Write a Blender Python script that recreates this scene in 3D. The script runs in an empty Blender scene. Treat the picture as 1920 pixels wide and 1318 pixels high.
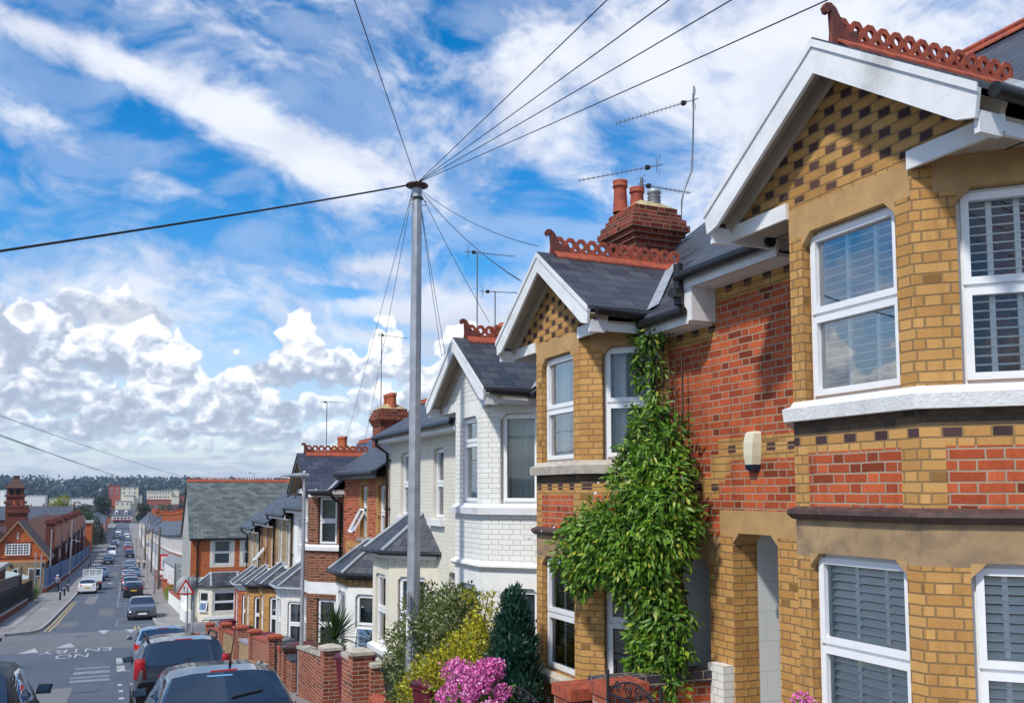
import bpy, math, random
from mathutils import Vector, Matrix
import numpy as np
R=math.radians
rnd=random.Random(7)
S=bpy.context.scene; COL=S.collection
# ---------------- camera
cam=bpy.data.cameras.new("camera"); co=bpy.data.objects.new("camera",cam); COL.objects.link(co)
cam.sensor_width=36; cam.lens=1700/1920*36; cam.shift_y=(785-659)/1920
cam.clip_start=.1; cam.clip_end=9000
co.location=(0,0,0); co.rotation_euler=(R(90+4.7),0,R(-23.6)); S.camera=co
# ---------------- sun + sky
SUN_AZ=(-.88,-.475); SUN_EL=R(50)
sd=Vector((SUN_AZ[0]*math.cos(SUN_EL),SUN_AZ[1]*math.cos(SUN_EL),math.sin(SUN_EL)))
sl=bpy.data.lights.new("sun",'SUN'); sl.energy=3.3; sl.angle=R(4); sl.color=(1,.95,.87)
so=bpy.data.objects.new("sun",sl); COL.objects.link(so); so.rotation_euler=sd.to_track_quat('Z','Y').to_euler(); so.location=(-20,-20,40)
S.view_settings.view_transform='Standard'; S.view_settings.look='None'; S.view_settings.gamma=1; S.view_settings.exposure=.28
class NT:
    def __init__(s,nt): s.nt=nt; s.n=nt.nodes; s.l=nt.links
    def new(s,t,**k):
        x=s.n.new(t)
        for a,b in k.items(): setattr(x,a,b)
        return x
    def put(s,sock,v):
        if isinstance(v,bpy.types.NodeSocket): s.l.new(v,sock)
        elif v is not None:
            if isinstance(v,(tuple,list)) and len(v)==3 and sock.type=='RGBA': v=(*v,1)
            sock.default_value=v
    def m(s,op,a,b=None,c=None,clamp=False):
        x=s.new('ShaderNodeMath',operation=op,use_clamp=clamp)
        s.put(x.inputs[0],a); s.put(x.inputs[1],b)
        if c is not None: s.put(x.inputs[2],c)
        return x.outputs[0]
    def v(s,op,a,b=None,scale=None):
        x=s.new('ShaderNodeVectorMath',operation=op); s.put(x.inputs[0],a); s.put(x.inputs[1],b)
        if scale is not None: s.put(x.inputs['Scale'],scale)
        return x.outputs['Value'] if op in('DOT_PRODUCT','LENGTH') else x.outputs[0]
    def xyz(s,a): x=s.new('ShaderNodeSeparateXYZ'); s.put(x.inputs[0],a); return x.outputs
    def cmb(s,a,b,c=0.): x=s.new('ShaderNodeCombineXYZ'); s.put(x.inputs[0],a); s.put(x.inputs[1],b); s.put(x.inputs[2],c); return x.outputs[0]
    def mix(s,f,a,b,bt='MIX'):
        x=s.new('ShaderNodeMix',data_type='RGBA',blend_type=bt); s.put(x.inputs[0],f); s.put(x.inputs[6],a); s.put(x.inputs[7],b); return x.outputs[2]
    def noise(s,vec,scale,det=4,rough=.55,dist=0.,out=0):
        x=s.new('ShaderNodeTexNoise'); s.put(x.inputs['Vector'],vec); x.inputs['Scale'].default_value=scale; x.inputs['Detail'].default_value=det; x.inputs['Roughness'].default_value=rough; x.inputs['Distortion'].default_value=dist; return x.outputs[out]
    def rng(s,a,lo,hi,o0=0.,o1=1.,smooth=True):
        x=s.new('ShaderNodeMapRange',interpolation_type='SMOOTHSTEP' if smooth else 'LINEAR'); s.put(x.inputs[0],a)
        for i,q in enumerate((lo,hi,o0,o1)): x.inputs[i+1].default_value=q
        return x.outputs[0]
    def wn(s,vec): x=s.new('ShaderNodeTexWhiteNoise',noise_dimensions='3D'); s.put(x.inputs['Vector'],vec); return x.outputs['Value']
    def ramp(s,f,stops):
        x=s.new('ShaderNodeValToRGB'); s.put(x.inputs[0],f); e=x.color_ramp.elements
        while len(e)<len(stops): e.new(.5)
        for i,(p,c) in enumerate(stops): e[i].position=p; e[i].color=(*c,1)
        return x.outputs[0]

def cloud_px(W=1440,H=560,AZ0=-20.,EL1=35.):
    # cloud cover painted by noise in azimuth/elevation (degrees); returns rgba, row 0 = horizon
    dg=90./W; az,el=np.meshgrid(AZ0+(np.arange(W)+.5)*dg,(np.arange(H)+.5)*EL1/H)
    az=az.astype(np.float32);el=el.astype(np.float32);rs=np.random.RandomState(11); TB=rs.randn(256,256,2); TB/=np.linalg.norm(TB,axis=2,keepdims=True); TB=TB.astype(np.float32)
    def per(x,y):
        xi=np.floor(x).astype(int); yi=np.floor(y).astype(int); fx=x-xi; fy=y-yi
        u=fx*fx*fx*(fx*(fx*6-15)+10); v=fy*fy*fy*(fy*(fy*6-15)+10)
        def gd(i,j): t=TB[(yi+j)&255,(xi+i)&255]; return t[...,0]*(fx-i)+t[...,1]*(fy-j)
        a=gd(0,0);b=gd(1,0);c=gd(0,1);d=gd(1,1); return ((a+(b-a)*u)*(1-v)+(c+(d-c)*u)*v)*1.5
    def fbm(x,y,o=8,r=.5,bil=False,s=0.):
        t=0;am=1;n=0
        for i in range(o):
            q=per(x*2**i+17.3*i+s,y*2**i+9.1*i+s*1.7); t=t+am*((np.abs(q)*-2+.62) if bil else q); n+=am; am*=r
        return t/n
    ss=lambda x,a,b: (lambda t:t*t*(3-2*t))(np.clip((x-a)/(b-a),0,1))
    def blob(a0,e0,ra,re,rot,st):
        c,s=math.cos(math.radians(rot)),math.sin(math.radians(rot)); da=az-a0; de=el-e0
        u=(da*c+de*s)/ra; v=(de*c-da*s)/re; return st*np.exp(-(u*u+v*v))
    # high sheets
    wx=fbm(az*.07,el*.10,3,.45,s=3.); wy=fbm(az*.07,el*.10,3,.45,s=8.)
    A=az+wx*4.; E=el+wy*2.6; c,s=math.cos(R(20)),math.sin(R(20)); U=A*c-E*s; Vv=A*s+E*c
    n=fbm(U*.085,Vv*.21,9,.56,s=1.)*.75+fbm(A*.45,E*.75,7,.6,s=5.)*.28
    cov=np.zeros_like(az)
    for b in HI: cov+=blob(*b)
    d=n+cov; den=np.maximum(ss(d+fbm(A*.7,E*1.2,6,.6,s=77.)*.25,-.20,.70)*.95,.30*ss(fbm(A*.12,E*.3,6,.55,s=91.),-.2,.25)); hz=.62*(1-ss(el,3,15)); den=np.maximum(den,hz)
    sh=fbm(A*.16,E*.26,7,.55,s=21.); t=ss(sh,-.30,.30)[...,None]; core=ss(d,.15,.7)[...,None]
    g_=np.array((.56,.62,.78)); w_=np.array((.80,.84,.93)); col=g_*(1-t)+w_*t; col=col*(1-core*.45)+np.array((.90,.915,.96))*core*.45
    # cumulus: heaps of round puffs, lit from the upper left, grey underneath, far decks first
    def bl3(h):
        for _ in range(8): h=(h+np.roll(h,1,0)+np.roll(h,-1,0)+np.roll(h,1,1)+np.roll(h,-1,1))/5
        return h
    gb=ss(n,-.25,.3)*ss(el,1.,4.)*(1-ss(el,9.5,12.5))*.75; gb=gb[...,None]; col=col*(1-gb)+np.array((.50,.57,.71))*gb; den=np.maximum(den,gb[...,0])
    w1=fbm(az*.9,el*1.1,6,.55,s=31.); w2=fbm(az*.9,el*1.1,6,.55,s=37.); w3=fbm(az*1.6,el*1.9,6,.6,s=41.); rr=random.Random(5)
    for (a0,e0,wd,ht,np_,pr,br,op) in CL:
        x0,x1=int((a0-wd*1.5-AZ0)/dg),int((a0+wd*1.5-AZ0)/dg); y0,y1=int((e0-ht*.8)/EL1*H),int((e0+ht*2.)/EL1*H); x0=max(x0,0);y0=max(y0,0); sl_=(slice(y0,y1),slice(x0,x1))
        X=az[sl_]+w1[sl_]*1.25*pr; Y=el[sl_]+w2[sl_]*1.1*pr; hm=np.zeros_like(X)-1.0*pr
        for i in range(np_):
            u=rr.gauss(0,.42); u=max(-1,min(1,u)); top=ht*(1-u*u)**.8*(.75+.5*rr.random()); v=rr.random()**.75*top
            r=pr*(.45+.75*rr.random())*(1.1-.45*v/ht); pa=a0+u*wd; pe=e0+v
            q=r*r-((X-pa)**2+((Y-pe)*1.12)**2); ok=q>0
            hm[ok]=np.maximum(hm[ok],np.sqrt(q[ok])+.25*rr.random()*pr)
        al=ss(bl3(hm)+w3[sl_]*.32*pr+w1[sl_]*.30*pr,-.04*pr,(.62+.9*ss(-(Y-e0)/ht,-.35,.15))*pr); hs=np.maximum(hm,0)+w3[sl_]*.14*pr+w1[sl_]*.25*pr; hs=bl3(hs)
        gy,gx=np.gradient(hs,EL1/H,dg); nz=1/np.sqrt(1+gx*gx+gy*gy); L=(-.35*-gx*-1*-1+0*gx); lam=((-gx)*(-.40)+(-gy)*.72+.56)*nz
        vv=np.clip((Y-e0)/ht,-.2,1); l=np.clip(-.10+lam*.34+vv*.80+w1[sl_]*.85+w2[sl_]*.4+br,0,1); l=l*l*(3-2*l); l=l[...,None]
        ca=np.array((.40,.47,.60)); cm=np.array((.70,.76,.86)); cb=np.array((1.10,1.10,1.10)); cc=np.where(l<.5,ca+(cm-ca)*l*2,cm+(cb-cm)*(l*2-1))
        a_=(al*op)[...,None]; col[sl_]=col[sl_]*(1-a_)+cc*a_; den[sl_]=1-(1-den[sl_])*(1-a_[...,0])
    st=fbm(az*.22,el*2.2,7,.55,s=60.)+fbm(az*.8,el*3.,5,.55,s=66.)*.5; t=ss(st,-.25,.3)[...,None]; q=((1-ss(el,1.6,3.4))*.85)[...,None]; col=col*(1-q)+q*(np.array((.42,.51,.66))*(1-t)+np.array((.66,.74,.86))*t); den=np.maximum(den,q[...,0])
    hh=((1-ss(el,0,2.0))*.35)[...,None]; col=col*(1-hh)+np.array((.52,.62,.78))*hh; den=np.maximum(den,(1-ss(el,0,6.))*.9)
    return np.dstack([col,den])
HI=[(-5,24.9,4,.8,-14,.5),(-.5,23.8,4,1.1,-14,.7),(6.5,21.9,4.5,1.6,-16,.85),(13,19.8,4.5,1.8,-18,.75),(19,17.8,3,1.3,-20,.4),(2,27.2,4,1.0,0,.2),(13,26,5,2.2,-15,.30),(33,26,9,4.0,0,.55),(42,19,8,7,0,.6),(26,26.5,5,3,0,.35),(46,27,9,8,0,.6),(33,13.5,4,2.6,0,.55),(-3,9.5,20,2.6,0,.4),(18,10.5,12,2.3,0,.4),(3.5,17.8,3.4,.8,-14,.45),(-5,21,3,1.6,-15,.4),(25,11,5,3,0,.3),(15.3,14.2,2.6,.7,0,.5),(24,22,5,2.5,0,.3),
    (-3.5,21.9,3.5,1.0,-14,-.75),(3,19.3,4.5,1.1,-14,-.7),(9,17.3,3,.7,-14,-.4),(27.3,17.4,3.4,1.2,-15,-.55),(29.5,16.2,2.6,.8,-25,-.35),(20.5,28.2,2.2,1.6,0,-.8),(36.8,25.0,3.2,1.2,-40,-.42),(-6.5,28.6,3,1.1,-10,-.8),(6.5,15.4,7,.9,-6,-.6),(31,20.8,2.6,1.0,-50,-.35),(23.5,15.3,2,1.4,0,-.35),(24.5,19,1.6,1,0,-.3),(12.5,12.4,2.2,.35,0,-.9),(16,10.3,3.5,.5,-8,-.7)]
CL=[(a,e,w,.8,34,.40,b,.7) for a,e,w,b in ((-4,2.2,4,-.1),(3,2.5,5,.05),(10,2.1,5,-.1),(17,2.3,5,-.05),(25,2.3,5,0),(35,2.4,6,0),(-12,2.4,6,0))]
CL+=[(-6,3.2,4.2,1.5,60,.7,-.1,.85),(1,3.1,3.6,1.4,50,.62,-.15,.7),(6.5,3.2,4.2,1.7,70,.62,-.08,.88),(12.5,3.0,2.8,1.3,40,.6,-.05,.7),(17.5,3.2,3.4,1.9,56,.62,.1,.85),(22,3.4,3,1.5,40,.5,0,.8),(30,3.6,5,2,50,.6,0,.8),(42,3.6,6,2,50,.6,0,.8),
 (-7,5.2,3.6,2.4,64,.9,-.15,.9),(-3.0,4.6,3.2,2.3,70,.8,-.12,.88),(2.8,4.3,3.8,3.0,90,.85,.0,.92),(7.4,4.6,2.4,2.2,60,.7,.08,.9),(11.6,4.8,2.4,1.3,44,.6,-.12,.8),(15.5,5.0,2.8,1.7,50,.6,.05,.85),(19.5,5.2,3.,3.0,60,.85,.12,.9),(26,5.6,3,2.,46,.7,.0,.8),(36,5.6,5,3,60,.8,0,.8),
 (-4.5,7.3,3.2,2.8,70,.95,-.05,.93),(0.2,7.1,3.4,3.5,110,.95,.16,.95),(-2.0,7.2,2.2,1.1,34,.6,-.35,.95),(3.3,6.2,1.6,3.0,50,.6,.10,.93),(13.4,7.0,4.6,1.8,90,.7,-.10,.95),(10.3,7.0,2.3,3.8,90,.75,.16,.97),(15.8,7.0,1.5,3.6,60,.65,.2,.97),(6.6,5.4,1.5,2.6,44,.55,.10,.95),(9.6,7.2,2.2,1.0,30,.5,-.25,.9),(20.6,7.6,2.3,2.9,66,.75,.22,.95),(23,7.0,2.2,1.8,40,.6,.0,.9),
 (-1.2,10.0,3.8,1.5,54,.75,-.30,.72),(-8,8.6,2.6,2.0,44,.8,-.35,.85)]

def build_sky():
    w=bpy.data.worlds.new("World"); S.world=w; w.use_nodes=True; k=NT(w.node_tree); k.n.clear()
    sky=k.new('ShaderNodeTexSky',sky_type='NISHITA',sun_disc=False,sun_elevation=SUN_EL,sun_rotation=math.atan2(SUN_AZ[0],SUN_AZ[1]),altitude=50,air_density=1.0,dust_density=.4,ozone_density=2.5)
    hs=k.new('ShaderNodeHueSaturation'); hs.inputs['Saturation'].default_value=1.5; hs.inputs['Value'].default_value=1.6; k.l.new(sky.outputs[0],hs.inputs['Color'])
    C=cloud_px(); H,W=C.shape[:2]; im=bpy.data.images.new('clouds',W,H,alpha=True,float_buffer=True); im.colorspace_settings.name='Non-Color'; im.alpha_mode='CHANNEL_PACKED'
    im.pixels.foreach_set(np.ascontiguousarray(C,dtype=np.float32).ravel()); im.update(); im.pack()
    d=k.new('ShaderNodeTexCoord').outputs['Generated']; X,Y,Z=k.xyz(d)
    az=k.m('MULTIPLY',k.m('ARCTAN2',X,Y),57.29578); el=k.m('MULTIPLY',k.m('ARCSINE',Z),57.29578)
    t=k.new('ShaderNodeTexImage',image=im,extension='MIRROR'); k.l.new(k.cmb(k.m('DIVIDE',k.m('ADD',az,20.),90.),k.m('MAXIMUM',k.m('DIVIDE',el,35.),.002)),t.inputs[0])
    t2=k.new('ShaderNodeTexImage',image=im,extension='MIRROR'); zz=k.m('ADD',k.m('MAXIMUM',Z,0.),.25); k.l.new(k.cmb(k.m('ADD',k.m('MULTIPLY',k.m('DIVIDE',X,zz),.22),.35),k.m('ADD',k.m('MULTIPLY',k.m('DIVIDE',Y,zz),.12),.72)),t2.inputs[0]); up=k.rng(el,31.,35.)
    cl=k.mix(up,t.outputs[0],t2.outputs[0]); ca_=k.m('ADD',k.m('MULTIPLY',t.outputs[1],k.m('SUBTRACT',1.,up)),k.m('MULTIPLY',k.m('MULTIPLY',t2.outputs[1],.8),up))
    col=k.mix(ca_,hs.outputs[0],k.v('SCALE',cl,None,10.4)); col=k.mix(k.rng(el,-2.,-.1,1.,0.),col,(2.2,2.7,3.2))
    bg=k.new('ShaderNodeBackground'); k.l.new(col,bg.inputs[0]); bg.inputs[1].default_value=.09
    o=k.new('ShaderNodeOutputWorld'); k.l.new(bg.outputs[0],o.inputs[0])
build_sky(); S.world.cycles.sampling_method='MANUAL'; S.world.cycles.sample_map_resolution=256
# ---------------- materials
MT={}
def pmat(name,color=(.5,.5,.5),rough=.6,metal=0,noise=0.,nscale=6.,bump=0.,bscale=30.,spec=.5,col2=None,coat=0.,emit=None,dirt=0.):
    m=bpy.data.materials.new(name); m.use_nodes=True; k=NT(m.node_tree); b=k.n['Principled BSDF']; MT[name]=m
    b.inputs['Roughness'].default_value=rough; b.inputs['Metallic'].default_value=metal; b.inputs['Specular IOR Level'].default_value=spec; b.inputs['Coat Weight'].default_value=coat
    b.inputs['Base Color'].default_value=(*color,1)
    g=k.new('ShaderNodeNewGeometry').outputs['Position']
    if noise or col2 or dirt:
        c2=col2 or tuple(max(0,c*(1-noise)) for c in color); c1=color if col2 else tuple(min(1,c*(1+noise*.6)) for c in color)
        f=k.noise(g,nscale,6,.62); f=k.rng(f,.32,.68)
        c=k.mix(f,c2,c1)
        if dirt: c=k.mix(k.m('MULTIPLY',k.rng(k.noise(g,nscale*.25,7,.7),.5,.75),dirt),c,(.09,.08,.06))
        k.l.new(c,b.inputs['Base Color'])
        k.put(b.inputs['Roughness'],k.rng(f,0,1,rough*.9,min(1,rough*1.12),False))
    if bump:
        bp=k.new('ShaderNodeBump'); bp.inputs['Strength'].default_value=bump; bp.inputs['Distance'].default_value=.01; k.l.new(k.noise(g,bscale,6,.6),bp.inputs['Height']); k.l.new(bp.outputs[0],b.inputs['Normal'])
    return m
def bmat(name,c_lo,c_hi,mortar,header=None,per=.3375,hf=.6667,row=.075,rough=.85,paint=False,stag=True,mo=.010,dark=.10,bump=.6,wear=.25):
    m=bpy.data.materials.new(name); m.use_nodes=True; k=NT(m.node_tree); b=k.n['Principled BSDF']; MT[name]=m
    uv=k.new('ShaderNodeTexCoord').outputs['UV']; g=k.new('ShaderNodeNewGeometry').outputs['Position']
    wv=k.v('SCALE',k.v('SUBTRACT',k.noise(g,5.,3,.5,0,1),(.5,.5,.5)),None,.012); uv2=k.v('ADD',uv,wv); u,v,_=k.xyz(uv2)
    r=k.m('DIVIDE',v,row); ri=k.m('FLOOR',r); rf=k.m('FRACT',r)
    off=k.m('MULTIPLY',k.m('FLOORED_MODULO',ri,2.),.5 if stag else 0.)
    q=k.m('ADD',k.m('DIVIDE',u,per),off); qi=k.m('FLOOR',q); qf=k.m('FRACT',q)
    hd=k.m('GREATER_THAN',qf,hf)
    idv=k.cmb(k.m('ADD',qi,k.m('MULTIPLY',hd,.5)),ri,1.); rv=k.wn(idv); rv2=k.wn(k.v('ADD',idv,(3.7,9.1,2)))
    mu=mo/per; mv=mo/row
    def band(x,c,wd): return k.rng(k.m('ABSOLUTE',k.m('SUBTRACT',x,c)),wd*.5,wd*.85,1.,0.)
    mort=k.m('MAXIMUM',k.m('MAXIMUM',band(qf,0.,mu),band(qf,1.,mu)),k.m('MAXIMUM',band(qf,hf,mu) if hf<1 else 0.,k.m('MAXIMUM',band(rf,0.,mv),band(rf,1.,mv))))
    fine=k.noise(g,38.,5,.65); big=k.noise(g,.9,5,.6)
    t=k.m('ADD',k.m('MULTIPLY',rv,.75),k.m('MULTIPLY',k.m('SUBTRACT',fine,.5),.9),clamp=True)
    c=k.mix(t,c_lo,c_hi)
    c=k.mix(k.m('MULTIPLY',k.m('LESS_THAN',rv2,dark),.7),c,tuple(x*.33 for x in c_lo))
    if header: c=k.mix(hd,c,k.mix(rv,header,tuple(x*1.9 for x in header)))
    c=k.mix(mort,c,mortar)
    c=k.mix(k.m('MULTIPLY',k.rng(big,.48,.72),wear),c,tuple(x*.35 for x in c_lo))
    sm=k.new('ShaderNodeMapping'); sm.inputs['Scale'].default_value=(3.2,3.2,.35); k.l.new(g,sm.inputs[0]); c=k.mix(k.m('MULTIPLY',k.rng(k.noise(sm.outputs[0],1.6,6,.7),.50,.78),min(1.,wear*1.5)),c,tuple(x*.42 for x in c_lo))
    k.l.new(c,b.inputs['Base Color']); b.inputs['Roughness'].default_value=rough; b.inputs['Specular IOR Level'].default_value=.3
    h=k.m('ADD',k.m('MULTIPLY',mort,-1.),k.m('MULTIPLY',fine,.35)); bp=k.new('ShaderNodeBump'); bp.inputs['Strength'].default_value=bump; bp.inputs['Distance'].default_value=.008; k.l.new(h,bp.inputs['Height']); k.l.new(bp.outputs[0],b.inputs['Normal'])
    return m
def slatemat(name,lo,hi,row=.2,wd=.3,moss=0.,rough=.45,bump=1.):
    m=bpy.data.materials.new(name); m.use_nodes=True; k=NT(m.node_tree); b=k.n['Principled BSDF']; MT[name]=m
    uv=k.new('ShaderNodeTexCoord').outputs['UV']; g=k.new('ShaderNodeNewGeometry').outputs['Position']
    u,v,_=k.xyz(k.v('ADD',uv,k.v('SCALE',k.v('SUBTRACT',k.noise(g,7.,3,.5,0,1),(.5,.5,.5)),None,.02)))
    r=k.m('DIVIDE',v,row); ri=k.m('FLOOR',r); rf=k.m('FRACT',r); q=k.m('ADD',k.m('DIVIDE',u,wd),k.m('MULTIPLY',k.m('FLOORED_MODULO',ri,2.),.5)); qi=k.m('FLOOR',q); qf=k.m('FRACT',q)
    rv=k.wn(k.cmb(qi,ri,.3)); fine=k.noise(g,25.,5,.7)
    jt=k.m('MAXIMUM',k.rng(rf,.0,.055,1.,0.),k.m('MAXIMUM',k.rng(qf,.0,.022,1.,0.),k.rng(qf,.978,1.,0.,1.)))
    c=k.mix(k.m('ADD',k.m('MULTIPLY',rv,.8),k.m('MULTIPLY',k.m('SUBTRACT',fine,.5),.7),clamp=True),lo,hi)
    if moss: c=k.mix(k.m('MULTIPLY',k.rng(k.noise(g,3.,7,.7),.56,.7),moss),c,(.20,.20,.14))
    c=k.mix(jt,c,tuple(x*.22 for x in lo)); k.l.new(c,b.inputs['Base Color']); k.put(b.inputs['Roughness'],k.rng(rv,0,1,rough-.1,rough+.15,False))
    h=k.m('SUBTRACT',k.m('ADD',k.m('MULTIPLY',k.m('SUBTRACT',1.,rf),.8),k.m('MULTIPLY',rv,.35)),jt)
    bp=k.new('ShaderNodeBump'); bp.inputs['Strength'].default_value=bump; bp.inputs['Distance'].default_value=.010; k.l.new(h,bp.inputs['Height']); k.l.new(bp.outputs[0],b.inputs['Normal'])
    return m
def leafmat(name,a,bcol,c3=None,rough=.45,trans=.35,p3=.12):
    m=bpy.data.materials.new(name); m.use_nodes=True; k=NT(m.node_tree); b=k.n['Principled BSDF']; MT[name]=m
    ge=k.new('ShaderNodeNewGeometry'); ri=ge.outputs['Random Per Island']; big=k.noise(ge.outputs['Position'],1.6,3,.5)
    t=k.m('ADD',k.m('MULTIPLY',ri,.7),k.m('MULTIPLY',k.rng(big,.35,.65),.35),clamp=True)
    c=k.mix(t,a,bcol)
    if c3: c=k.mix(k.m('GREATER_THAN',k.wn(k.cmb(ri,2.,5.)),1-p3),c,c3)
    k.l.new(c,b.inputs['Base Color']); b.inputs['Roughness'].default_value=rough
    tr=k.new('ShaderNodeBsdfTranslucent'); k.l.new(c,tr.inputs[0]); ms=k.new('ShaderNodeMixShader'); ms.inputs[0].default_value=trans
    k.l.new(b.outputs[0],ms.inputs[1]); k.l.new(tr.outputs[0],ms.inputs[2]); k.l.new(ms.outputs[0],k.n['Material Output'].inputs[0]); return m
def glassmat(name,tint=(.9,.95,.95),boost=.12,refl=(1,1,1),rough=.02,bend=.02,dark=None):
    m=bpy.data.materials.new(name); m.use_nodes=True; k=NT(m.node_tree); k.n.remove(k.n['Principled BSDF']); MT[name]=m
    gl=k.new('ShaderNodeBsdfGlossy'); gl.inputs['Color'].default_value=(*refl,1); gl.inputs['Roughness'].default_value=rough
    if dark: tr=k.new('ShaderNodeBsdfDiffuse'); tr.inputs[0].default_value=(*dark,1)
    else: tr=k.new('ShaderNodeBsdfTransparent'); tr.inputs[0].default_value=(*tint,1)
    fr=k.new('ShaderNodeFresnel'); fr.inputs[0].default_value=1.5; f=k.m('ADD',k.m('MULTIPLY',fr.outputs[0],1.5),boost,clamp=True)
    g=k.new('ShaderNodeNewGeometry'); bp=k.new('ShaderNodeBump'); bp.inputs['Strength'].default_value=bend; bp.inputs['Distance'].default_value=.05; k.l.new(k.noise(g.outputs['Position'],1.7,2,.5),bp.inputs['Height']); k.l.new(bp.outputs[0],gl.inputs['Normal'])
    ms=k.new('ShaderNodeMixShader'); k.l.new(f,ms.inputs[0]); k.l.new(tr.outputs[0],ms.inputs[1]); k.l.new(gl.outputs[0],ms.inputs[2]); k.l.new(ms.outputs[0],k.n['Material Output'].inputs[0]); return m
RED=((.30,.052,.018),(.62,.135,.045)); CRM=((.42,.212,.062),(.60,.345,.118))
MORT=(.36,.27,.19)
bmat('brick_red',*RED,MORT,dark=.13,wear=.35)
bmat('brick_chimney',(.15,.028,.018),(.33,.065,.032),(.25,.17,.12),dark=.2,wear=.4)
bmat('brick_orange',(.42,.085,.02),(.58,.14,.035),(.40,.20,.10),dark=.06,wear=.12)
bmat('brick_brown',(.13,.045,.025),(.27,.085,.04),(.33,.24,.17),dark=.2)
bmat('brick_cream',*CRM,(.25,.155,.07),dark=.05,wear=.30)
bmat('brick_cream_dark',*CRM,(.27,.17,.075),header=(.045,.022,.022),dark=.01,wear=.38,per=.36,hf=.68)
bmat('brick_band',*CRM,(.27,.17,.075),header=(.04,.022,.024),dark=.0,wear=.12,per=.30,hf=.58,stag=False)
bmat('brick_shade_dirt',(.07,.05,.035),(.15,.10,.06),(.08,.06,.04),wear=.3)  # strip under the upper sill: shade and dirt painted into the brick colour
bmat('brick_cream_old',(.30,.20,.10),(.46,.33,.18),(.25,.18,.11),dark=.04,wear=.3)
bmat('brick_white',(.72,.72,.68),(.78,.78,.74),(.56,.55,.51),dark=.0,wear=.05,bump=.9,mo=.007)
bmat('brick_offwhite',(.64,.61,.52),(.70,.67,.58),(.56,.53,.45),dark=.0,wear=.05,bump=.6,mo=.006)
bmat('brick_school',(.10,.022,.015),(.19,.038,.022),(.22,.10,.07),dark=.1)
bmat('brick_school_gable',(.52,.11,.025),(.68,.17,.045),(.40,.15,.07),dark=.03)
bmat('brick_garden',(.22,.055,.028),(.40,.115,.055),(.42,.33,.26),dark=.1,per=.235,hf=1.)
bmat('brick_blue',(.035,.035,.045),(.075,.075,.09),(.32,.25,.18),per=.225,hf=1.,row=.11,dark=0,wear=0)
bmat('tile_white',(.66,.69,.70),(.69,.72,.73),(.48,.5,.5),per=.3,hf=1.,row=.3,rough=.25,dark=0,wear=0,bump=.2,mo=.004)
pmat('render_tan',(.44,.27,.115),.9,noise=.16,nscale=4,bump=.3,bscale=60)
pmat('render_tan_old',(.40,.27,.14),.9,col2=(.22,.15,.09),nscale=5,bump=.3,bscale=60,dirt=.85)
pmat('render_cream',(.66,.62,.51),.9,noise=.08,nscale=3,bump=.35,bscale=60)
pmat('render_white',(.76,.76,.73),.9,noise=.07,nscale=3,bump=.5,bscale=40)
pmat('render_grey',(.36,.36,.34),.9,noise=.2,nscale=1.5,bump=.3,bscale=40,dirt=.5)
pmat('upvc',(.78,.79,.80),.3,noise=.03,nscale=9)
pmat('paint_white',(.74,.75,.75),.5,noise=.08,nscale=5,bump=.25,bscale=30,dirt=.5)
pmat('paint_peel',(.74,.74,.73),.55,noise=.08,nscale=22,bump=.8,bscale=35,dirt=.3)
pmat('stone',(.45,.41,.34),.85,noise=.25,nscale=7,bump=.4,bscale=40,dirt=.4)
pmat('stone_dark',(.08,.045,.04),.55,noise=.4,nscale=9,bump=.4,bscale=30)
pmat('soffit',(.42,.36,.28),.8,noise=.12,nscale=3)
pmat('brown_black',(.05,.04,.035),.9,noise=.3,nscale=8)  # near-black brown for the belfry core and the yellow bays' cornices
pmat('black_plastic',(.012,.012,.014),.38,noise=.2,nscale=20)
pmat('black_iron',(.014,.015,.02),.5,noise=.3,nscale=30,bump=.2)
pmat('terracotta',(.42,.085,.035),.75,col2=(.22,.05,.03),nscale=14,bump=.4,bscale=50)
pmat('terracotta_dark',(.20,.045,.03),.75,col2=(.09,.03,.025),nscale=14,bump=.4,bscale=50)
pmat('pot_orange',(.48,.11,.035),.7,col2=(.30,.07,.03),nscale=8,bump=.2)
pmat('cement',(.42,.34,.18),.9,noise=.25,nscale=8,bump=.5)
pmat('lead',(.30,.33,.37),.5,noise=.2,nscale=6)
pmat('metal_grey',(.36,.38,.41),.42,metal=.35,noise=.15,nscale=5,bump=.1)
pmat('steel_dark',(.10,.10,.11),.5,metal=.5,noise=.3,nscale=20)
pmat('aerial',(.16,.17,.18),.4,metal=.6)
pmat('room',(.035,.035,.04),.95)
pmat('curtain_white',(.62,.64,.66),.9)
pmat('curtain_grey',(.30,.36,.37),.9,noise=.1,nscale=3)
pmat('net_pattern',(.22,.27,.28),.9,col2=(.06,.08,.09),nscale=22)
pmat('shutter',(.90,.90,.84),.5)
pmat('blind_brown',(.17,.12,.075),.7,noise=.1)
pmat('door_dark',(.03,.04,.05),.4); pmat('door_white',(.7,.7,.7),.4)
slatemat('slate',(.032,.037,.047),(.070,.078,.095),moss=.25)
slatemat('slate_blue',(.035,.042,.065),(.065,.075,.105),row=.2,wd=.35,rough=.4)
slatemat('slate_old',(.060,.075,.075),(.15,.175,.165),row=.22,wd=.42,moss=.5,rough=.6)
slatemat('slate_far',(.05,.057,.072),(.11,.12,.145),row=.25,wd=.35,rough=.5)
slatemat('tile_brown',(.062,.026,.02),(.11,.048,.034),row=.16,wd=.2,rough=.7)
glassmat('glass',boost=.05); glassmat('glass_sky',boost=.24,bend=.03); glassmat('glass_dim',tint=(1,1,1),boost=.0,refl=(.8,.9,1)); glassmat('mirror_dark',boost=.1,dark=(.01,.012,.014)); 
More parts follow.
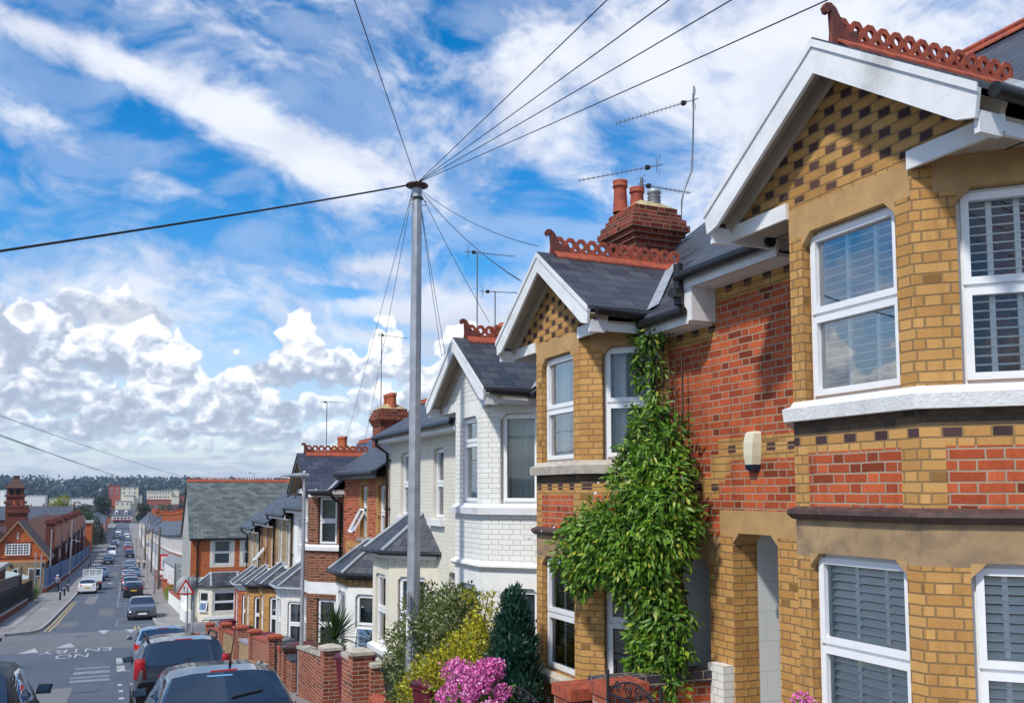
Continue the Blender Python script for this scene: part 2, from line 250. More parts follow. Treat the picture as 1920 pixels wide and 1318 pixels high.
glassmat('car_glass',boost=.07,rough=.02,dark=(.010,.018,.028),bend=.002,refl=(.75,.88,1.))
glassmat('car_glass_clear',tint=(.28,.38,.42),boost=.10,rough=.02,bend=.01)
pmat('rubber',(.014,.014,.015),.85,noise=.2,nscale=30); pmat('alloy',(.42,.43,.45),.35,metal=.8)
pmat('trim_black',(.02,.02,.022),.6); pmat('chrome',(.7,.7,.7),.12,metal=1)
pmat('lamp_red',(.42,.008,.012),.15,coat=1); pmat('lamp_clear',(.65,.68,.7),.1,metal=.4,coat=1)
pmat('plate_yellow',(.75,.52,.03),.5); pmat('plate_white',(.75,.75,.72),.5)
pmat('sign_red',(.50,.02,.02),.5); pmat('sign_white',(.78,.78,.76),.5); pmat('ink',(.015,.015,.015),.6); pmat('sign_grey',(.30,.33,.34),.6)
pmat('bin_maroon',(.12,.012,.03),.45,noise=.15,nscale=6); pmat('bin_grey',(.19,.22,.24),.5,noise=.15,nscale=6); pmat('bin_black',(.02,.024,.03),.45,noise=.2,nscale=6)
pmat('bark',(.09,.06,.04),.9,noise=.4,nscale=12,bump=.8,bscale=18); pmat('stem_green',(.10,.12,.05),.8,noise=.3,nscale=12)
pmat('skin',(.50,.30,.22),.6); pmat('hair_dark',(.03,.02,.015),.8)
pmat('fence_blue',(.010,.11,.30),.5,noise=.2,nscale=2); pmat('fence_wood',(.13,.11,.10),.9,noise=.3,nscale=3,bump=.5,bscale=20)
pmat('wood_post',(.16,.13,.11),.9,noise=.3,nscale=5,bump=.4)
pmat('tarmac_patch',(.17,.17,.18),.9,noise=.15,nscale=30)
pmat('paint_road',(.52,.53,.53),.7,col2=(.20,.22,.25),nscale=5,bump=.2); pmat('paint_yellow',(.60,.42,.12),.7,col2=(.33,.25,.12),nscale=6)
pmat('paint_faded',(.26,.28,.32),.8,col2=(.14,.16,.19),nscale=6)
pmat('kerb_stone',(.36,.35,.34),.85,noise=.2,nscale=4,bump=.4,bscale=30)
pmat('sail_grey',(.40,.46,.44),.8); pmat('apt_cream',(.68,.64,.50),.8,noise=.05); pmat('apt_red',(.36,.09,.06),.8,noise=.05)
pmat('panel_green',(.30,.35,.34),.7,noise=.06,nscale=1); pmat('water_white',(.8,.8,.8),.5)
pmat('shop_red',(.55,.03,.03),.5); pmat('poster_blue',(.15,.35,.6),.5)
def asphalt(name,c0,c1,blue=0):
    m=bpy.data.materials.new(name); m.use_nodes=True; k=NT(m.node_tree); b=k.n['Principled BSDF']; MT[name]=m
    g=k.new('ShaderNodeNewGeometry').outputs['Position']; sc=k.new('ShaderNodeMapping'); k.l.new(g,sc.inputs[0]); sc.inputs['Scale'].default_value=(1.3,.12,1)
    tr=k.noise(sc.outputs[0],1.2,6,.6); big=k.noise(g,.25,6,.65); fine=k.noise(g,90.,3,.7)
    t=k.m('ADD',k.m('MULTIPLY',k.rng(tr,.3,.7),.5),k.m('MULTIPLY',k.rng(big,.3,.7),.5)); c=k.mix(t,c0,c1)
    c=k.mix(k.m('MULTIPLY',k.rng(fine,.45,.75),.35),c,tuple(x*1.8 for x in c1))
    vo=k.new('ShaderNodeTexVoronoi',feature='DISTANCE_TO_EDGE'); k.l.new(k.v('ADD',g,k.v('SCALE',k.noise(g,1.5,4,.6,0,1),None,.8)),vo.inputs['Vector']); vo.inputs['Scale'].default_value=.22
    c=k.mix(k.m('MULTIPLY',k.rng(vo.outputs['Distance'],.0,.012,1.,0.),.5),c,tuple(x*.4 for x in c0))
    k.l.new(c,b.inputs['Base Color']); b.inputs['Roughness'].default_value=.75; bp=k.new('ShaderNodeBump'); bp.inputs['Strength'].default_value=.4; bp.inputs['Distance'].default_value=.01; k.l.new(fine,bp.inputs['Height']); k.l.new(bp.outputs[0],b.inputs['Normal'])
asphalt('asphalt',(.060,.074,.100),(.088,.104,.135)); asphalt('asphalt_grey',(.105,.110,.118),(.14,.146,.155)); asphalt('pavement',(.19,.18,.178),(.26,.25,.24)); 
pmat('soil',(.10,.09,.07),.95,noise=.4,nscale=2)
pmat('ground_far',(.06,.075,.045),.95,col2=(.12,.12,.10),nscale=.02)
leafmat('leaf_vine',(.030,.105,.010),(.19,.37,.03),(.42,.46,.06),p3=.08,trans=.3); leafmat('leaf_privet',(.035,.065,.015),(.14,.18,.04),(.42,.42,.20),p3=.2)
leafmat('leaf_gold',(.30,.28,.015),(.62,.56,.04),(.16,.20,.03),p3=.15); leafmat('leaf_cypress',(.006,.035,.024),(.018,.085,.050),trans=.15); leafmat('petal_pink',(.50,.04,.28),(.80,.20,.52),(.86,.46,.70),p3=.15,trans=.12)
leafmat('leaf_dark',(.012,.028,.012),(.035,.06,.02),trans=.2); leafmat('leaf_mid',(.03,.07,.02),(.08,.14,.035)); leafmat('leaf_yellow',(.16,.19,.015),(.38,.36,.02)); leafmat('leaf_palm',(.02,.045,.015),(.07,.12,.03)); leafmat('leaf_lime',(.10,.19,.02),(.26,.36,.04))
leafmat('leaf_hill',(.008,.030,.028),(.025,.065,.048),trans=0.)
# ---------------- mesh builder
ORG={}
def V(*a): return Vector(a if len(a)>1 else a[0])
class MB:
    def __init__(s): s.v=[]; s.f=[]; s.m=[]; s.sm=[]; s.ms=[]; s.cuts=[]
    def cut(s): s.cuts.append((len(s.v),len(s.f)))
    def mi(s,m):
        if m not in s.ms: s.ms.append(m)
        return s.ms.index(m)
    def face(s,pts,m,smooth=False):
        n=len(s.v); s.v.extend([tuple(p) for p in pts]); s.f.append(tuple(range(n,n+len(pts)))); s.m.append(s.mi(m)); s.sm.append(smooth)
    def raw(s,vs,fs,m,smooth=True):
        n=len(s.v); s.v.extend([tuple(p) for p in vs]); k=s.mi(m)
        for f in fs: s.f.append(tuple(i+n for i in f)); s.m.append(k); s.sm.append(smooth)
    def ob(s,o,a,b,c,m):
        o,a,b,c=Vector(o),Vector(a),Vector(b),Vector(c)
        if a.cross(b).dot(c)<0: a,b=b,a
        p=[o,o+a,o+a+b,o+b]; q=[x+c for x in p]; vs=p+q
        s.raw(vs,[(3,2,1,0),(4,5,6,7),(0,1,5,4),(1,2,6,5),(2,3,7,6),(3,0,4,7)],m,False)
    def box(s,x0,x1,y0,y1,z0,z1,m): s.ob((x0,y0,z0),(x1-x0,0,0),(0,y1-y0,0),(0,0,z1-z0),m)
    def prism(s,poly,d,m,smooth=False):
        d=Vector(d); p=[Vector(x) for x in poly]; n=len(p); nr=Vector((0,0,0))
        for i in range(n): nr+=p[i].cross(p[(i+1)%n])
        if nr.dot(d)>0: p=p[::-1]
        vs=p+[x+d for x in p]; s.raw(vs,[tuple(range(n)),tuple(range(2*n-1,n-1,-1))],m,False); s.raw(vs,[(i,i+n,(i+1)%n+n,(i+1)%n) for i in range(n)],m,smooth)
    def tube(s,path,r,m,n=8,caps=True,smooth=True):
        P=[Vector(p) for p in path]; rs=r if isinstance(r,(list,tuple)) else [r]*len(P); vs=[]; up=Vector((0,0,1))
        for i,p in enumerate(P):
            t=(P[min(i+1,len(P)-1)]-P[max(i-1,0)]).normalized()
            a=t.cross(up); a=a if a.length>.05 else t.cross(Vector((0,1,0))); a.normalize(); b=a.cross(t)
            for j in range(n): an=2*math.pi*j/n; vs.append(p+(a*math.cos(an)+b*math.sin(an))*rs[i])
        fs=[(i*n+j,i*n+(j+1)%n,(i+1)*n+(j+1)%n,(i+1)*n+j) for i in range(len(P)-1) for j in range(n)]
        s.raw(vs,fs,m,smooth)
        if caps: s.face(vs[:n][::-1],m); s.face(vs[-n:],m)
    def lathe(s,c,prof,m,n=16,axis=(0,0,1),smooth=True,closed=False):
        c=Vector(c); ax=Vector(axis).normalized(); a=ax.orthogonal().normalized(); b=ax.cross(a); vs=[]
        for r,h in prof:
            for j in range(n): an=2*math.pi*j/n; vs.append(c+ax*h+(a*math.cos(an)+b*math.sin(an))*r)
        fs=[(i*n+j,i*n+(j+1)%n,(i+1)*n+(j+1)%n,(i+1)*n+j) for i in range(len(prof)-1) for j in range(n)]
        s.raw(vs,fs,m,smooth)
    def build(s,name,parent=None,tagv=None,kind=None,loc=None,smooth_angle=None):
        if s.cuts:
            c=[(0,0)]+[q for q in s.cuts if 0<q[1]<len(s.f)]+[(len(s.v),len(s.f))]; r=None
            for (v0,f0),(v1,f1) in zip(c,c[1:]):
                if f1<=f0: continue
                t=MB(); t.v=s.v[v0:v1]; t.f=[tuple(i-v0 for i in f) for f in s.f[f0:f1]]; used=sorted(set(s.m[f0:f1])); t.ms=[s.ms[i] for i in used]; t.m=[used.index(i) for i in s.m[f0:f1]]; t.sm=s.sm[f0:f1]; r=t.build(name,parent,tagv,kind,loc)
            return r
        me=bpy.data.meshes.new(name); off=ORG[parent.name] if parent else Vector(loc or (0,0,0))
        A=np.array(s.v,dtype=np.float64).reshape(-1,3); me.from_pydata((A-np.array(off)).tolist(),[],s.f)
        for m in s.ms: me.materials.append(MT[m])
        me.polygons.foreach_set('material_index',s.m); me.polygons.foreach_set('use_smooth',s.sm)
        # uv in metres from the face's own directions
        uvl=me.uv_layers.new(name='UVMap'); nl=len(me.loops); li=np.empty(nl,dtype=np.int32); me.loops.foreach_get('vertex_index',li)
        npol=len(me.polygons); N=np.empty(npol*3,dtype=np.float32); me.polygons.foreach_get('normal',N); N=N.reshape(-1,3).astype(float); lt=np.empty(npol,dtype=np.int32); me.polygons.foreach_get('loop_total',lt); ls=np.empty(npol,dtype=np.int32); me.polygons.foreach_get('loop_start',ls)
        pl=np.empty(nl,dtype=np.int64); pl[:]=np.repeat(np.arange(npol),lt) if npol else 0
        T=np.stack([-N[:,1],N[:,0],np.zeros(npol)],1); ln=np.linalg.norm(T,axis=1); flat=ln<.2; T[flat]=(1,0,0); ln[flat]=1; T/=ln[:,None]; Bv=np.cross(N,T); Bv[flat]=(0,1,0)
        Q=A[li]; uv=np.stack([(Q*T[pl]).sum(1),(Q*Bv[pl]).sum(1)],1); uvl.data.foreach_set('uv',uv.astype(np.float32).ravel())
        me.update(); o=bpy.data.objects.new(name,me); COL.objects.link(o)
        if parent: o.parent=parent; ORG[o.name]=ORG[parent.name]
        else: o.location=off; ORG[o.name]=Vector(off)
        if tagv: tag(o,*tagv)
        if kind: o['kind']=kind
        return o
def tag(o,label,cat,group=None):
    o['label']=label; o['category']=cat
    if group: o['group']=group
    return o
def thing(name,label,cat,loc=(0,0,0),group=None):
    o=bpy.data.objects.new(name,None); COL.objects.link(o); o.location=loc; o.empty_display_size=.2; ORG[o.name]=Vector(loc); return tag(o,label,cat,group)
def dup(root,loc,rz=None,label=None,scale=None,tilt=None):
    def cp(o,par):
        c=o.copy(); COL.objects.link(c); c.parent=par
        for ch in list(o.children): cp(ch,c)
        return c
    r=cp(root,None); r.location=loc
    if rz is not None: r.rotation_euler=(tilt or 0,0,rz)
    if scale: r.scale=scale
    if label: r['label']=label
    return r
# street profile
GY=[-60,0,13,20.5,32,44,56,65,92,120,150,185,221,280,350,500,900,4000]; GZ=[3.5,-2.4,-3.75,-4.62,-5.78,-6.75,-7.62,-8.25,-9.7,-10.95,-12.0,-13.05,-13.9,-14.6,-15.0,-15.3,-15.6,-16]
def g(Y): return float(np.interp(Y,GY,GZ))
def cx(Y): return float(np.interp(Y,[60,90,120,160,228,320,520,700],[0,.32,.72,1.3,2.2,3.2,4.9,6.]))
# ---------------- ground, road, pavements
YS=[-60,-30,-10]+list(np.arange(-5,130,1.))+list(np.arange(130,560,5.))+[600,700,900,1300,1800,2600,4000]
def strip(mb,xl,xr,y0,y1,h,m,side=0):
    ys=[y0]+[y for y in YS if y0<y<y1]+[y1]
    fl=xl if callable(xl) else (lambda y:xl); fr=xr if callable(xr) else (lambda y:xr)
    for a,b in zip(ys,ys[1:]):
        mb.face([(fl(a),a,g(a)+h),(fr(a),a,g(a)+h),(fr(b),b,g(b)+h),(fl(b),b,g(b)+h)],m)
        if side: mb.face([(fl(a),a,g(a)-.05),(fl(a),a,g(a)+h),(fl(b),b,g(b)+h),(fl(b),b,g(b)-.05)],m); mb.face([(fr(a),a,g(a)-.05),(fr(b),b,g(b)-.05),(fr(b),b,g(b)+h),(fr(a),a,g(a)+h)],m)
m=MB(); xs=[-3000,-800,-200,-60,-20,20,60,200,800,3000]
for a,b in zip(xs,xs[1:]): strip(m,a,b,-60,4000,0,'ground_far' if max(abs(a),abs(b))>60 else 'soil')
m.build('ground',kind='structure')
m=MB(); strip(m,lambda y:-5.6,2.3,-20,44,.004,'asphalt'); strip(m,-5.6,2.3,44,56,.004,'asphalt_grey'); strip(m,lambda y:-3.6+cx(y),lambda y:2.5+cx(y),56,505,.004,'asphalt')
m.build('road',kind='structure')
m=MB(); 
for (x0,x1,ya,yb) in ((2.3,70,44,56),(-70,-5.6,45,55.5)):
    ys=[ya]+[y for y in YS if ya<y<yb]+[yb]
    for a,b in zip(ys,ys[1:]): m.face([(x0,a,g(a)+.006),(x1,a,g(a)+.006),(x1,b,g(b)+.006),(x0,b,g(b)+.006)],'asphalt_grey')
m.build('side_street',kind='structure')
def pav(name,xl,xr,y0,y1,kerb):
    m=MB(); strip(m,xl,xr,y0,y1,.125,'pavement'); fl=xl if callable(xl) else (lambda y:xl); fr=xr if callable(xr) else (lambda y:xr)
    if kerb<0: strip(m,lambda y:fl(y)-.14,fl,y0,y1,.13,'kerb_stone',1)
    else: strip(m,fr,lambda y:fr(y)+.14,y0,y1,.13,'kerb_stone',1)
    for yy in (y0,y1): m.face([(fl(yy),yy,g(yy)-.1),(fr(yy),yy,g(yy)-.1),(fr(yy),yy,g(yy)+.13),(fl(yy),yy,g(yy)+.13)],'kerb_stone')
    return m.build(name,kind='structure')
def rc(y): # right kerb rounds the corners of the side street
    t=max(0,(y-40)/4) if y<44 else max(0,(60-y)/4) if y<60 else 0
    return 2.44+1.6*(1-math.sqrt(max(0,1-t*t)))+(0 if y<50 else .2+cx(y))
pav('pavement',rc,6.4,-20,44,-1); pav('pavement',rc,lambda y:6.6+cx(y),56,500,-1)
def lc(y):
    t=max(0,(60-y)/4) if y<60 else 0
    return -3.74+cx(y)-1.4*(1-math.sqrt(max(0,1-t*t)))
pav('pavement',lambda y:-6.9+cx(y),lc,56,500,1); pav('pavement',-9.,-5.74,-20,45,1)
# road markings: sheets a few mm above the road
def mark(mb,pts,m,h=.010): mb.face([(x,y,g(y)+h) for x,y in pts],m)
def rect(mb,x0,x1,y0,y1,m='paint_road',h=.010):
    n=max(1,int((y1-y0)/1.)); 
    for i in range(n): a=y0+(y1-y0)*i/n; b=y0+(y1-y0)*(i+1)/n; mark(mb,[(x0+cx(a),a),(x1+cx(a),a),(x1+cx(b),b),(x0+cx(b),b)],m,h)
m=MB()
y=17.
while y<36: 
    if not(29<y<32.5): rect(m,.26,.38,y,y+.55)
    y+=1.9
for a,b in ((33.2,35.4),(36.2,38.6)): rect(m,.26,.52,a,b)
rect(m,.38,2.2,33.2,33.45); rect(m,.38,2.2,38.4,38.65); rect(m,.38,1.3,36.4,36.6)
y=60.
while y<66: rect(m,.30,.42,y,y+.45); y+=1.6
rect(m,.3,2.2,66.2,66.4); rect(m,.3,2.3,59.6,59.8)
y=82.
while y<200: rect(m,.24,.36,y,y+.8); y+=2.0
rect(m,.24,2.2,80.6,80.9)
y=92.
while y<104: rect(m,-1.75,-1.65,y,y+.6); y+=2.1
rect(m,-3.3,-1.65,91,91.2); rect(m,-3.5,-1.7,104.5,104.8)
for y0 in (125,182,250,330): 
    for x0 in (-1.25,.0): mark(m,[(x0+cx(y0),y0),(x0+.8+cx(y0),y0),(x0+.4+cx(y0),y0-3.2)][::-1],'paint_road')
for (xa,ya) in ((-.6,56.6),(.75,56.2)): mark(m,[(xa,ya),(xa+.62,ya),(xa+.31,ya-3.2)][::-1],'paint_road')
for (xa,ya) in ((-3.55,44.),(-2.2,45.9)): mark(m,[(xa,ya),(xa+.8,ya),(xa+.5,ya+2.6)],'paint_road')
rect(m,-1.6,-.2,51,51.25,'paint_faded'); rect(m,-3.9,-2.6,35,35.3)
m.build('lane_markings',kind='structure')
m=MB()
for x0 in (-3.42,-3.18): rect(m,x0,x0+.09,58,90.5,'paint_yellow')
for x0 in (2.05,2.25): rect(m,x0-.75,x0-.66,55.9,58.5,'paint_yellow')
for y0 in (112,116): rect(m,-3.4,-1.8,y0,y0+.8,'paint_yellow')
m.build('double_yellow_lines',kind='structure')
m=MB()
for (a,b,c,d) in ((-.35,.05,33.2,34.1),(-.35,.05,35.0,35.5),(-.35,.05,30.4,31.3),(-.4,.05,31.9,32.4)): rect(m,a-.7,b,c,d,'paint_faded')
m.build('patch_marks',kind='structure')
m=MB(); r2=random.Random(21)
for (a,b,c,d) in ((-1.9,-.9,24.5,29.),(.5,1.9,45.,49.),(-3.2,-1.9,61,66),(-.9,.1,70,78),(-2.4,-1.5,86,98),(.1,.9,108,119),(-1.2,-.2,140,156)): rect(m,a,b,c,d,'tarmac_patch' if r2.random()<.4 else 'asphalt_grey',.0085)
m.build('road_patches',kind='structure')
for (x,y,lb) in ((-.55,27.5,'round iron manhole cover in the near road'),(-1.4,52.5,'round iron manhole cover in the junction'),(-.9,74,'small round cover in the road beyond the junction')):
    m=MB(); z=g(y)+.012; P=[(x+.33*math.cos(k*.3927),y+.33*math.sin(k*.3927),g(y+.33*math.sin(k*.3927))+.014) for k in range(16)]; m.face(P,'steel_dark'); m.build('manhole_cover',None,(lb,'manhole cover'),loc=(x,y,z))
m=MB()
for (a,b,c,d) in ((-5.9,-5.2,62,72),(-5.0,-4.5,80,81.2)): 
    n=6
    for i in range(n): p=c+(d-c)*i/n; q=c+(d-c)*(i+1)/n; mark(m,[(a,p),(b,p),(b,q),(a,q)],'kerb_stone',.129)
for (a,b,c,d) in ((2.9,3.5,15,22),(3.0,3.6,27,33)):
    for i in range(6): p=c+(d-c)*i/6; q=c+(d-c)*(i+1)/6; mark(m,[(a,p),(b,p),(b,q),(a,q)],'tarmac_patch',.129)
m.build('pavement_patches',kind='structure')
# NO ENTRY, painted for traffic coming up the hill
def text_mesh(body,size,mat_,ext=0.,align='CENTER'):
    cu=bpy.data.curves.new('lettering','FONT'); cu.body=body; cu.size=size; cu.extrude=ext; cu.align_x=align; cu.align_y='CENTER'
    o=bpy.data.objects.new('tmp',cu); COL.objects.link(o); dg=bpy.context.evaluated_depsgraph_get(); me=bpy.data.meshes.new_from_object(o.evaluated_get(dg)); bpy.data.objects.remove(o); me.materials.clear(); me.materials.append(MT[mat_]); return me
def road_text(body,xc,yc,w,h,name):
    me=text_mesh(body,1.,'paint_road'); xs=[v.co.x for v in me.vertices]; ys=[v.co.y for v in me.vertices]; x0,x1,y0,y1=min(xs),max(xs),min(ys),max(ys)
    for v in me.vertices:
        u=(v.co.x-x0)/(x1-x0)-.5; t=(v.co.y-y0)/(y1-y0)-.5; X=xc-u*w; Y=yc-t*h; v.co=(X,Y,g(Y)+.012)
    o=bpy.data.objects.new(name,me); COL.objects.link(o); o['kind']='structure'; return o
road_text('NO',-1.35,41.0,1.2,2.0,'road_lettering'); road_text('ENTRY',-1.3,43.7,2.8,1.9,'road_lettering')
# ---------------- house parts
def v2(a): return Vector((a[0],a[1],0))
class Face:  # a vertical wall plane: origin O, direction U (left-hand normal points outwards)
    def __init__(s,p,q): s.O=v2(p); d=v2(q)-v2(p); s.W=d.length; s.U=d.normalized(); s.N=Vector((-s.U.y,s.U.x,0))
    def P(s,u,z,d=0.): r=s.O+s.U*u+s.N*d; return Vector((r.x,r.y,z))
def wall(mb,F,z0,z1,base,holes=(),zones=(),rev=.10,revm=None,cham=0.,chm=None,u0=0.,u1=None):
    W=F.W if u1 is None else u1; us={u0,W}; vs={z0,z1}
    for h in list(holes)+[z[:4] for z in zones]:
        for x in h[:2]:
            if u0<x<W: us.add(round(x,4))
        for x in h[2:4]:
            if z0<x<z1: vs.add(round(x,4))
    us=sorted(us); vs=sorted(vs)
    for a,b in zip(us,us[1:]):
        for c,d in zip(vs,vs[1:]):
            if b-a<1e-4 or d-c<1e-4: continue
            mu,mv=(a+b)/2,(c+d)/2
            if any(h[0]<mu<h[1] and h[2]<mv<h[3] for h in holes): continue
            mt=base
            for z in zones:
                if z[0]<mu<z[1] and z[2]<mv<z[3]: mt=z[4]
            mb.face([F.P(b,c),F.P(a,c),F.P(a,d),F.P(b,d)],mt)
    for h in holes:
        a,b,c,d=h[:4]; rm=revm or base; P=F.P; r=h[4] if len(h)>4 else rev
        mb.face([P(a,c),P(a,c,-r),P(a,d,-r),P(a,d)],rm); mb.face([P(b,d),P(b,d,-r),P(b,c,-r),P(b,c)],rm)
        mb.face([P(a,d),P(a,d,-r),P(b,d,-r),P(b,d)],chm or rm); mb.face([P(b,c),P(b,c,-r),P(a,c,-r),P(a,c)],rm)
        if cham:
            k=cham
            mb.prism([P(a,d,-.001),P(a+k,d,-.001),P(a,d-k,-.001)],-F.N*(r-.002),chm or rm); mb.prism([P(b,d,-.001),P(b-k,d,-.001),P(b,d-k,-.001)],-F.N*(r-.002),chm or rm)
def sweep(mb,path,prof,m,close_ends=True,smooth=False):
    # path: 2D points, prof: list of (outwards, z); left-hand normal is outwards
    P=[v2(p) for p in path]; n=len(P); ns=[]
    for i in range(n):
        e=[]; 
        if i>0: d=(P[i]-P[i-1]).normalized(); e.append(Vector((-d.y,d.x,0)))
        if i<n-1: d=(P[i+1]-P[i]).normalized(); e.append(Vector((-d.y,d.x,0)))
        b=sum(e,Vector((0,0,0))).normalized(); ns.append(b/max(.3,b.dot(e[0])))
    K=len(prof); vs=[(P[i]+ns[i]*o)+Vector((0,0,z)) for i in range(n) for o,z in prof]
    fs=[(i*K+j,i*K+(j+1)%K,(i+1)*K+(j+1)%K,(i+1)*K+j) for i in range(n-1) for j in range(K)]
    mb.raw(vs,fs,m,smooth); mb.face(vs[:K][::-1],m); mb.face(vs[-K:],m)
def rectprof(o0,o1,z0,z1): return [(o0,z0),(o1,z0),(o1,z1),(o0,z1)]
def window(root,F,h,set_=.07,split=.5,style='blind',glass='glass',fm='upvc',bars=0,sash=True,open_=0.,fw=.045,single=False):
    a,b,c,d=h[:4]; P=F.P; U,N=F.U,F.N; Z=Vector((0,0,1)); mb=MB()
    def bar(x0,x1,z0,z1,d0,d1,m=fm,M=None): (M or mb).ob(P(x0,z0,-d0),U*(x1-x0),Z*(z1-z0),-N*(d1-d0),m)
    def ring(x0,x1,z0,z1,w,d0,d1,m=fm,M=None):
        bar(x0,x1,z0,z0+w,d0,d1,m,M); bar(x0,x1,z1-w,z1,d0,d1,m,M); bar(x0,x0+w,z0+w,z1-w,d0,d1,m,M); bar(x1-w,x1,z0+w,z1-w,d0,d1,m,M)
    ring(a+.004,b-.004,c+.004,d-.004,fw,set_,set_+.07)
    lights=[]; zs=c+(d-c)*split
    if single: lights=[(a+fw,b-fw,c+fw,d-fw)]
    else:
        bar(a+fw,b-fw,zs-.025,zs+.025,set_,set_+.07); lights=[(a+fw,b-fw,c+fw,zs-.025),(a+fw,b-fw,zs+.025,d-fw)]
    # room behind: an open dark box
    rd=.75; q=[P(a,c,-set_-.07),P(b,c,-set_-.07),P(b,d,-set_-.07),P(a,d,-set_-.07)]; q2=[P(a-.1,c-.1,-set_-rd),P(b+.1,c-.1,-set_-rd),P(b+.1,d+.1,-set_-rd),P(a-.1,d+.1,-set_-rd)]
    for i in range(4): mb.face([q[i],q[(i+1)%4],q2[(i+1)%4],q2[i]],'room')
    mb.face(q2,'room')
    if sash:
        for i,(x0,x1,z0,z1) in enumerate(lights):
            if open_ and i==0: continue
            ring(x0-.012,x1+.012,z0-.012,z1+.012,.05,set_-.022,set_+.05)
    w=mb.build('window',root)
    g_=MB()
    for i,(x0,x1,z0,z1) in enumerate(lights):
        if open_ and i==0: continue
        g_.face([P(x1,z0,-set_-.02),P(x0,z0,-set_-.02),P(x0,z1,-set_-.02),P(x1,z1,-set_-.02)],glass)
    g_.build('pane',w)
    if open_:
        x0,x1,z0,z1=lights[0]; o=MB(); dz=z1-z0; Zt=(Z*math.cos(open_)-N*math.sin(open_)); O=P(x0,z1,0)-Zt*0; dn=-Z*math.cos(open_)*dz+N*math.sin(open_)*dz; th=Vector((0,0,1))*math.sin(open_)+N*math.cos(open_)
        w_=U*(x1-x0); e=.05; un=dn.normalized()
        o.ob(O,w_,un*e,th*.045,fm); o.ob(O+dn-un*e,w_,un*e,th*.045,fm); o.ob(O,U*e,dn,th*.045,fm); o.ob(O+w_-U*e,U*e,dn,th*.045,fm); o.face([O+th*.02,O+w_+th*.02,O+w_+dn+th*.02,O+dn+th*.02],'glass_sky'); o.build('open_sash',w)
    k=MB(); dd=set_+.12
    if style=='shutter':
        for (x0,x1,z0,z1) in lights:
            n=3 if x1-x0>.45 else 2; dd=set_+.075; tl_=.012 if c>0 else .042
            for i in range(n+1): xx=x0+(x1-x0)*i/n; bar(xx-.018,xx+.018,z0-.02,z1+.02,dd,dd+.03,'shutter',k)
            z=z0+.03
            while z<z1: k.ob(P(x0,z,-dd+.01),U*(x1-x0),-N*.045+Z*tl_,Z*.008+N*.002,'shutter'); z+=.062
    elif style in('blind','blind_white'):
        mt='blind_brown' if style=='blind' else 'shutter'
        z=c+.05
        while z<d-.04: k.ob(P(a+fw,z,-dd),U*(b-a-2*fw),-N*.018+Z*.012,Z*.003,mt); z+=.033
    elif style in('curtain','net','grey'):
        mt={'curtain':'curtain_white','net':'net_pattern','grey':'curtain_grey'}[style]; n=40; spans=[(a,b)] if style!='curtain' else [(a,a+(b-a)*.34),(b-(b-a)*.38,b)]
        for (s0,s1) in spans:
            vs=[]; 
            for i in range(n+1):
                t=i/n; wv=.022*math.sin(t*(s1-s0)*55)+.012*math.sin(t*23+1)
                for z in (c,d): vs.append(P(s0+(s1-s0)*t,z,-dd-.05+wv))
            k.raw(vs,[(2*i,2*i+1,2*i+3,2*i+2) for i in range(n)],mt,True)
    if bars:
        for i in range(bars): xx=a+(b-a)*(i+1)/(bars+1); bar(xx-.012,xx+.012,c+fw,d-fw,set_+.021,set_+.03,fm,k)
    if k.f: k.build({'shutter':'shutter','blind':'blind','blind_white':'blind'}.get(style,'curtain'),w)
    return w
def gutter(mb,pts,r=.055,m='black_plastic'): mb.tube(pts,r,m,8)
def crest(name,root,p0,p1,ring=.145,mat_='terracotta',horn=True,plain=False):
    p0,p1=Vector(p0),Vector(p1); d=p1-p0; L=d.length; t=d.normalized(); s=t.cross(Vector((0,0,1))).normalized(); Z=s.cross(t); mb=MB(); n=max(1,int(round(L/(ring*2))))
    tl=L/n
    for i in range(n):
        a=p0+t*(tl*i+.004); L1=t*(tl-.008)
        for sg in (1,-1): mb.ob(a+Z*.02,L1,s*sg*.13-Z*.11,Z*.022,mat_)
        mb.ob(a-s*.018-Z*.005,L1,s*.036,Z*.06,mat_)
        if plain: mb.tube([a+Z*.05,a+Z*.05+L1],.035,mat_,6); continue
        for j in range(2):
            c=a+t*(tl*(j+.5)/2)+Z*.128; R_=tl*.25; RZ=1.18; ro=[];ri=[]
            for k_ in range(8):
                an=math.pi*(k_+.5)/4; ro.append((math.cos(an)*R_*1.06,math.sin(an)*R_*1.2)); ri.append((math.cos(an)*R_*.50,math.sin(an)*R_*.52))
            for sg in (-1,1):
                O=[c+t*x+Z*y+s*sg*.014 for x,y in ro]; I=[c+t*x+Z*y+s*sg*.014 for x,y in ri]
                for k_ in range(8): q=(k_+1)%8; mb.face([O[k_],O[q],I[q],I[k_]][::sg],mat_)
            for k_ in range(8):
                q=(k_+1)%8
                for (r_,sg) in ((ro,1),(ri,-1)): mb.face([c+t*r_[k_][0]+Z*r_[k_][1]+s*.014,c+t*r_[k_][0]+Z*r_[k_][1]-s*.014,c+t*r_[q][0]+Z*r_[q][1]-s*.014,c+t*r_[q][0]+Z*r_[q][1]+s*.014][::sg],mat_)
            mb.ob(c-t*R_*.95-Z*.115-s*.013,t*R_*1.9,Z*(.115-R_*1.0),s*.026,mat_)
    o=mb.build(name,root)
    if horn:
        h=MB(); pr=[(.28,.03),(.26,.16),(.17,.13),(.10,.17),(.05,.26),(.00,.34),(-.06,.38),(-.12,.37),(-.15,.32),(-.13,.27),(-.09,.27),(-.085,.31),(-.06,.29),(-.055,.22),(-.05,.10),(-.06,.0),(-.10,-.12),(.0,-.06)]
        h.prism([p0+t*x*.8+Z*y*.78-s*.022 for x,y in pr],s*.044,'terracotta_dark'); h.build('finial',root)
    return o
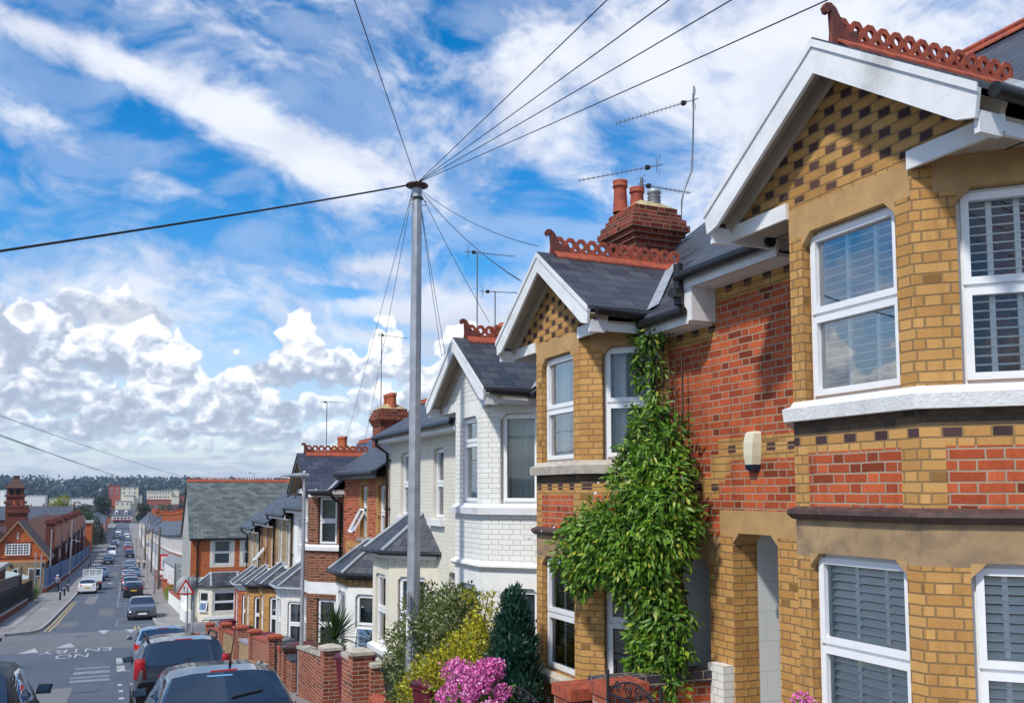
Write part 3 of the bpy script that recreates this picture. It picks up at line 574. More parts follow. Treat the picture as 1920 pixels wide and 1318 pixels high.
def chimney(root,x0,x1,y0,y1,zb,zt,pots=3,potm='pot_orange',bm='brick_red',scale=1.,flaunch=True,potpos=None,ch=1.):
    mb=MB(); H=zt-zb; st=[(0,zb,zt-.62*ch)]+[(o,zt-a*ch,zt-b*ch) for o,a,b in ((.05,.62,.53),(.10,.53,.44),(.15,.44,.33),(.11,.33,.22),(.05,.22,.11),(.01,.11,0))]
    for o,a,b in st:
        o*=scale
        for (p,q) in (((x0-o,y1+o),(x0-o,y0-o)),((x0-o,y0-o),(x1+o,y0-o)),((x1+o,y0-o),(x1+o,y1+o)),((x1+o,y1+o),(x0-o,y1+o))):
            mb.face([(p[0],p[1],a),(q[0],q[1],a),(q[0],q[1],b),(p[0],p[1],b)],bm)
        mb.face([(x0-o,y0-o,b),(x1+o,y0-o,b),(x1+o,y1+o,b),(x0-o,y1+o,b)],bm); mb.face([(x0-o,y1+o,a),(x1+o,y1+o,a),(x1+o,y0-o,a),(x0-o,y0-o,a)],bm)
    c=mb.build('chimney',root); xm,ym=(x0+x1)/2,(y0+y1)/2
    if flaunch:
        f=MB(); f.raw([(x0,y0,zt+.002),(x1,y0,zt+.002),(x1,y1,zt+.002),(x0,y1,zt+.002),(x0+.2,y0+.2,zt+.14),(x1-.2,y0+.2,zt+.14),(x1-.2,y1-.2,zt+.14),(x0+.2,y1-.2,zt+.14)],[(0,1,5,4),(1,2,6,5),(2,3,7,6),(3,0,4,7),(4,5,6,7)],'cement',True); f.build('flaunching',c)
    pp=potpos or [(xm,y0+(y1-y0)*(i+.5)/pots,.42) for i in range(pots)]
    for (px,py,ph) in pp:
        p=MB(); r=.105; z=zt+.03; p.lathe((px,py,z),[(r*1.15,0),(r*1.05,ph*.15),(r*.92,ph*.75),(r*.95,ph*.78),(r*1.12,ph*.80),(r*1.12,ph*.86),(r*.98,ph*.88),(r*1.1,ph*.95),(r*1.12,ph),(r*.85,ph),(r*.8,ph*.7),(0,ph*.7)],potm,14); p.build('chimney_pot',c)
    return c
SL=.77
def main_roof(root,y0,y1,E,xe=5.42,xr=9.0,mat_='slate',xb=12.6,cr=True,crm='terracotta',verge=True,SL=.77):
    mb=MB(); zr=E+SL*(xr-xe); t=.05
    mb.prism([(xe,y0,E),(xr,y0,zr),(xb,y0,zr-SL*(xb-xr)),(xb,y0,zr-SL*(xb-xr)-t),(xr,y0,zr-t),(xe,y0,E-t)],(0,y1-y0,0),mat_)
    o=mb.build('roof',root)
    if cr: crest('ridge_tiles',o,(xr,y0,zr+.02),(xr,y1,zr+.02),.15,crm,False,True)
    return o
def shell(mb,y0,y1,zb,E,m,xm=5.75,xb=12.4,side=True,sidem=None,SL=.77):
    zr=E+SL*(9.0-5.42); sm=sidem or m
    for (yy,sg) in ((y0,1),(y1,-1)):
        p=[(xm,yy,zb),(xb,yy,zb),(xb,yy,E),(9.0,yy,zr-.06),(xm,yy,E+.1)][::-sg]; mb.face(p,sm)
    mb.face([(xb,y0,zb),(xb,y1,zb),(xb,y1,E),(xb,y0,E)],m)
def eaves(root,y0,y1,E,gm='black_plastic',fm='paint_white',pipe=None,zb=-4,xm=5.75):
    g_=MB(); g_.box(5.46,xm,y0,y1,E-.20,E-.17,fm); g_.box(5.44,5.47,y0,y1,E-.20,E-.05,fm); g_.build('fascia',root)
    g_=MB(); gutter(g_,[(5.385,y0,E-.07),(5.385,y1,E-.07)]); g_.build('gutter',root)
    if pipe is not None:
        g_=MB(); g_.tube([(5.40,pipe,E-.1),(5.42,pipe,E-.24),(xm-.07,pipe,E-.42),(xm-.07,pipe,zb)],.036,'black_plastic',8)
        for i in range(4): z=E-.6-i*1.1; g_.box(xm-.115,xm-.001,pipe-.05,pipe+.05,z,z+.05,'black_plastic')
        g_.build('drainpipe',root)
def two_storey_bay(root,yc,Sz,zb,gb,apex,st,E,far=True,hw=.59,dx=.75,xf=5.0,half=1.25,xo=4.76):
    """canted bay on two floors under a gable; Sz: upper sill height, gb: gable foot"""
    xm=xf+dx; pts=[(xm,yc-hw-dx),(xf,yc-hw),(xf,yc+hw),(xm,yc+hw+dx)]; Fs=[Face(pts[i],pts[i+1]) for i in range(3)]
    L=Sz-st.get('ledge',.77); ut=Sz+1.46 if 'ut' not in st else st['ut']; ub=Sz+.11; lt=L-.31; lb=lt-1.40; mb=MB()
    for i,F in enumerate(Fs):
        W=F.W; a,b=(.18,.78) if i!=1 else (W/2-.37,W/2+.37)
        if i==1 and 'fw' in st: a,b=W/2-st['fw'],W/2+st['fw']
        top=gb if i!=1 else gb; hs=[(a,b,ub,ut),(a,b,lb,lt)]; z=[]
        if st['kind']=='brick':
            z=[(0,W,L,Sz,'brick_red'),(0,.16,L,Sz,'brick_cream'),(W-.16,W,L,Sz,'brick_cream'),(0,W,Sz-.30,Sz-.0,'brick_cream'),(0,W,Sz-.24,Sz-.165,'brick_band'),(0,W,Sz-.165,Sz-.05,'brick_shade_dirt'),
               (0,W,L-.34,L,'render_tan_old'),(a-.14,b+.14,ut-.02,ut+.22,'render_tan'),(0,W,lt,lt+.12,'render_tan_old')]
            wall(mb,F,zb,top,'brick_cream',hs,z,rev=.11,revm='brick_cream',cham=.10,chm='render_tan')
        elif st['kind']=='white':
            z=[(0,W,L-.36,L,'render_white'),(a-.14,b+.14,ut-.02,ut+.22,'render_white')]
            wall(mb,F,zb,top,'brick_white',hs,z,rev=.10,cham=.09,chm='render_white')
        else:
            z=[(0,W,ut,top,'paint_white'),(0,W,L-.18,L+.14,'paint_white')]
            wall(mb,F,zb,top,'brick_brown',hs,z,rev=.10)
        if i==2 and not far: continue
        sty=st['win'][i] if i<2 else st['win'][0]
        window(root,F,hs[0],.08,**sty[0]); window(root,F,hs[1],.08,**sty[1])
    # gable wall over the front, with its patterned brickwork
    sl=st.get('s',.70); ft=apex-sl*half
    mb.face([(xf,yc+half-.05,gb),(xf,yc+half-.05,ft),(xf,yc,apex-.04),(xf,yc-half+.05,ft),(xf,yc-half+.05,gb)][::-1],st['gable'])
    mb.face([(xf,yc-half,gb),(xf,yc+half,gb),(xm,yc+half,gb),(xm,yc-half,gb)],'soffit')
    mb.build('bay',root)
    s=MB(); sweep(s,pts,[(.0,Sz-.05),(.075,Sz-.05),(.085,Sz+.05),(.02,Sz+.075),(.0,Sz+.11)],st.get('sillm','paint_peel')); s.build('sill',root)
    if st['kind']!='plain':
        s=MB(); sweep(s,pts,[(0,L-.055),(.03,L-.05),(.07,L-.01),(.065,L+.02),(.0,L+.05)],'stone_dark' if st['kind']=='brick' else 'render_white'); s.build('string_course',root)
    s=MB(); sweep(s,pts,[(0,lb-.12),(.09,lb-.11),(.09,lb-.03),(.0,lb+.01)],'stone' if st['kind']=='brick' else 'paint_white'); s.build('sill',root)
    # roof of the gable
    xr=5.42+(apex-E)/SL+.05; xv=5.42+(apex-sl*half-E)/SL+.05; r=MB(); t=.045; yl,yr=yc+half+.05,yc-half-.05; zl=apex-sl*(half+.05)
    for yy in (yl,yr):
        r.prism([(xo-.03,yy,zl),(xo-.03,yc,apex+.0),(xr,yc,apex+.0),(max(xv,5.35),yy,zl)],(0,0,t),st['slate'])
    ro=r.build('gable_roof',root)
    crest('ridge_tiles',ro,(xo+.20,yc,apex+.05),(xr+.08,yc,apex+.05),st.get('ring',.072)*1.0*2/2,st.get('crm','terracotta'),True)
    b=MB(); bd=st.get('bd',.17)
    for sg in (1,-1):
        b.cut(); a_=Vector((xo,yc+sg*(half+.05),ft-.05*sl)); p=Vector((xo,yc,apex)); dz=Vector((0,0,-bd))
        b.prism([a_+Vector((-.03,0,0)),p+Vector((-.03,0,0)),p+dz*1.25+Vector((-.03,0,0)),a_+dz*.75+Vector((-.03,-sg*.17,0)),a_+dz*.95+Vector((-.03,-sg*.03,0))],(.03,0,0),st.get('bm','paint_white'))
        b.prism([a_+Vector((-.045,0,.03)),p+Vector((-.045,0,.03)),p+Vector((-.045,0,-.03)),a_+Vector((-.045,0,-.03))],(.015,0,0),st.get('bm','paint_white'))
        # raking soffit and the inner moulding
        b.face([a_+Vector((0,0,-.05)),p+Vector((0,0,-.05)),p+Vector((xf-xo,0,-.05)),a_+Vector((xf-xo,0,-.05))],'soffit')
        b.prism([a_+Vector((xf-xo-.05,0,-.04)),p+Vector((xf-xo-.05,0,-.04)),p+Vector((xf-xo-.05,0,-.20)),a_+Vector((xf-xo-.05,-sg*.05,-.16))],(.045,0,0),'soffit')
    b.build('bargeboard',root)
    f=MB()
    for sg in (1,-1):
        f.cut(); y0_,y1_=sorted((yc+sg*(hw-.0),yc+sg*(half+.02))); f.box(xf-.03,xf-.0,y0_,y1_,gb-.10,gb+.03,'paint_white'); f.box(xf-.0,xm,y0_,y1_,gb-.03,gb-.004,'soffit')
        f.box(xo+.01,xf-.03,yc+sg*(half-.0)-.02,yc+sg*(half-.0)+.02,gb-.14,gb-.0,'paint_white')
        f.box(xf,xm,yc+sg*half-.015,yc+sg*half+.015,gb-.12,gb-.03,'paint_white')
    f.build('fascia',root)
    gg=MB()
    for yy,sg in ((yr,-1),(yl,1)): gg.cut(); gutter(gg,[(xo+.05,yy+sg*.05,zl-.02),(5.40,yy+sg*.05,zl-.04)],.05)
    gg.build('gutter',root)
    ld=MB()
    for yy in (yl,yr): 
        ld.cut(); a_=Vector((xv-.05,yy,zl+t)); b_=Vector((xr-.05,yc,apex+t)); w=Vector((0,0,0)); sgn=1 if yy>yc else -1; w=Vector((-.06,-sgn*.0,.0)); ld.face([a_+w,b_+w,b_+Vector((.1,0,.085)),a_+Vector((.1,0,.085))],'lead')
    ld.build('valley_flashing',root)
    return Fs
def ground_bay(root,yc,eave,top,zb,wallm='render_white',hw=.6,dx=.75,xf=5.0,lt=None,lb=None,style=('curtain','curtain'),dent='paint_white',slate='slate',corn='paint_white',name='bay',openw=None,zones=()):
    xm=xf+dx; pts=[(xm,yc-hw-dx),(xf,yc-hw),(xf,yc+hw),(xm,yc+hw+dx)]; Fs=[Face(pts[i],pts[i+1]) for i in range(3)]; lt=lt if lt is not None else eave-.42; lb=lb if lb is not None else lt-1.42; mb=MB()
    for i,F in enumerate(Fs):
        W=F.W; a,b=(.22,.86) if i!=1 else (W/2-.38,W/2+.38); h=(a,b,lb,lt); wall(mb,F,zb,eave,wallm,[h],[(0,W,lt+.15,eave,corn)]+[(0,W,z[0],z[1],z[2]) for z in zones],rev=.10,cham=.07)
        if i<2: window(root,F,h,.07,style=style[min(i,1)],glass='glass',open_=(openw or 0) if i==0 else 0)
    d=mb
    for F in Fs:
        n=int(F.W/.17)
        for i in range(n): u=F.W*(i+.5)/n; d.ob(F.P(u-.04,eave-.24,0),F.U*.08,Vector((0,0,.09)),F.N*.035,dent)
    mb.build(name,root)
    s=MB(); sweep(s,pts,[(0,lb-.13),(.10,lb-.12),(.10,lb-.03),(.0,lb+.01)],'paint_white'); s.build('sill',root); s=MB(); sweep(s,pts,[(0,eave-.13),(.04,eave-.13),(.09,eave-.04),(.09,eave),(.0,eave)],'paint_white' if corn!='brick_cream_old' else 'brown_black'); s.build('cornice',root)
    o=.17; k=.42; eo=[(xm,yc-hw-dx-o*1.2),(xf-o*.0,yc-hw-o*.6),(xf-o,yc-hw-o*.3),(xf-o,yc+hw+o*.3),(xm,yc+hw+dx+o*1.2)]
    P0=Vector((xm,yc-hw-dx-o*1.3,eave+.01)); P1=Vector((xf-o,yc-hw-o*.42,eave+.01)); P2=Vector((xf-o,yc+hw+o*.42,eave+.01)); P3=Vector((xm,yc+hw+dx+o*1.3,eave+.01)); T0=Vector((xm,yc-hw*.75,top)); T1=Vector((xm,yc+hw*.75,top))
    r=MB(); r.face([P0,P1,T0],slate); r.face([P1,P2,T1,T0],slate); r.face([P2,P3,T1],slate); r.face([P0,P3,P2,P1],'soffit')
    for a_,b_ in ((P1,T0),(P2,T1)): r.tube([a_+Vector((0,0,.02)),b_+Vector((0,0,.02))],.045,'lead',6)
    r.tube([T0,T1],.05,'lead',6); r.build('bay_roof',root)
    q=MB(); gutter(q,[P0+Vector((.0,0,-.02)),P1+Vector((-.03,0,-.02)),P2+Vector((-.03,0,-.02)),P3+Vector((0,0,-.02))],.045,'black_plastic' if corn!='paint_white' else 'lead'); q.build('gutter',root)
def door(root,F,h,dep=.12,m='door_white'):
    a,b,c,d=h[:4]; mb=MB(); mb.ob(F.P(a+.005,c,-dep-.04),F.U*(b-a-.01),Vector((0,0,d-c-.3)),-F.N*.04,m)
    for (x0,x1,z0,z1) in ((.12,.42,.15,.85),(.5,.8,.15,.85),(.12,.42,1.0,1.6),(.5,.8,1.0,1.6)):
        s=(b-a)/.92; mb.ob(F.P(a+x0*s,c+z0,-dep-.03),F.U*(x1-x0)*s,Vector((0,0,(z1-z0))),F.N*.012,m)
    o=mb.build('door',root); q=MB(); q.lathe(F.P(b-.1,c+1.0,-dep),[(0,.0),(.02,.0),(.03,.03),(.0,.06)],'chrome',8,axis=F.N); q.build('handle',o)
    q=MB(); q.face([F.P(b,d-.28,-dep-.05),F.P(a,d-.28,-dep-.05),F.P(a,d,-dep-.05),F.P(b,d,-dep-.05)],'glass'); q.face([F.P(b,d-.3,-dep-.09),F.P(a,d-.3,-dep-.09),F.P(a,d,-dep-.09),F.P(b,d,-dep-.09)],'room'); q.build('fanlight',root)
# ---------------- the terrace on the right, nearest first
H1=thing('terraced_house','nearest terraced house of yellow and red brick, patterned gable and white louvre shutters','house',(5,5,g(5)))
sh=dict(style='shutter',glass='glass_sky'); sh2=dict(style='shutter',glass='glass_dim')
st1=dict(kind='brick',gable='brick_cream_dark',slate='slate',win=[(sh2,sh2),(sh,sh2)],ring=.145,bd=.19,s=.67,fw=.475)
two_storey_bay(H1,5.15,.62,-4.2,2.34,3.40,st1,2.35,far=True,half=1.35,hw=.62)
def main_front(root,y0,y1,zb,E,base,holes,zones,revm=None,cham=.1,chm='render_tan',xm=5.75,rev=.11,sidem=None,name='front_wall',SL=.77):
    F=Face((xm,y0),(xm,y1)); mb=MB(); hs=[(a-y0,b-y0,c,d)+tuple(r) for (a,b,c,d,*r) in holes]; wall(mb,F,zb,E,base,hs,[(a-y0,b-y0,c,d,m_) for a,b,c,d,m_ in zones],rev=rev,revm=revm,cham=cham,chm=chm)
    shell(mb,y0,y1,zb,E,base,sidem=sidem,SL=SL); return F,mb
def porch(root,F,mb,y0,h,side='tile_white',dep=1.15,brick=.30,name='door_dark',floor=None):
    a,b,c,d=h[0]-y0,h[1]-y0,h[2],h[3]; P=F.P
    for u,sg in ((a,1),(b,-1)):
        mb.face([P(u,c,-brick-.002),P(u,c,-dep),P(u,d,-dep),P(u,d,-brick-.002)][::sg],side)
    mb.face([P(a,d,-brick),P(a,d,-dep),P(b,d,-dep),P(b,d,-brick)],'render_white'); mb.face([P(b,c,-brick),P(b,c,-dep),P(a,c,-dep),P(a,c,-brick)],'stone')
    mb.face([P(b,c,-dep),P(a,c,-dep),P(a,d,-dep),P(b,d,-dep)],'render_white')
# H1 main wall
dz=(6.90,7.58,-2.62,-.40,.30)
z1=[(6.4,7.79,-.42,-.17,'render_tan'),(6.3,7.79,-4,-.42,'brick_cream'),(6.5,7.98,.335,.41,'brick_cream'),(6.5,7.98,.41,.485,'brick_band'),(6.5,7.98,.485,.56,'brick_cream'),(7.6,7.98,.185,.335,'brick_cream'),(7.68,7.80,.11,.56,'brick_band'),
    (5.7,7.98,2.00,2.40,'brick_cream'),(5.7,7.98,2.08,2.155,'brick_band'),(7.82,8.0,1.4,2.1,'brick_cream')]
F,mb=main_front(H1,3.7,7.79,-4.2,2.35,'brick_red',[dz],z1,revm='brick_cream')
porch(H1,F,mb,3.7,dz); mb.build('front_wall',H1); door(H1,F,(dz[0]-3.7,dz[1]-3.7,dz[2],dz[3]),1.05)
q=MB(); q.box(5.62,5.752,7.60,7.86,-3.2,-1.72,'brick_white'); q.build('painted_pier_foot',H1)
main_roof(H1,3.6,7.92,2.35); eaves(H1,6.45,7.97,2.35)
me=text_mesh('10',.13,'sign_grey',.004); o=bpy.data.objects.new('house_number',me); COL.objects.link(o); o.parent=H1; ORG[o.name]=ORG[H1.name]; o.location=Vector((6.30,7.565,-1.20))-ORG[H1.name]; o.rotation_euler=(R(90),0,0)
q=MB(); q.box(6.42,6.46,7.55,7.579,-1.26,-1.12,'upvc'); q.build('doorbell',H1)
q=MB(); q.box(5.45,5.95,7.795,7.935,1.80,2.33,'paint_white'); q.build('eaves_box',H1)
# H2
H2=thing('terraced_house','yellow and red brick terraced house half covered by a green climbing plant','house',(5,10,g(10)))
cw=dict(style='curtain',glass='glass_dim'); cs=dict(style='curtain',glass='glass_sky',bars=1); bl=dict(style='blind',glass='glass_dim',bars=1); bl2=dict(style='blind',glass='glass')
st2=dict(kind='brick',gable='brick_cream_dark',slate='slate',win=[(cw,bl2),(cs,bl)],ring=.145,ledge=.75,ut=1.72,sillm='stone',bd=.17,fw=.44)
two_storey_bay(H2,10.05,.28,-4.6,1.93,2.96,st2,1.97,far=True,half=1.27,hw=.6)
d2=(7.98,8.62,-3.0,-.69,.10)
z2=[(7.79,8.83,-.71,-.46,'render_tan'),(7.79,8.83,-4.6,-.71,'brick_cream'),(7.79,9.,-.05,.025,'brick_cream'),(7.79,9.,.025,.10,'brick_band'),(7.79,9.,.10,.175,'brick_cream'),(7.79,9,1.62,2.05,'brick_cream'),(7.79,9,1.70,1.775,'brick_band'),(7.79,7.92,.1,.4,'brick_cream')]
F,mb=main_front(H2,7.79,11.62,-4.6,1.97,'brick_red',[d2],z2,revm='brick_cream',sidem='brick_red')
porch(H2,F,mb,7.79,d2,side='render_white',brick=.10); mb.build('front_wall',H2); door(H2,F,(d2[0]-7.79,d2[1]-7.79,d2[2],d2[3]),1.05)
main_roof(H2,7.92,11.62,1.97); eaves(H2,7.86,8.72,1.97)
q=MB(); q.tube([(5.40,8.72,1.85),(5.42,8.74,1.72),(5.62,8.80,1.55),(5.62,8.80,-3.2)],.042,'black_plastic',8); q.build('drainpipe',H2)
q=MB(); q.tube([(5.40,7.96,2.42),(5.40,7.96,2.20),(5.40,7.96,1.98)],.05,'black_plastic',8); q.tube([(5.3,7.93,2.1),(5.5,8.0,2.1)],.06,'black_plastic',8); q.build('gutter_outlet',H2)
chimney(H2,6.92,7.64,11.28,12.05,2.4,4.27,bm='brick_chimney',ch=.85,scale=.95,potpos=[(7.0,11.85,.50),(7.22,11.72,.38)],potm='terracotta')
q=MB(); q.lathe((7.42,11.55,4.34),[(.09,0),(.09,.22),(.11,.23),(.10,.28),(0,.30)],'metal_grey',14)
for i in range(4): q.lathe((7.42,11.55,4.36+i*.045),[(.092,0),(.108,.008),(.092,.016)],'metal_grey',14)
q.build('chimney_cowl',H2)
# H3 white painted brick, two-storey bay
H3=thing('terraced_house','white painted brick terraced house with a two-storey bay beside the yellow brick one','house',(5,13,g(13)))
gr=dict(style='grey',glass='glass'); gr1=dict(style='grey',glass='glass',single=True); gs=dict(style='grey',glass='glass_sky',split=.70)
st3=dict(kind='white',gable='brick_white',slate='slate',win=[(gr1,gr1),(gs,gr)],ring=.145,ledge=.80,ut=1.18,sillm='paint_white',bd=.15,crm='terracotta')
two_storey_bay(H3,13.12,-.26,-5,1.40,2.37,st3,1.42,far=True,half=1.25)
d3=(15.55,16.1,-3.4,-1.45,.25)
F,mb=main_front(H3,11.62,15.0,-5,1.42,'brick_white',[],[],chm='render_white'); mb.build('front_wall',H3)
main_roof(H3,11.62,15.0,1.42); eaves(H3,14.5,15.0,1.42)
# H4 cream render
H4=thing('terraced_house','cream painted terraced house with a slate-roofed ground floor bay behind the telephone pole','house',(5,17.5,g(17.5)))
w4=[(16.43,17.05,-.49,.88),(18.70,19.28,-.49,.88)]
F,mb=main_front(H4,15.0,20.2,-5.2,1.34,'brick_offwhite',w4+[d3],[(15.3,16.3,-1.5,-1.2,'render_cream')],chm='render_cream',cham=.07,SL=.58); mb.build('front_wall',H4)
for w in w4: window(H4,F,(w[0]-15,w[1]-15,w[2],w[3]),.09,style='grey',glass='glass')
q=MB()
for w in w4: q.cut(); q.box(5.66,5.752,w[0]-.10,w[1]+.10,w[2]-.13,w[2]-.005,'paint_white')
q.build('sill',H4); door(H4,F,(d3[0]-15,d3[1]-15,d3[2],d3[3]),.22)
main_roof(H4,14.95,20.25,1.32,mat_='slate',SL=.58); eaves(H4,15.0,20.25,1.32,pipe=20.1)
ground_bay(H4,18.1,-1.15,-.42,-5.2,'render_cream',lt=-1.62,lb=-3.05,style=('curtain','grey'),dent='render_cream',corn='render_cream')
chimney(H4,6.95,7.6,16.9,17.7,1.9,3.05,pots=3)
# H5 brick, cream quoins round the windows
H5=thing('terraced_house','red brick terraced house with one upper sash window tilted open','house',(5,22,g(22)))
w5=[(20.52,21.15,-1.10,.19),(22.15,22.78,-1.10,.19)]; d5=(23.4,24.1,-4.6,-2.3,.25)
z5=[]
for w in w5: z5+=[(w[0]-.14,w[0],w[2]-.0,w[3]+.12,'brick_cream'),(w[1],w[1]+.14,w[2],w[3]+.12,'brick_cream'),(w[0]-.14,w[1]+.14,w[3],w[3]+.14,'brick_cream')]
z5+=[(20.2,24.3,-1.62,-1.24,'brick_cream'),(20.2,24.3,-1.47,-1.395,'brick_band'),(20.2,24.3,.32,.6,'brick_cream'),(23.2,24.3,-2.3,-2.0,'stone')]
F,mb=main_front(H5,20.2,24.55,-5.6,.55,'brick_red',w5+[d5],z5,revm='brick_cream',cham=.0,SL=.62); mb.build('front_wall',H5)
window(H5,F,(w5[0][0]-20.2,w5[0][1]-20.2,*w5[0][2:]),.10,style='curtain',glass='glass'); window(H5,F,(w5[1][0]-20.2,w5[1][1]-20.2,*w5[1][2:]),.10,style='curtain',glass='glass',open_=R(28),split=.56)
door(H5,F,(d5[0]-20.2,d5[1]-20.2,d5[2],d5[3]),.22)
main_roof(H5,20.25,24.6,.55,SL=.62); eaves(H5,20.25,24.2,.55,pipe=None,fm='black_plastic')
q=MB()
for w in w5: q.cut(); q.box(5.66,5.752,w[0]-.05,w[1]+.05,w[2]-.09,w[2]-.005,'stone')
q.build('sill',H5)
ground_bay(H5,21.5,-1.85,-1.12,-5.6,'render_white',lt=-2.3,lb=-3.72,style=('net','net'),dent='brick_cream',corn='brick_cream_old',openw=R(14))
chimney(H5,6.65,7.4,24.25,25.1,1.0,2.34,bm='brick_chimney',pots=3,potm='pot_orange',scale=.65,ch=.72)
q=MB(); q.tube([(7.1,24.5,2.6),(7.1,24.62,2.72),(7.12,24.8,2.76),(7.15,24.95,2.66)],.05,'black_plastic',8); q.build('flue_bend',H5)
# H6 brown brick, two-storey bay with white bands
H6=thing('terraced_house','brown brick terraced house with white bands and slate bay gable behind the street lamp','house',(5,26,g(26)))
nt=dict(style='net',glass='glass',fm='paint_white'); st6=dict(kind='plain',gable='brick_brown',slate='slate_blue',win=[(nt,nt),(nt,nt)],ring=.20,ledge=1.05,ut=-.10,sillm='paint_white',bd=.16,bm='black_plastic',crm='terracotta')
two_storey_bay(H6,26.1,-1.52,-6.2,.10,1.10,st6,.15,far=True,half=1.5)
F,mb=main_front(H6,24.55,28.4,-6.2,.15,'brick_brown',[],[]); mb.build('front_wall',H6); main_roof(H6,24.55,28.4,.15,mat_='slate_blue'); eaves(H6,27.6,28.4,.15)
q=MB(); q.tube([(5.38,24.62,.1),(5.42,24.62,-.1),(5.68,24.7,-.3),(5.68,24.7,-4.8)],.042,'black_plastic',8); q.build('drainpipe',H6)
# H7..H10 stepping down to the side street
def small(y0,y1,E,front,bayc,beave,baym,label,slate='slate',wst='curtain',quoin=None,corn='paint_white',openw=0,chim=False,dy=None,pots=3,baydent='paint_white'):
    yc=(y0+y1)/2; zb=g(y1)-.4; H=thing('terraced_house',label,'house',(5,yc,g(yc))); ws=[(y0+.75,y0+1.3,E-1.85,E-.42),(y0+2.35,y0+2.9,E-1.85,E-.42)]
    dd=(y1-.95,y1-.25,zb+.5,beave-.35,.2); z=[]
    if quoin:
        for w in ws: z+=[(w[0]-.12,w[1]+.12,w[3],w[3]+.18,quoin),(w[0]-.12,w[0],w[2],w[3],quoin),(w[1],w[1]+.12,w[2],w[3],quoin)]
    F,mb=main_front(H,y0,y1,zb,E,front,ws+[dd],z,cham=0,revm=quoin); mb.build('front_wall',H)
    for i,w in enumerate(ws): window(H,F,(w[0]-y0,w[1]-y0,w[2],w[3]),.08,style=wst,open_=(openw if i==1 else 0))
    q=MB()
    for w in ws: q.cut(); q.box(5.67,5.752,w[0]-.06,w[1]+.06,w[2]-.10,w[2]-.005,'paint_white')
    q.build('sill',H); door(H,F,(dd[0]-y0,dd[1]-y0,dd[2],dd[3]),.18,'door_dark')
    main_roof(H,y0,y1,E,mat_=slate); eaves(H,y0,y1,E,pipe=y1-.1,zb=zb+.4)
    ground_bay(H,bayc,beave,beave+.70,zb,baym,style=(wst,wst),corn=corn,dent=baydent)
    if chim: chimney(H,6.8,7.5,chim,chim+.85,E+.6,chim_top(E),pots=pots)
    return H
def chim_top(E): return E+1.95
small(28.4,32.2,-.45,'render_white',30.3,-2.98,'brick_white','white painted terraced house beyond the brown brick bay',chim=30.6)
small(32.2,36.0,-.72,'brick_cream_old',34.0,-3.23,'brick_cream','terraced house with yellow brick bay and pale lintels beyond the white one',quoin='stone',corn='brick_cream_old',baydent='brick_cream')
small(36.0,39.8,-1.10,'brick_brown',37.8,-3.60,'brick_cream','brick terraced house with yellow bay and one upper window open',quoin='brick_cream',corn='brick_cream_old',openw=R(40),chim=37.9,baydent='brick_cream')
small(39.8,43.6,-1.48,'brick_cream_old',41.4,-3.88,'brick_red','last terraced house before the side street, brick piers round its bay',quoin='stone',wst='blind',slate='slate_blue')
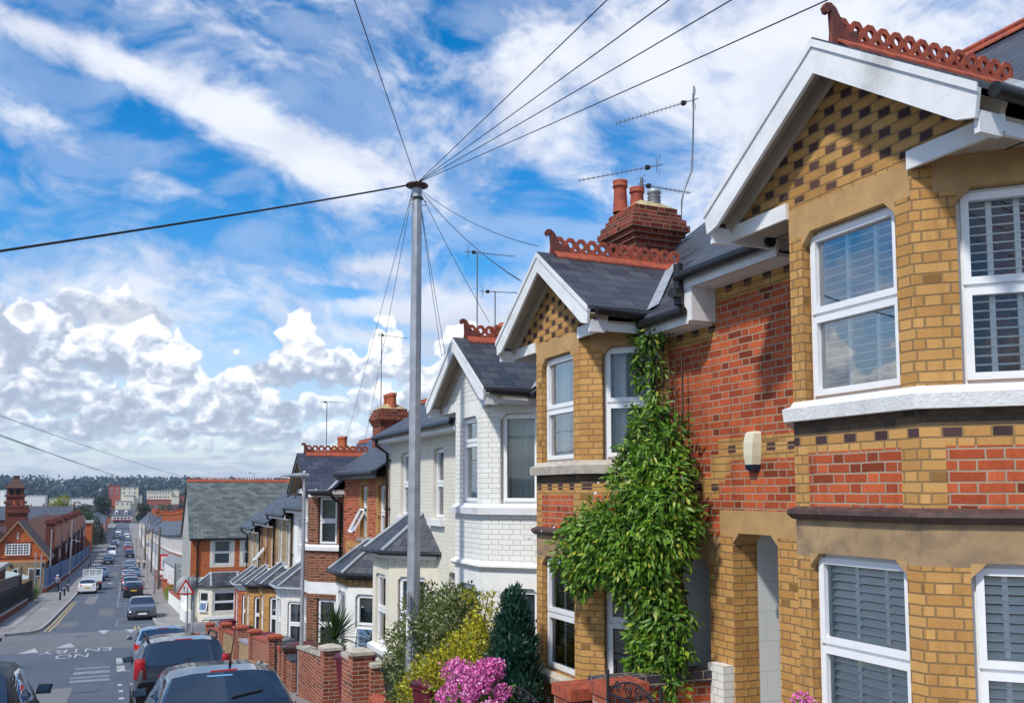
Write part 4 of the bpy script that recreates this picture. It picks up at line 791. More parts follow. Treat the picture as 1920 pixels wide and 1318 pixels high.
# corner house across the side street: front towards us, street side flank
def corner():
    H=thing('corner_house','orange brick corner house with a large mossy slate roof and cream ground floor bay','house',(6,58,g(58))); yf=58.; xl=4.30; xr=11.2; E=-2.52; zb=-9.
    F=Face((xr,yf),(xl,yf)); hu=[(xr-6.72,xr-5.58,-4.32,-2.80),(xr-8.2,xr-7.4,-4.32,-2.80)]
    hu=[(xr-6.62,xr-5.62,-4.30,-2.82),(xr-8.3,xr-7.36,-4.30,-2.82)]
    z=[(0,F.W,zb,-5.0,'render_cream')]; 
    for h in hu: z.append((h[0]-.22,h[1]+.22,h[2]-.15,h[3]+.24,'render_cream'))
    mb=MB(); wall(mb,F,zb,E,'brick_orange',hu,z,revm='render_cream')
    ap=.84; G=Face((xl,yf),(xl,yf+7.4)); wall(mb,G,zb,E,'render_grey',[],[(0,7.4,zb,-6.,'render_white')])
    mb.face([(xl,yf,E),(xl,yf+3.7,ap-.05),(xl,yf+7.4,E)][::-1],'render_grey'); mb.face([(xr,yf,zb),(xr,yf+7.4,zb),(xr,yf+7.4,E),(xr,yf+3.7,ap-.05),(xr,yf,E)][::-1],'brick_orange')
    mb.face([(xr,yf+7.4,zb),(xl,yf+7.4,zb),(xl,yf+7.4,E),(xr,yf+7.4,E)],'render_grey'); mb.build('wall',H)
    for h in hu: window(H,F,h,.06,style='blind_white',glass='glass')
    r=MB(); s=(ap-E)/3.7; r.prism([(xl-.12,yf-.2,E-.2*s),(xl-.12,yf+3.7,ap),(xl-.12,yf+7.6,E-.2*s),(xl-.12,yf+7.6,E-.2*s-.07),(xl-.12,yf+3.7,ap-.07),(xl-.12,yf-.2,E-.2*s-.07)],(xr-xl+.24,0,0),'slate_old'); ro=r.build('roof',H)
    t=MB(); n=46; L=xr-xl+.2
    for i in range(n):
        x=xl-.1+L*i/n
        for sg in (1,-1): t.ob((x+.005,yf+3.7,ap+.03),(L/n-.01,0,0),(0,sg*.15,-.14),(0,0,.03),'terracotta')
        t.ob((x+.03,yf+3.68,ap+.03),(L/n*.45,0,0),(0,.04,0),(0,0,.16),'terracotta')
    t.build('ridge_tiles',ro)
    q=MB(); gutter(q,[(xl-.1,yf-.24,E-.2*s-.05),(xr,yf-.24,E-.2*s-.05)],.07); q.build('gutter',H)
    q=MB(); q.tube([(xl+.45,yf-.24,E-.3),(xl+.38,yf-.07,E-.6),(xl+.38,yf-.07,-5.6),(xl+.15,yf-.07,-5.9),(xl+.15,yf-.07,-8.3)],.05,'black_plastic',8); q.tube([(xl+3.95,yf-.24,E-.3),(xl+3.9,yf-.07,E-.6),(xl+3.9,yf-.07,-6)],.05,'black_plastic',8); q.build('drainpipe',H)
    # bay
    b0,b1=xl+.45,xl+3.4; yb=yf-.75; pts=[(b1,yf),(b1-.75,yb),(b0+.75,yb),(b0,yf)]; mb=MB(); Fs=[Face(pts[i],pts[i+1]) for i in range(3)]; be=-5.50
    for i,F2 in enumerate(Fs):
        h=(.12,F2.W-.12,-7.05,-5.85) if i!=1 else (.1,F2.W-.1,-7.05,-5.85); h=(.22,F2.W-.14,-7.05,-5.85) if i==2 else h; wall(mb,F2,zb,be,'render_cream',[h],[],cham=.0)
        window(H,F2,h,.05,style='blind',glass='glass_dim',split=.5,open_=R(14) if i==2 else 0)
    mb.face([pts[0]+(be,),pts[1]+(be,),pts[2]+(be,),pts[3]+(be,)][::-1],'soffit'); mb.build('bay',H)
    P=[Vector((b1+.15,yf,be)),Vector((b1-.7,yb-.15,be)),Vector((b0+.7,yb-.15,be)),Vector((b0-.15,yf,be))]; T0,T1=Vector((b1-.65,yf,be+.72)),Vector((b0+.75,yf,be+.72)); r=MB()
    r.face([P[0],T0,P[1]],'slate'); r.face([P[1],T0,T1,P[2]],'slate'); r.face([P[2],T1,P[3]],'slate')
    for a,b in ((P[1],T0),(P[2],T1),(P[0],T0),(P[3],T1)): r.tube([a+Vector((0,0,.02)),b+Vector((0,0,.02))],.08,'lead',6)
    mid0=(P[1]+P[2])/2; r.tube([T0,T1],.06,'lead',6); r.tube([x+Vector((0,0,-.03)) for x in P],.05,'black_plastic',8); r.build('bay_roof',H)
    q=MB(); q.box(xl+.75,xl+2.5,yb-.05,yb-.002,-7.45,-7.28,'sign_white'); q.build('street_name_plate',H)
    q=MB(); q.box(xl+.7,xl+2.55,yb-.035,yb-.002,-7.5,-7.46,'ink'); q.box(xl+.7,xl+.74,yb-.035,yb-.002,-8.3,-7.5,'ink'); q.box(xl+2.51,xl+2.55,yb-.035,yb-.002,-8.3,-7.25,'ink'); q.build('wall_trim',H)
    m2=MB(); m2.box(xl-.25,xl+.12,yf-.25,yf+4,-9,-6.95,'render_white'); m2.build('buttress_wall',H)
    return H
corner()
# ---------------- foliage
def foliage(name,parent,blobs,n,L,Wd,mat_,seed=1,droop=.5,inner=.55,bias=None,up=0.,tagv=None,kind=None,loc=None,curl=.15,squash=(1,1,1)):
    rs=np.random.RandomState(seed); Bc=np.array([b[:3] for b in blobs],float); Br=np.array([b[3] for b in blobs],float); w=Br**2.2; w/=w.sum(); k=rs.choice(len(blobs),n,p=w)
    d=rs.randn(n,3)
    if bias is not None: d+=np.array(bias)*rs.rand(n,1)*1.2
    d/=np.linalg.norm(d,axis=1,keepdims=True); r=Br[k]*(inner+(1.08-inner)*rs.rand(n)**.55)*(1+.12*rs.randn(n)); p=Bc[k]+d*r[:,None]*np.array(squash)
    t=d*.7+rs.randn(n,3)*.55+np.array([0,0,up-droop]); t/=np.linalg.norm(t,axis=1,keepdims=True)
    s=np.cross(t,d+rs.randn(n,3)*.35); s/=np.linalg.norm(s,axis=1,keepdims=True)+1e-9; nn=np.cross(s,t)
    l=L*(.6+.7*rs.rand(n,1)); wd=Wd*(.7+.5*rs.rand(n,1)); A=p; Bq=p+t*l*.45+s*wd*.5+nn*curl*wd; C=p+t*l-np.array([0,0,1])*l*.18*droop; D=p+t*l*.45-s*wd*.5+nn*curl*wd
    off=ORG[parent.name] if parent else Vector(loc or (0,0,0)); vs=np.stack([A,Bq,C,D],1).reshape(-1,3)-np.array(off); i=np.arange(n)*4; fs=np.stack([np.stack([i,i+1,i+2],1),np.stack([i,i+2,i+3],1)],1).reshape(-1,3)
    me=bpy.data.meshes.new(name); me.vertices.add(len(vs)); me.vertices.foreach_set('co',vs.ravel()); me.loops.add(fs.size); me.loops.foreach_set('vertex_index',fs.ravel().astype(np.int32)); me.polygons.add(len(fs)); me.polygons.foreach_set('loop_start',np.arange(len(fs),dtype=np.int32)*3); me.materials.append(MT[mat_]); me.update(calc_edges=True); me.validate()
    o=bpy.data.objects.new(name,me); COL.objects.link(o)
    if parent: o.parent=parent; ORG[o.name]=ORG[parent.name]
    else: o.location=off
    if tagv: tag(o,*tagv)
    if kind: o['kind']=kind
    return o
# climbing plant on the second house
V1=[(5.50,8.90,1.90,0.13),(5.50,8.62,1.70,0.14),(5.55,8.47,1.85,0.09),(5.50,8.85,1.55,0.11),(5.50,8.55,1.39,0.09),(5.50,8.85,1.28,0.09),(5.50,8.63,1.10,0.08),(5.45,8.88,1.43,0.07),(5.35,8.62,0.88,0.12),(5.35,8.29,0.86,0.15),(5.45,8.04,0.70,0.10),(5.30,8.43,0.64,0.18),(5.30,8.07,0.53,0.18),(5.45,8.00,0.42,0.09),(5.20,8.55,0.43,0.17),(5.20,8.18,0.31,0.23),(5.30,7.93,0.19,0.20),(5.10,8.56,0.14,0.18),(5.10,8.18,-0.03,0.26),(5.20,7.88,-0.08,0.25),(5.35,7.86,-0.19,0.15),(5.45,7.78,-0.33,0.12),(5.50,7.70,-0.38,0.06),(4.80,8.68,-0.23,0.15),(4.85,8.42,-0.28,0.20),(4.75,9.02,-0.36,0.15),(4.72,9.22,-0.51,0.14),(4.75,8.83,-0.50,0.20),(4.85,8.48,-0.51,0.26),(5.00,8.19,-0.42,0.29),(5.15,7.92,-0.46,0.29),(5.30,7.88,-0.56,0.16),(4.72,9.29,-0.76,0.14),(4.75,8.96,-0.79,0.16),(4.80,8.63,-0.77,0.20),(4.90,8.29,-0.75,0.24),(5.05,8.07,-0.77,0.26),(5.20,8.02,-0.81,0.20),(4.78,9.08,-1.01,0.12),(4.78,8.90,-1.05,0.08),(5.00,8.25,-1.05,0.17),(5.10,8.00,-1.06,0.20),(5.25,7.98,-1.05,0.14),(5.10,8.16,-1.32,0.18),(5.20,7.92,-1.30,0.20),(5.30,7.78,-1.26,0.11),(5.00,8.16,-1.48,0.13),(5.10,8.06,-1.58,0.17),(5.20,7.87,-1.55,0.17),(5.25,7.76,-1.59,0.09),(5.00,8.11,-1.74,0.16),(5.10,7.97,-1.77,0.17),(5.20,7.83,-1.78,0.11),(5.00,8.22,-1.97,0.16),(5.10,7.97,-1.96,0.18),(5.20,7.84,-1.94,0.12),(4.90,8.30,-0.89,0.13),(5.1,8.05,-2.3,.22),(5.1,8.1,-2.7,.22),(5.1,8.05,-3.05,.18)]
vn=thing('climbing_plant','large glossy green climber covering the drainpipe corner of the yellow brick house','climbing plant',(5.3,8.5,-3.2))
foliage('foliage',vn,V1,11500,.098,.037,'leaf_vine',3,droop=.45,inner=.55,bias=(-.9,-.1,.1))
foliage('foliage',vn,[(x,y,z,r*1.25) for x,y,z,r in V1],420,.10,.034,'leaf_lime',8,droop=.3,inner=.9,bias=(-.6,-.4,.5))
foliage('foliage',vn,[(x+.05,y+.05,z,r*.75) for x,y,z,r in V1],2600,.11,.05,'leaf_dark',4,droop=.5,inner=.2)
m=MB()
for i in range(5):
    x0,y0=5.45+.03*i,8.62-.08*i; m.tube([(x0,y0,-3.2),(x0-.08,y0-.05,-2.2),(x0+.02,y0-.12,-1.2),(x0-.06,y0+.02,-.3),(x0+.05,y0-.05,.6),(x0+.06,y0-.05,1.5)],[.028,.024,.02,.018,.014,.008],'bark',6)
m.build('stem',vn)
foliage('blossom',vn,[(5.0,9.0,-.6,.4),(5.1,8.5,.1,.35),(5.1,8.4,-1.2,.3),(4.7,9.6,-.5,.25)],60,.035,.03,'petal_white' if 'petal_white' in MT else 'curtain_white',9,bias=(-.9,-.8,0),inner=.95)
def shrub(name,label,cat,loc,blobs,n,L,W_,mt,seed,stem=True,extra=None,**k):
    t=thing(name,label,cat,loc); foliage('foliage',t,blobs,n,L,W_,mt,seed,**k)
    if stem:
        m=MB()
        for i,b in enumerate(blobs[:9]): m.tube([(loc[0]+.03*math.sin(i*2.1),loc[1]+.03*math.cos(i*1.7),loc[2]),((loc[0]+b[0])/2,(loc[1]+b[1])/2,(loc[2]+b[2])/2),b[:3]],[.025,.016,.006],'bark',6)
        m.build('stem',t)
    return t
cyl=[(4.5,10.25+.0,-3.1+i*.18,.29*(1-(i/11.5)**2.2)+.05) for i in range(11)]+[(4.45,10.0,-1.85,.12),(4.45,10.42,-1.65,.11),(4.45,10.12,-1.6,.10),(4.45,9.95,-2.4,.2),(4.45,10.0,-2.8,.25)]
shrub('conifer_shrub','dense blue-green conical conifer standing before the white and yellow brick bays','shrub',(4.5,10.25,-3.25),cyl,17000,.085,.030,'leaf_cypress',5,droop=-.9,inner=.62,curl=.0)
pb=[(4.35,13.4,-2.3,.42),(4.35,12.6,-1.95,.45),(4.4,12.0,-1.75,.38),(4.35,13.6,-1.75,.25),(4.35,14.3,-2.35,.30),(4.3,13.0,-2.7,.5),(4.4,11.8,-2.2,.45),(4.35,11.6,-1.45,.22),(4.4,13.3,-1.5,.15),(4.35,14.5,-2.8,.3),(4.4,12.3,-1.45,.16),(4.35,14.2,-3.3,.3)]
shrub('privet_bush','loose grey-green privet bush with cream tips behind the telephone pole','bush',(4.35,12.8,-3.6),pb,15000,.062,.032,'leaf_privet',6,droop=0.,inner=.45,up=.3)
gb_=[(4.25,11.0,-2.35,.38),(4.25,11.6,-2.55,.40),(4.2,12.3,-2.75,.38),(4.25,10.75,-1.9,.26),(4.28,10.65,-1.55,.16),(4.3,10.6,-1.3,.08),(4.2,12.8,-2.75,.22),(4.25,11.1,-2.9,.35),(4.3,11.25,-1.35,.09),(4.3,11.1,-1.7,.14),(4.25,13.2,-2.95,.2),(4.1,12.0,-2.55,.36),(4.1,11.4,-2.35,.36),(4.1,12.6,-2.85,.34),(4.15,11.2,-2.0,.2)]
shrub('golden_privet_bush','bright yellow golden privet bush between the conifer and the telephone pole','bush',(4.25,11.4,-3.5),gb_,12000,.055,.032,'leaf_gold',7,droop=-.2,inner=.5,up=.4)
hy=thing('hydrangea_bush','hydrangea bush with big mophead pink flowers in front of the conifer','bush',(3.75,9.6,-3.25))
hc=[]; rr=random.Random(3)
for i in range(32):
    a_=rr.random()*math.pi*2; e=rr.random()**.7; hc.append((3.72+.42*math.cos(a_)*(1-.55*e),9.55+.72*math.sin(a_)*(1-.5*e),-2.48+.55*e+.05*rr.random(),.075+.03*rr.random()))
hc=[h for h in hc if h[0]<3.95]
foliage('foliage',hy,[(3.75,9.55,-2.6,.5),(3.75,9.2,-2.75,.4),(3.75,9.9,-2.75,.4),(3.75,9.55,-3.0,.4)],1500,.13,.08,'leaf_vine',11,droop=.1,inner=.5)
for i,h in enumerate(hc): foliage('flower_head',hy,[h],260,.030,.030,'petal_pink',20+i,droop=-.1,inner=.82)
m=MB()
for h in hc[::4]: m.tube([(3.75,9.55,-3.25),((3.75+h[0])/2,(9.55+h[1])/2,-2.9),h[:3]],[.014,.010,.006],'stem_green',5)
m.build('stem',hy)
def small_flowers(label,c,n,seed):
    t=thing('flowering_plant',label,'plant',(c[0],c[1],c[2]-.75)); r2=random.Random(seed)
    for i in range(n): foliage('flower_head',t,[(c[0]+r2.uniform(-.1,.1),c[1]+r2.uniform(-.1,.1),c[2]+r2.uniform(-.12,.04),.05)],110,.026,.024,'petal_pink',seed+i,inner=.8)
    foliage('foliage',t,[(c[0],c[1],c[2]-.2,.16)],160,.09,.05,'leaf_vine',seed+50); m=MB(); m.tube([(c[0],c[1],c[2]-.75),(c[0],c[1],c[2]-.1)],.01,'stem_green',5); m.build('stem',t)
small_flowers('small magenta flowers at the foot of the nearest house door',(4.30,4.98,-1.40),3,70); small_flowers('single low magenta bloom under the nearest bay window',(4.30,4.65,-1.42),1,90)
# cordyline
cp=thing('cordyline_palm','spiky green palm-like plant rising behind the brick garden wall','palm',(4.5,19.9,-4.45)); m=MB(); m.tube([(4.5,19.9,-4.45),(4.48,19.9,-3.8),(4.5,19.9,-3.15)],[.07,.055,.05],'bark',8); m.build('trunk',cp); m=MB(); r2=random.Random(8)
for i in range(120):
    a_=r2.random()*6.283; e=r2.uniform(-.25,1.45); Ln=r2.uniform(.6,.98); d=Vector((math.cos(a_)*math.cos(e),math.sin(a_)*math.cos(e),math.sin(e))); s_=d.cross(Vector((0,0,1))); s_=s_.normalized() if s_.length>.01 else Vector((1,0,0)); b0=Vector((4.5,19.9,-3.12)); pts=[b0+d*Ln*t-Vector((0,0,1))*(Ln*t)**2*.30*math.cos(e) for t in (0,.35,.7,1)]; w=[.018,.026,.018,.001]
    vs=[]; 
    for p,ww in zip(pts,w): vs+= [p-s_*ww,p+s_*ww]
    m.raw(vs,[(0,1,3,2),(2,3,5,4),(4,5,7,6)],'leaf_palm',True)
m.build('foliage',cp)
foliage('garden_plant',None,[(4.45,19.6,-3.3,.2),(4.4,19.4,-3.35,.2),(4.35,19.2,-3.4,.17)],260,.10,.06,'leaf_mid',14,tagv=('low leafy garden plants at the foot of the spiky palm','plant'),loc=(4.4,19.6,-3.5))
# ---------------- garden walls
def gwall(label,y0,y1,top,capm='terracotta',x=3.95,t=.22,step=0,mat_='brick_garden',pil=(1,1),pm=None,ph=.16,pcap='terracotta'):
    T=thing('garden_wall',label,'garden wall',(x,(y0+y1)/2,g((y0+y1)/2)+.12)); m=MB(); n=max(1,int(round((y1-y0)/1.3))) if step else 1
    tops=[]
    for i in range(n):
        a=y0+(y1-y0)*i/n; b=y0+(y1-y0)*(i+1)/n; zt=top(a) if callable(top) else top-step*i; zt2=zt if step else (top(b) if callable(top) else top); tops.append((a,b,zt,zt2)); zb=g(b)-.2
        m.prism([(x,a,zb),(x,b,zb),(x,b,zt2),(x,a,zt)],(t,0,0),mat_)
    m.build('wall',T); m=MB()
    for i,(a,b,za,zb_) in enumerate(tops): m.prism([(x-.025,a-.0,za+.001),(x-.025,b-.003,zb_+.001),(x-.025,b-.003,zb_+.065),(x-.025,a,za+.065)],(t+.05,0,0),capm)
    m.build('coping',T)
    for k,yy in ((0,y0),(1,y1)):
        if not pil[k]: continue
        zt=(tops[0][2] if k==0 else tops[-1][3])+ph; m=MB(); m.box(x-.06,x+.28,yy-.17,yy+.17,g(yy)-.1,zt,pm or mat_); p=m.build('pillar',T)
        c=MB(); c.prism([(x-.10,yy-.21,zt+.002),(x+.32,yy-.21,zt+.002),(x+.32,yy+.21,zt+.002),(x-.10,yy+.21,zt+.002)],(0,0,.06),pcap); c.raw([(x-.09,yy-.2,zt+.062),(x+.31,yy-.2,zt+.062),(x+.31,yy+.2,zt+.062),(x-.09,yy+.2,zt+.062),(x+.06,yy-.06,zt+.11),(x+.16,yy-.06,zt+.11),(x+.16,yy+.06,zt+.11),(x+.06,yy+.06,zt+.11)],[(0,1,5,4),(1,2,6,5),(2,3,7,6),(3,0,4,7),(4,5,6,7)],pcap,False); c.build('cap',p)
    return T
gwall('long brick garden wall with stone coping behind the base of the street lamp',18.35,21.3,lambda y:-3.26-.09*(y-18.3),'stone',step=0,pil=(1,0),pm='brick_garden',pcap='stone')
gwall('short brick garden wall with a grey capped pillar and black panel',21.9,22.9,-3.95,'slate',pil=(0,1),pcap='stone_dark')
gwall('bright red brick garden wall between two tall pillars',25.2,28.4,lambda y:-4.02-.09*(y-25.2),'terracotta',pil=(1,0),mat_='brick_garden')
gwall('low garden wall of pale brick with a grey sloping coping',28.9,31.9,lambda y:-4.62-.09*(y-28.9),'lead',pil=(1,1),mat_='brick_cream_old',pm='brick_garden',ph=.4)
gwall('weathered garden wall with a ramped brick top',32.6,36.5,lambda y:-4.85-.10*(y-32.6),pil=(1,1),mat_='brick_cream_old',pm='brick_garden',ph=.25)
gwall('far garden wall ending at the side street corner',37.2,42.6,lambda y:-5.35-.11*(y-37.2),pil=(1,1),mat_='brick_garden',pm='brick_garden')
gwall('stone capped brick pier and wall beside the maroon bin lid',16.0,16.9,-2.98,'stone',pil=(1,0),pcap='stone')
T=thing('party_wall','dark brick garden wall running back to the cream house','garden wall',(4.5,15.75,-4)); m=MB(); m.box(4.18,5.4,15.66,15.88,-4.3,-3.02,'brick_garden'); m.build('wall',T); m=MB(); m.box(4.18,5.45,15.63,15.91,-3.018,-2.95,'stone'); m.build('coping',T)
T=thing('party_wall','low brick wall with a row of dark blue coping bricks by the white tiled porch','garden wall',(5,7.95,-3.1)); m=MB(); m.box(4.34,5.64,7.82,8.04,-3.3,-1.90,'brick_red'); m.build('wall',T); m=MB(); m.box(4.34,5.66,7.79,8.07,-1.898,-1.79,'brick_blue'); m.build('coping',T)
def gatepier(label,x,y,z,w=.36,d=.36):
    T=thing('gate_pier',label,'gate pier',(x+w/2,y,g(y)+.1)); m=MB(); m.box(x+.02,x+w-.02,y-d/2+.02,y+d/2-.02,g(y)-.1,z,'brick_garden'); m.build('pier',T); m=MB(); n=int(w/.075)
    for i in range(n): m.box(x+i*w/n+.003,x+(i+1)*w/n-.005,y-d/2,y+d/2,z+.001,z+.11,'terracotta')
    m.box(x+.006,x+w-.006,y-d/2+.006,y+d/2-.006,z+.0005,z+.1,'render_tan'); m.build('brick_cap',T)
gatepier('red brick gate pier capped with upright bricks before the blind-covered window',3.98,7.95,-1.95,.40,.40); gatepier('lower red brick pier beside the scrolled iron gate',4.02,7.28,-1.80,.44,.32)
T=thing('garden_wall','broken garden wall with a rounded red coping beside the maroon bin','garden wall',(3.95,14.4,-3.8)); m=MB(); m.box(3.95,4.15,13.9,14.9,-4.1,-3.45,'brick_garden'); m.build('wall',T); m=MB()
for i,(a,b,dz_) in enumerate(((13.9,14.22,0),(14.25,14.55,.02),(14.62,14.9,-.02))): m.cut(); m.tube([(4.05+.04*i,a,-3.42+dz_),(4.05,b,-3.42-dz_)],.13,'terracotta',10)
m.build('coping',T)
# scrolled iron gate and railings
def spiral(m,c,r,ax,ay,turns=1.6,th=.008,n=26,sg=1):
    pts=[Vector(c)+(Vector(ax)*math.cos(sg*t)+Vector(ay)*math.sin(sg*t))*(r*(1-t/(turns*6.283)*.8)) for t in [turns*6.283*i/n for i in range(n+1)]]; m.tube(pts,th,'black_iron',5)
def iron(name,label,cat,p0,p1,z0,z1,n=8,arch=.14):
    P0,P1=Vector((*p0,0)),Vector((*p1,0)); T=thing(name,label,cat,(*p0,z0)); d=(P1-P0); U=d.normalized(); m=MB(); at=lambda t,z:P0+d*t+Vector((0,0,z))
    for z in (z0+.08,z1-.18): m.tube([at(0,z),at(1,z)],.011,'black_iron',6)
    for t in (0,1): m.tube([at(t,z0),at(t,z1+.02)],.016,'black_iron',6)
    m.build('frame',T); m=MB()
    for i in range(1,n): t=i/n; m.tube([at(t,z0+.08),at(t,z1-.18)],.007,'black_iron',5)
    m.build('bars',T); m=MB(); Z=Vector((0,0,1)); m.tube([at(t,z1-.16+arch*math.sin(math.pi*t)) for t in [i/12 for i in range(13)]],.009,'black_iron',6)
    for sg in (-1,1):
        m.cut(); spiral(m,at(.5,z1-.10)+U*sg*.085,.07,U*sg,Z); spiral(m,at(.5,z1-.10)+U*sg*.26,.05,-U*sg,Z); spiral(m,at(.5,z0+.4)+U*sg*.08,.06,U*sg,-Z)
    m.build('scrollwork',T); return T
iron('iron_gate','black wrought iron gate with scrolls between red brick piers','gate',(4.02,7.10),(4.02,6.25),-2.85,-1.56)
iron('iron_railing','black wrought iron railing with scrolls beside the conifer','railing',(3.98,9.45),(3.98,8.2),-3.2,-2.02,10)
T=iron('iron_gate','plain black iron gate in the gap of the red brick wall','gate',(4.05,24.95),(4.05,24.1),-4.75,-3.85,7,.05)
iron('iron_gate','black metal panel gate beside the street lamp','gate',(4.05,21.85),(4.05,21.35),-4.6,-3.65,6,.03)
gatepier('tall red brick gate pier right of the plain iron gate',3.93,23.85,-3.98,.34,.34)
# wheelie bins
def wheelie(label,x,y,mt,rz=0,lid=None,z=None):
    z=g(y)+.125 if z is None else z; T=thing('wheelie_bin',label,'wheelie bin',(0,0,0)); m=MB(); b,t=.21,.27; 
    q=[(-b,-b-.02,.06),(b,-b-.02,.06),(b,b,.06),(-b,b,.06)]; w=[(-t,-t-.06,.93),(t,-t-.06,.93),(t,t,.93),(-t,t,.93)]; m.raw(q+w,[(3,2,1,0),(0,1,5,4),(1,2,6,5),(2,3,7,6),(3,0,4,7)],mt,False)
    m.box(-t-.02,t+.02,-t-.08,t+.02,.90,.955,mt); m.build('body',T); m=MB()
    L=[(-t-.025,-t-.10,.957),(t+.025,-t-.10,.957),(t+.025,t+.05,.957),(-t-.025,t+.05,.957)]; Tt=[(-t+.04,-t-.0,1.03),(t-.04,-t-.0,1.03),(t-.04,t-.02,1.05),(-t+.04,t-.02,1.05)]
    m.raw(L+Tt,[(0,1,5,4),(1,2,6,5),(2,3,7,6),(3,0,4,7),(4,5,6,7),(3,2,1,0)],lid or mt,True); m.tube([(-t+.02,t+.05,.98),(t-.02,t+.05,.98)],.018,lid or mt,6); m.build('lid',T)
    for sx in (-1,1): m=MB(); m.lathe((sx*.2,b-.02,.09),[(0,-.03),(.09,-.03),(.09,.03),(0,.03)],'rubber',12,axis=(1,0,0)); m.build('wheel',T)
    T.location=(x,y,z); T.rotation_euler=(0,0,rz); return T
wheelie('maroon wheelie bin beside the base of the telephone pole',4.12,11.75,'bin_maroon',R(-80)); wheelie('black wheelie bin left of the telephone pole beneath the privet',4.5,14.5,'bin_black',R(-70)); 
wheelie('grey wheelie bin in the middle of the terrace front gardens',4.45,26.6,'bin_grey',R(-85)); wheelie('bright maroon wheelie bin right of the grey one',4.5,23.5,'bin_maroon',R(-85))
wheelie('grey wheelie bin lid showing over the stone capped wall',4.42,18.75,'bin_grey',R(-70),z=-4.3); wheelie('maroon wheelie bin lid between two stone capped piers',4.38,17.55,'bin_maroon',R(-85),z=-4.1)
wheelie('faded maroon wheelie bin behind the last garden wall',4.5,39.8,'bin_maroon',R(-90)); wheelie('black wheelie bin behind the ramped garden wall',4.5,34.6,'bin_black',R(-90)); wheelie('maroon wheelie bin behind the pale brick wall',4.5,29.7,'bin_maroon',R(-90))
wheelie('dark maroon wheelie bin behind the black panel gate',4.5,22.4,'bin_maroon',R(-90))
wheelie('grey wheelie bin left out on the far right pavement',5.0,108,'bin_grey',.2)
# ---------------- telephone pole with its wires
px_,py_=4.06,12.9; T=thing('telephone_pole','tall grey octagonal telephone pole with wires fanning from its top','telephone pole',(px_,py_,g(py_)+.12)); zt=4.66; zb=g(py_)+.1
m=MB(); n=8
def octo(z,r): return [(px_+r*math.cos(math.pi*(2*j+1)/8+.15),py_+r*math.sin(math.pi*(2*j+1)/8+.15),z) for j in range(8)]
zs=[zb,-3.0,-1.8,0,2,4,zt]; rs_=[.118,.115,.098,.090,.083,.077,.073]
for i in range(len(zs)-1): m.raw(octo(zs[i],rs_[i])+octo(zs[i+1],rs_[i+1]),[(j,(j+1)%8,(j+1)%8+8,j+8) for j in range(8)],'metal_grey',False)
m.build('pole',T); m=MB(); m.lathe((px_,py_,zt-.03),[(.06,-.02),(.17,.015),(.175,.03),(.16,.045),(.05,.07),(0,.075)],'stone_dark',20); m.build('top_disc',T)
m=MB(); m.lathe((px_,py_,zt-.22),[(.083,0),(.09,.0),(.09,.03),(.083,.03)],'ink',12); m.build('collar',T)
for sg in (-1,1): m=MB(); m.tube([(px_+sg*.07,py_-.05,zt-.22),(px_+sg*.12,py_-.06,zt-.25),(px_+sg*.12,py_-.06,zt-.31),(px_+sg*.07,py_-.05,zt-.32)],.008,'metal_grey',5); m.build('ring_hook',T)
m=MB(); m.box(px_-.135,px_-.10,py_-.17,py_-.09,-2.05,-1.78,'sign_white'); m.build('notice_plate',T); m=MB(); m.box(px_-.125,px_-.10,py_-.14,py_-.09,-1.72,-1.42,'metal_grey'); m.build('bracket',T)
m=MB(); m.tube([(px_-.07,py_-.12,-2.2),(px_-.09,py_-.2,-2.24),(px_-.07,py_-.2,-2.9),(px_+.03,py_-.2,-2.9),(px_+.05,py_-.14,-2.3)],.012,'steel_dark',6); m.build('step_iron',T)
HT=Vector((px_,py_,zt+.04))
def ray_px(x,y):
    a=(x-960)/1700; b=-(y-785)/1700; th,pi_=R(23.6),R(4.7); f=Vector((math.sin(th)*math.cos(pi_),math.cos(th)*math.cos(pi_),math.sin(pi_))); r=Vector((math.cos(th),-math.sin(th),0)); return f+r*a+r.cross(f)*b
def wire(label,p0,p1,sag=.25,r=.006,n=18,mt='ink'):
    p0,p1=Vector(p0),Vector(p1); m=MB(); m.tube([p0.lerp(p1,i/n)-Vector((0,0,sag*4*(i/n)*(1-i/n))) for i in range(n+1)],r,mt,5,False); o=m.build('telephone_wire',None,(label,'wire','wires strung from the telephone pole'),loc=p0)
    return o
def wa(x,y,Y): r=ray_px(x,y); return r*(Y/r.y)
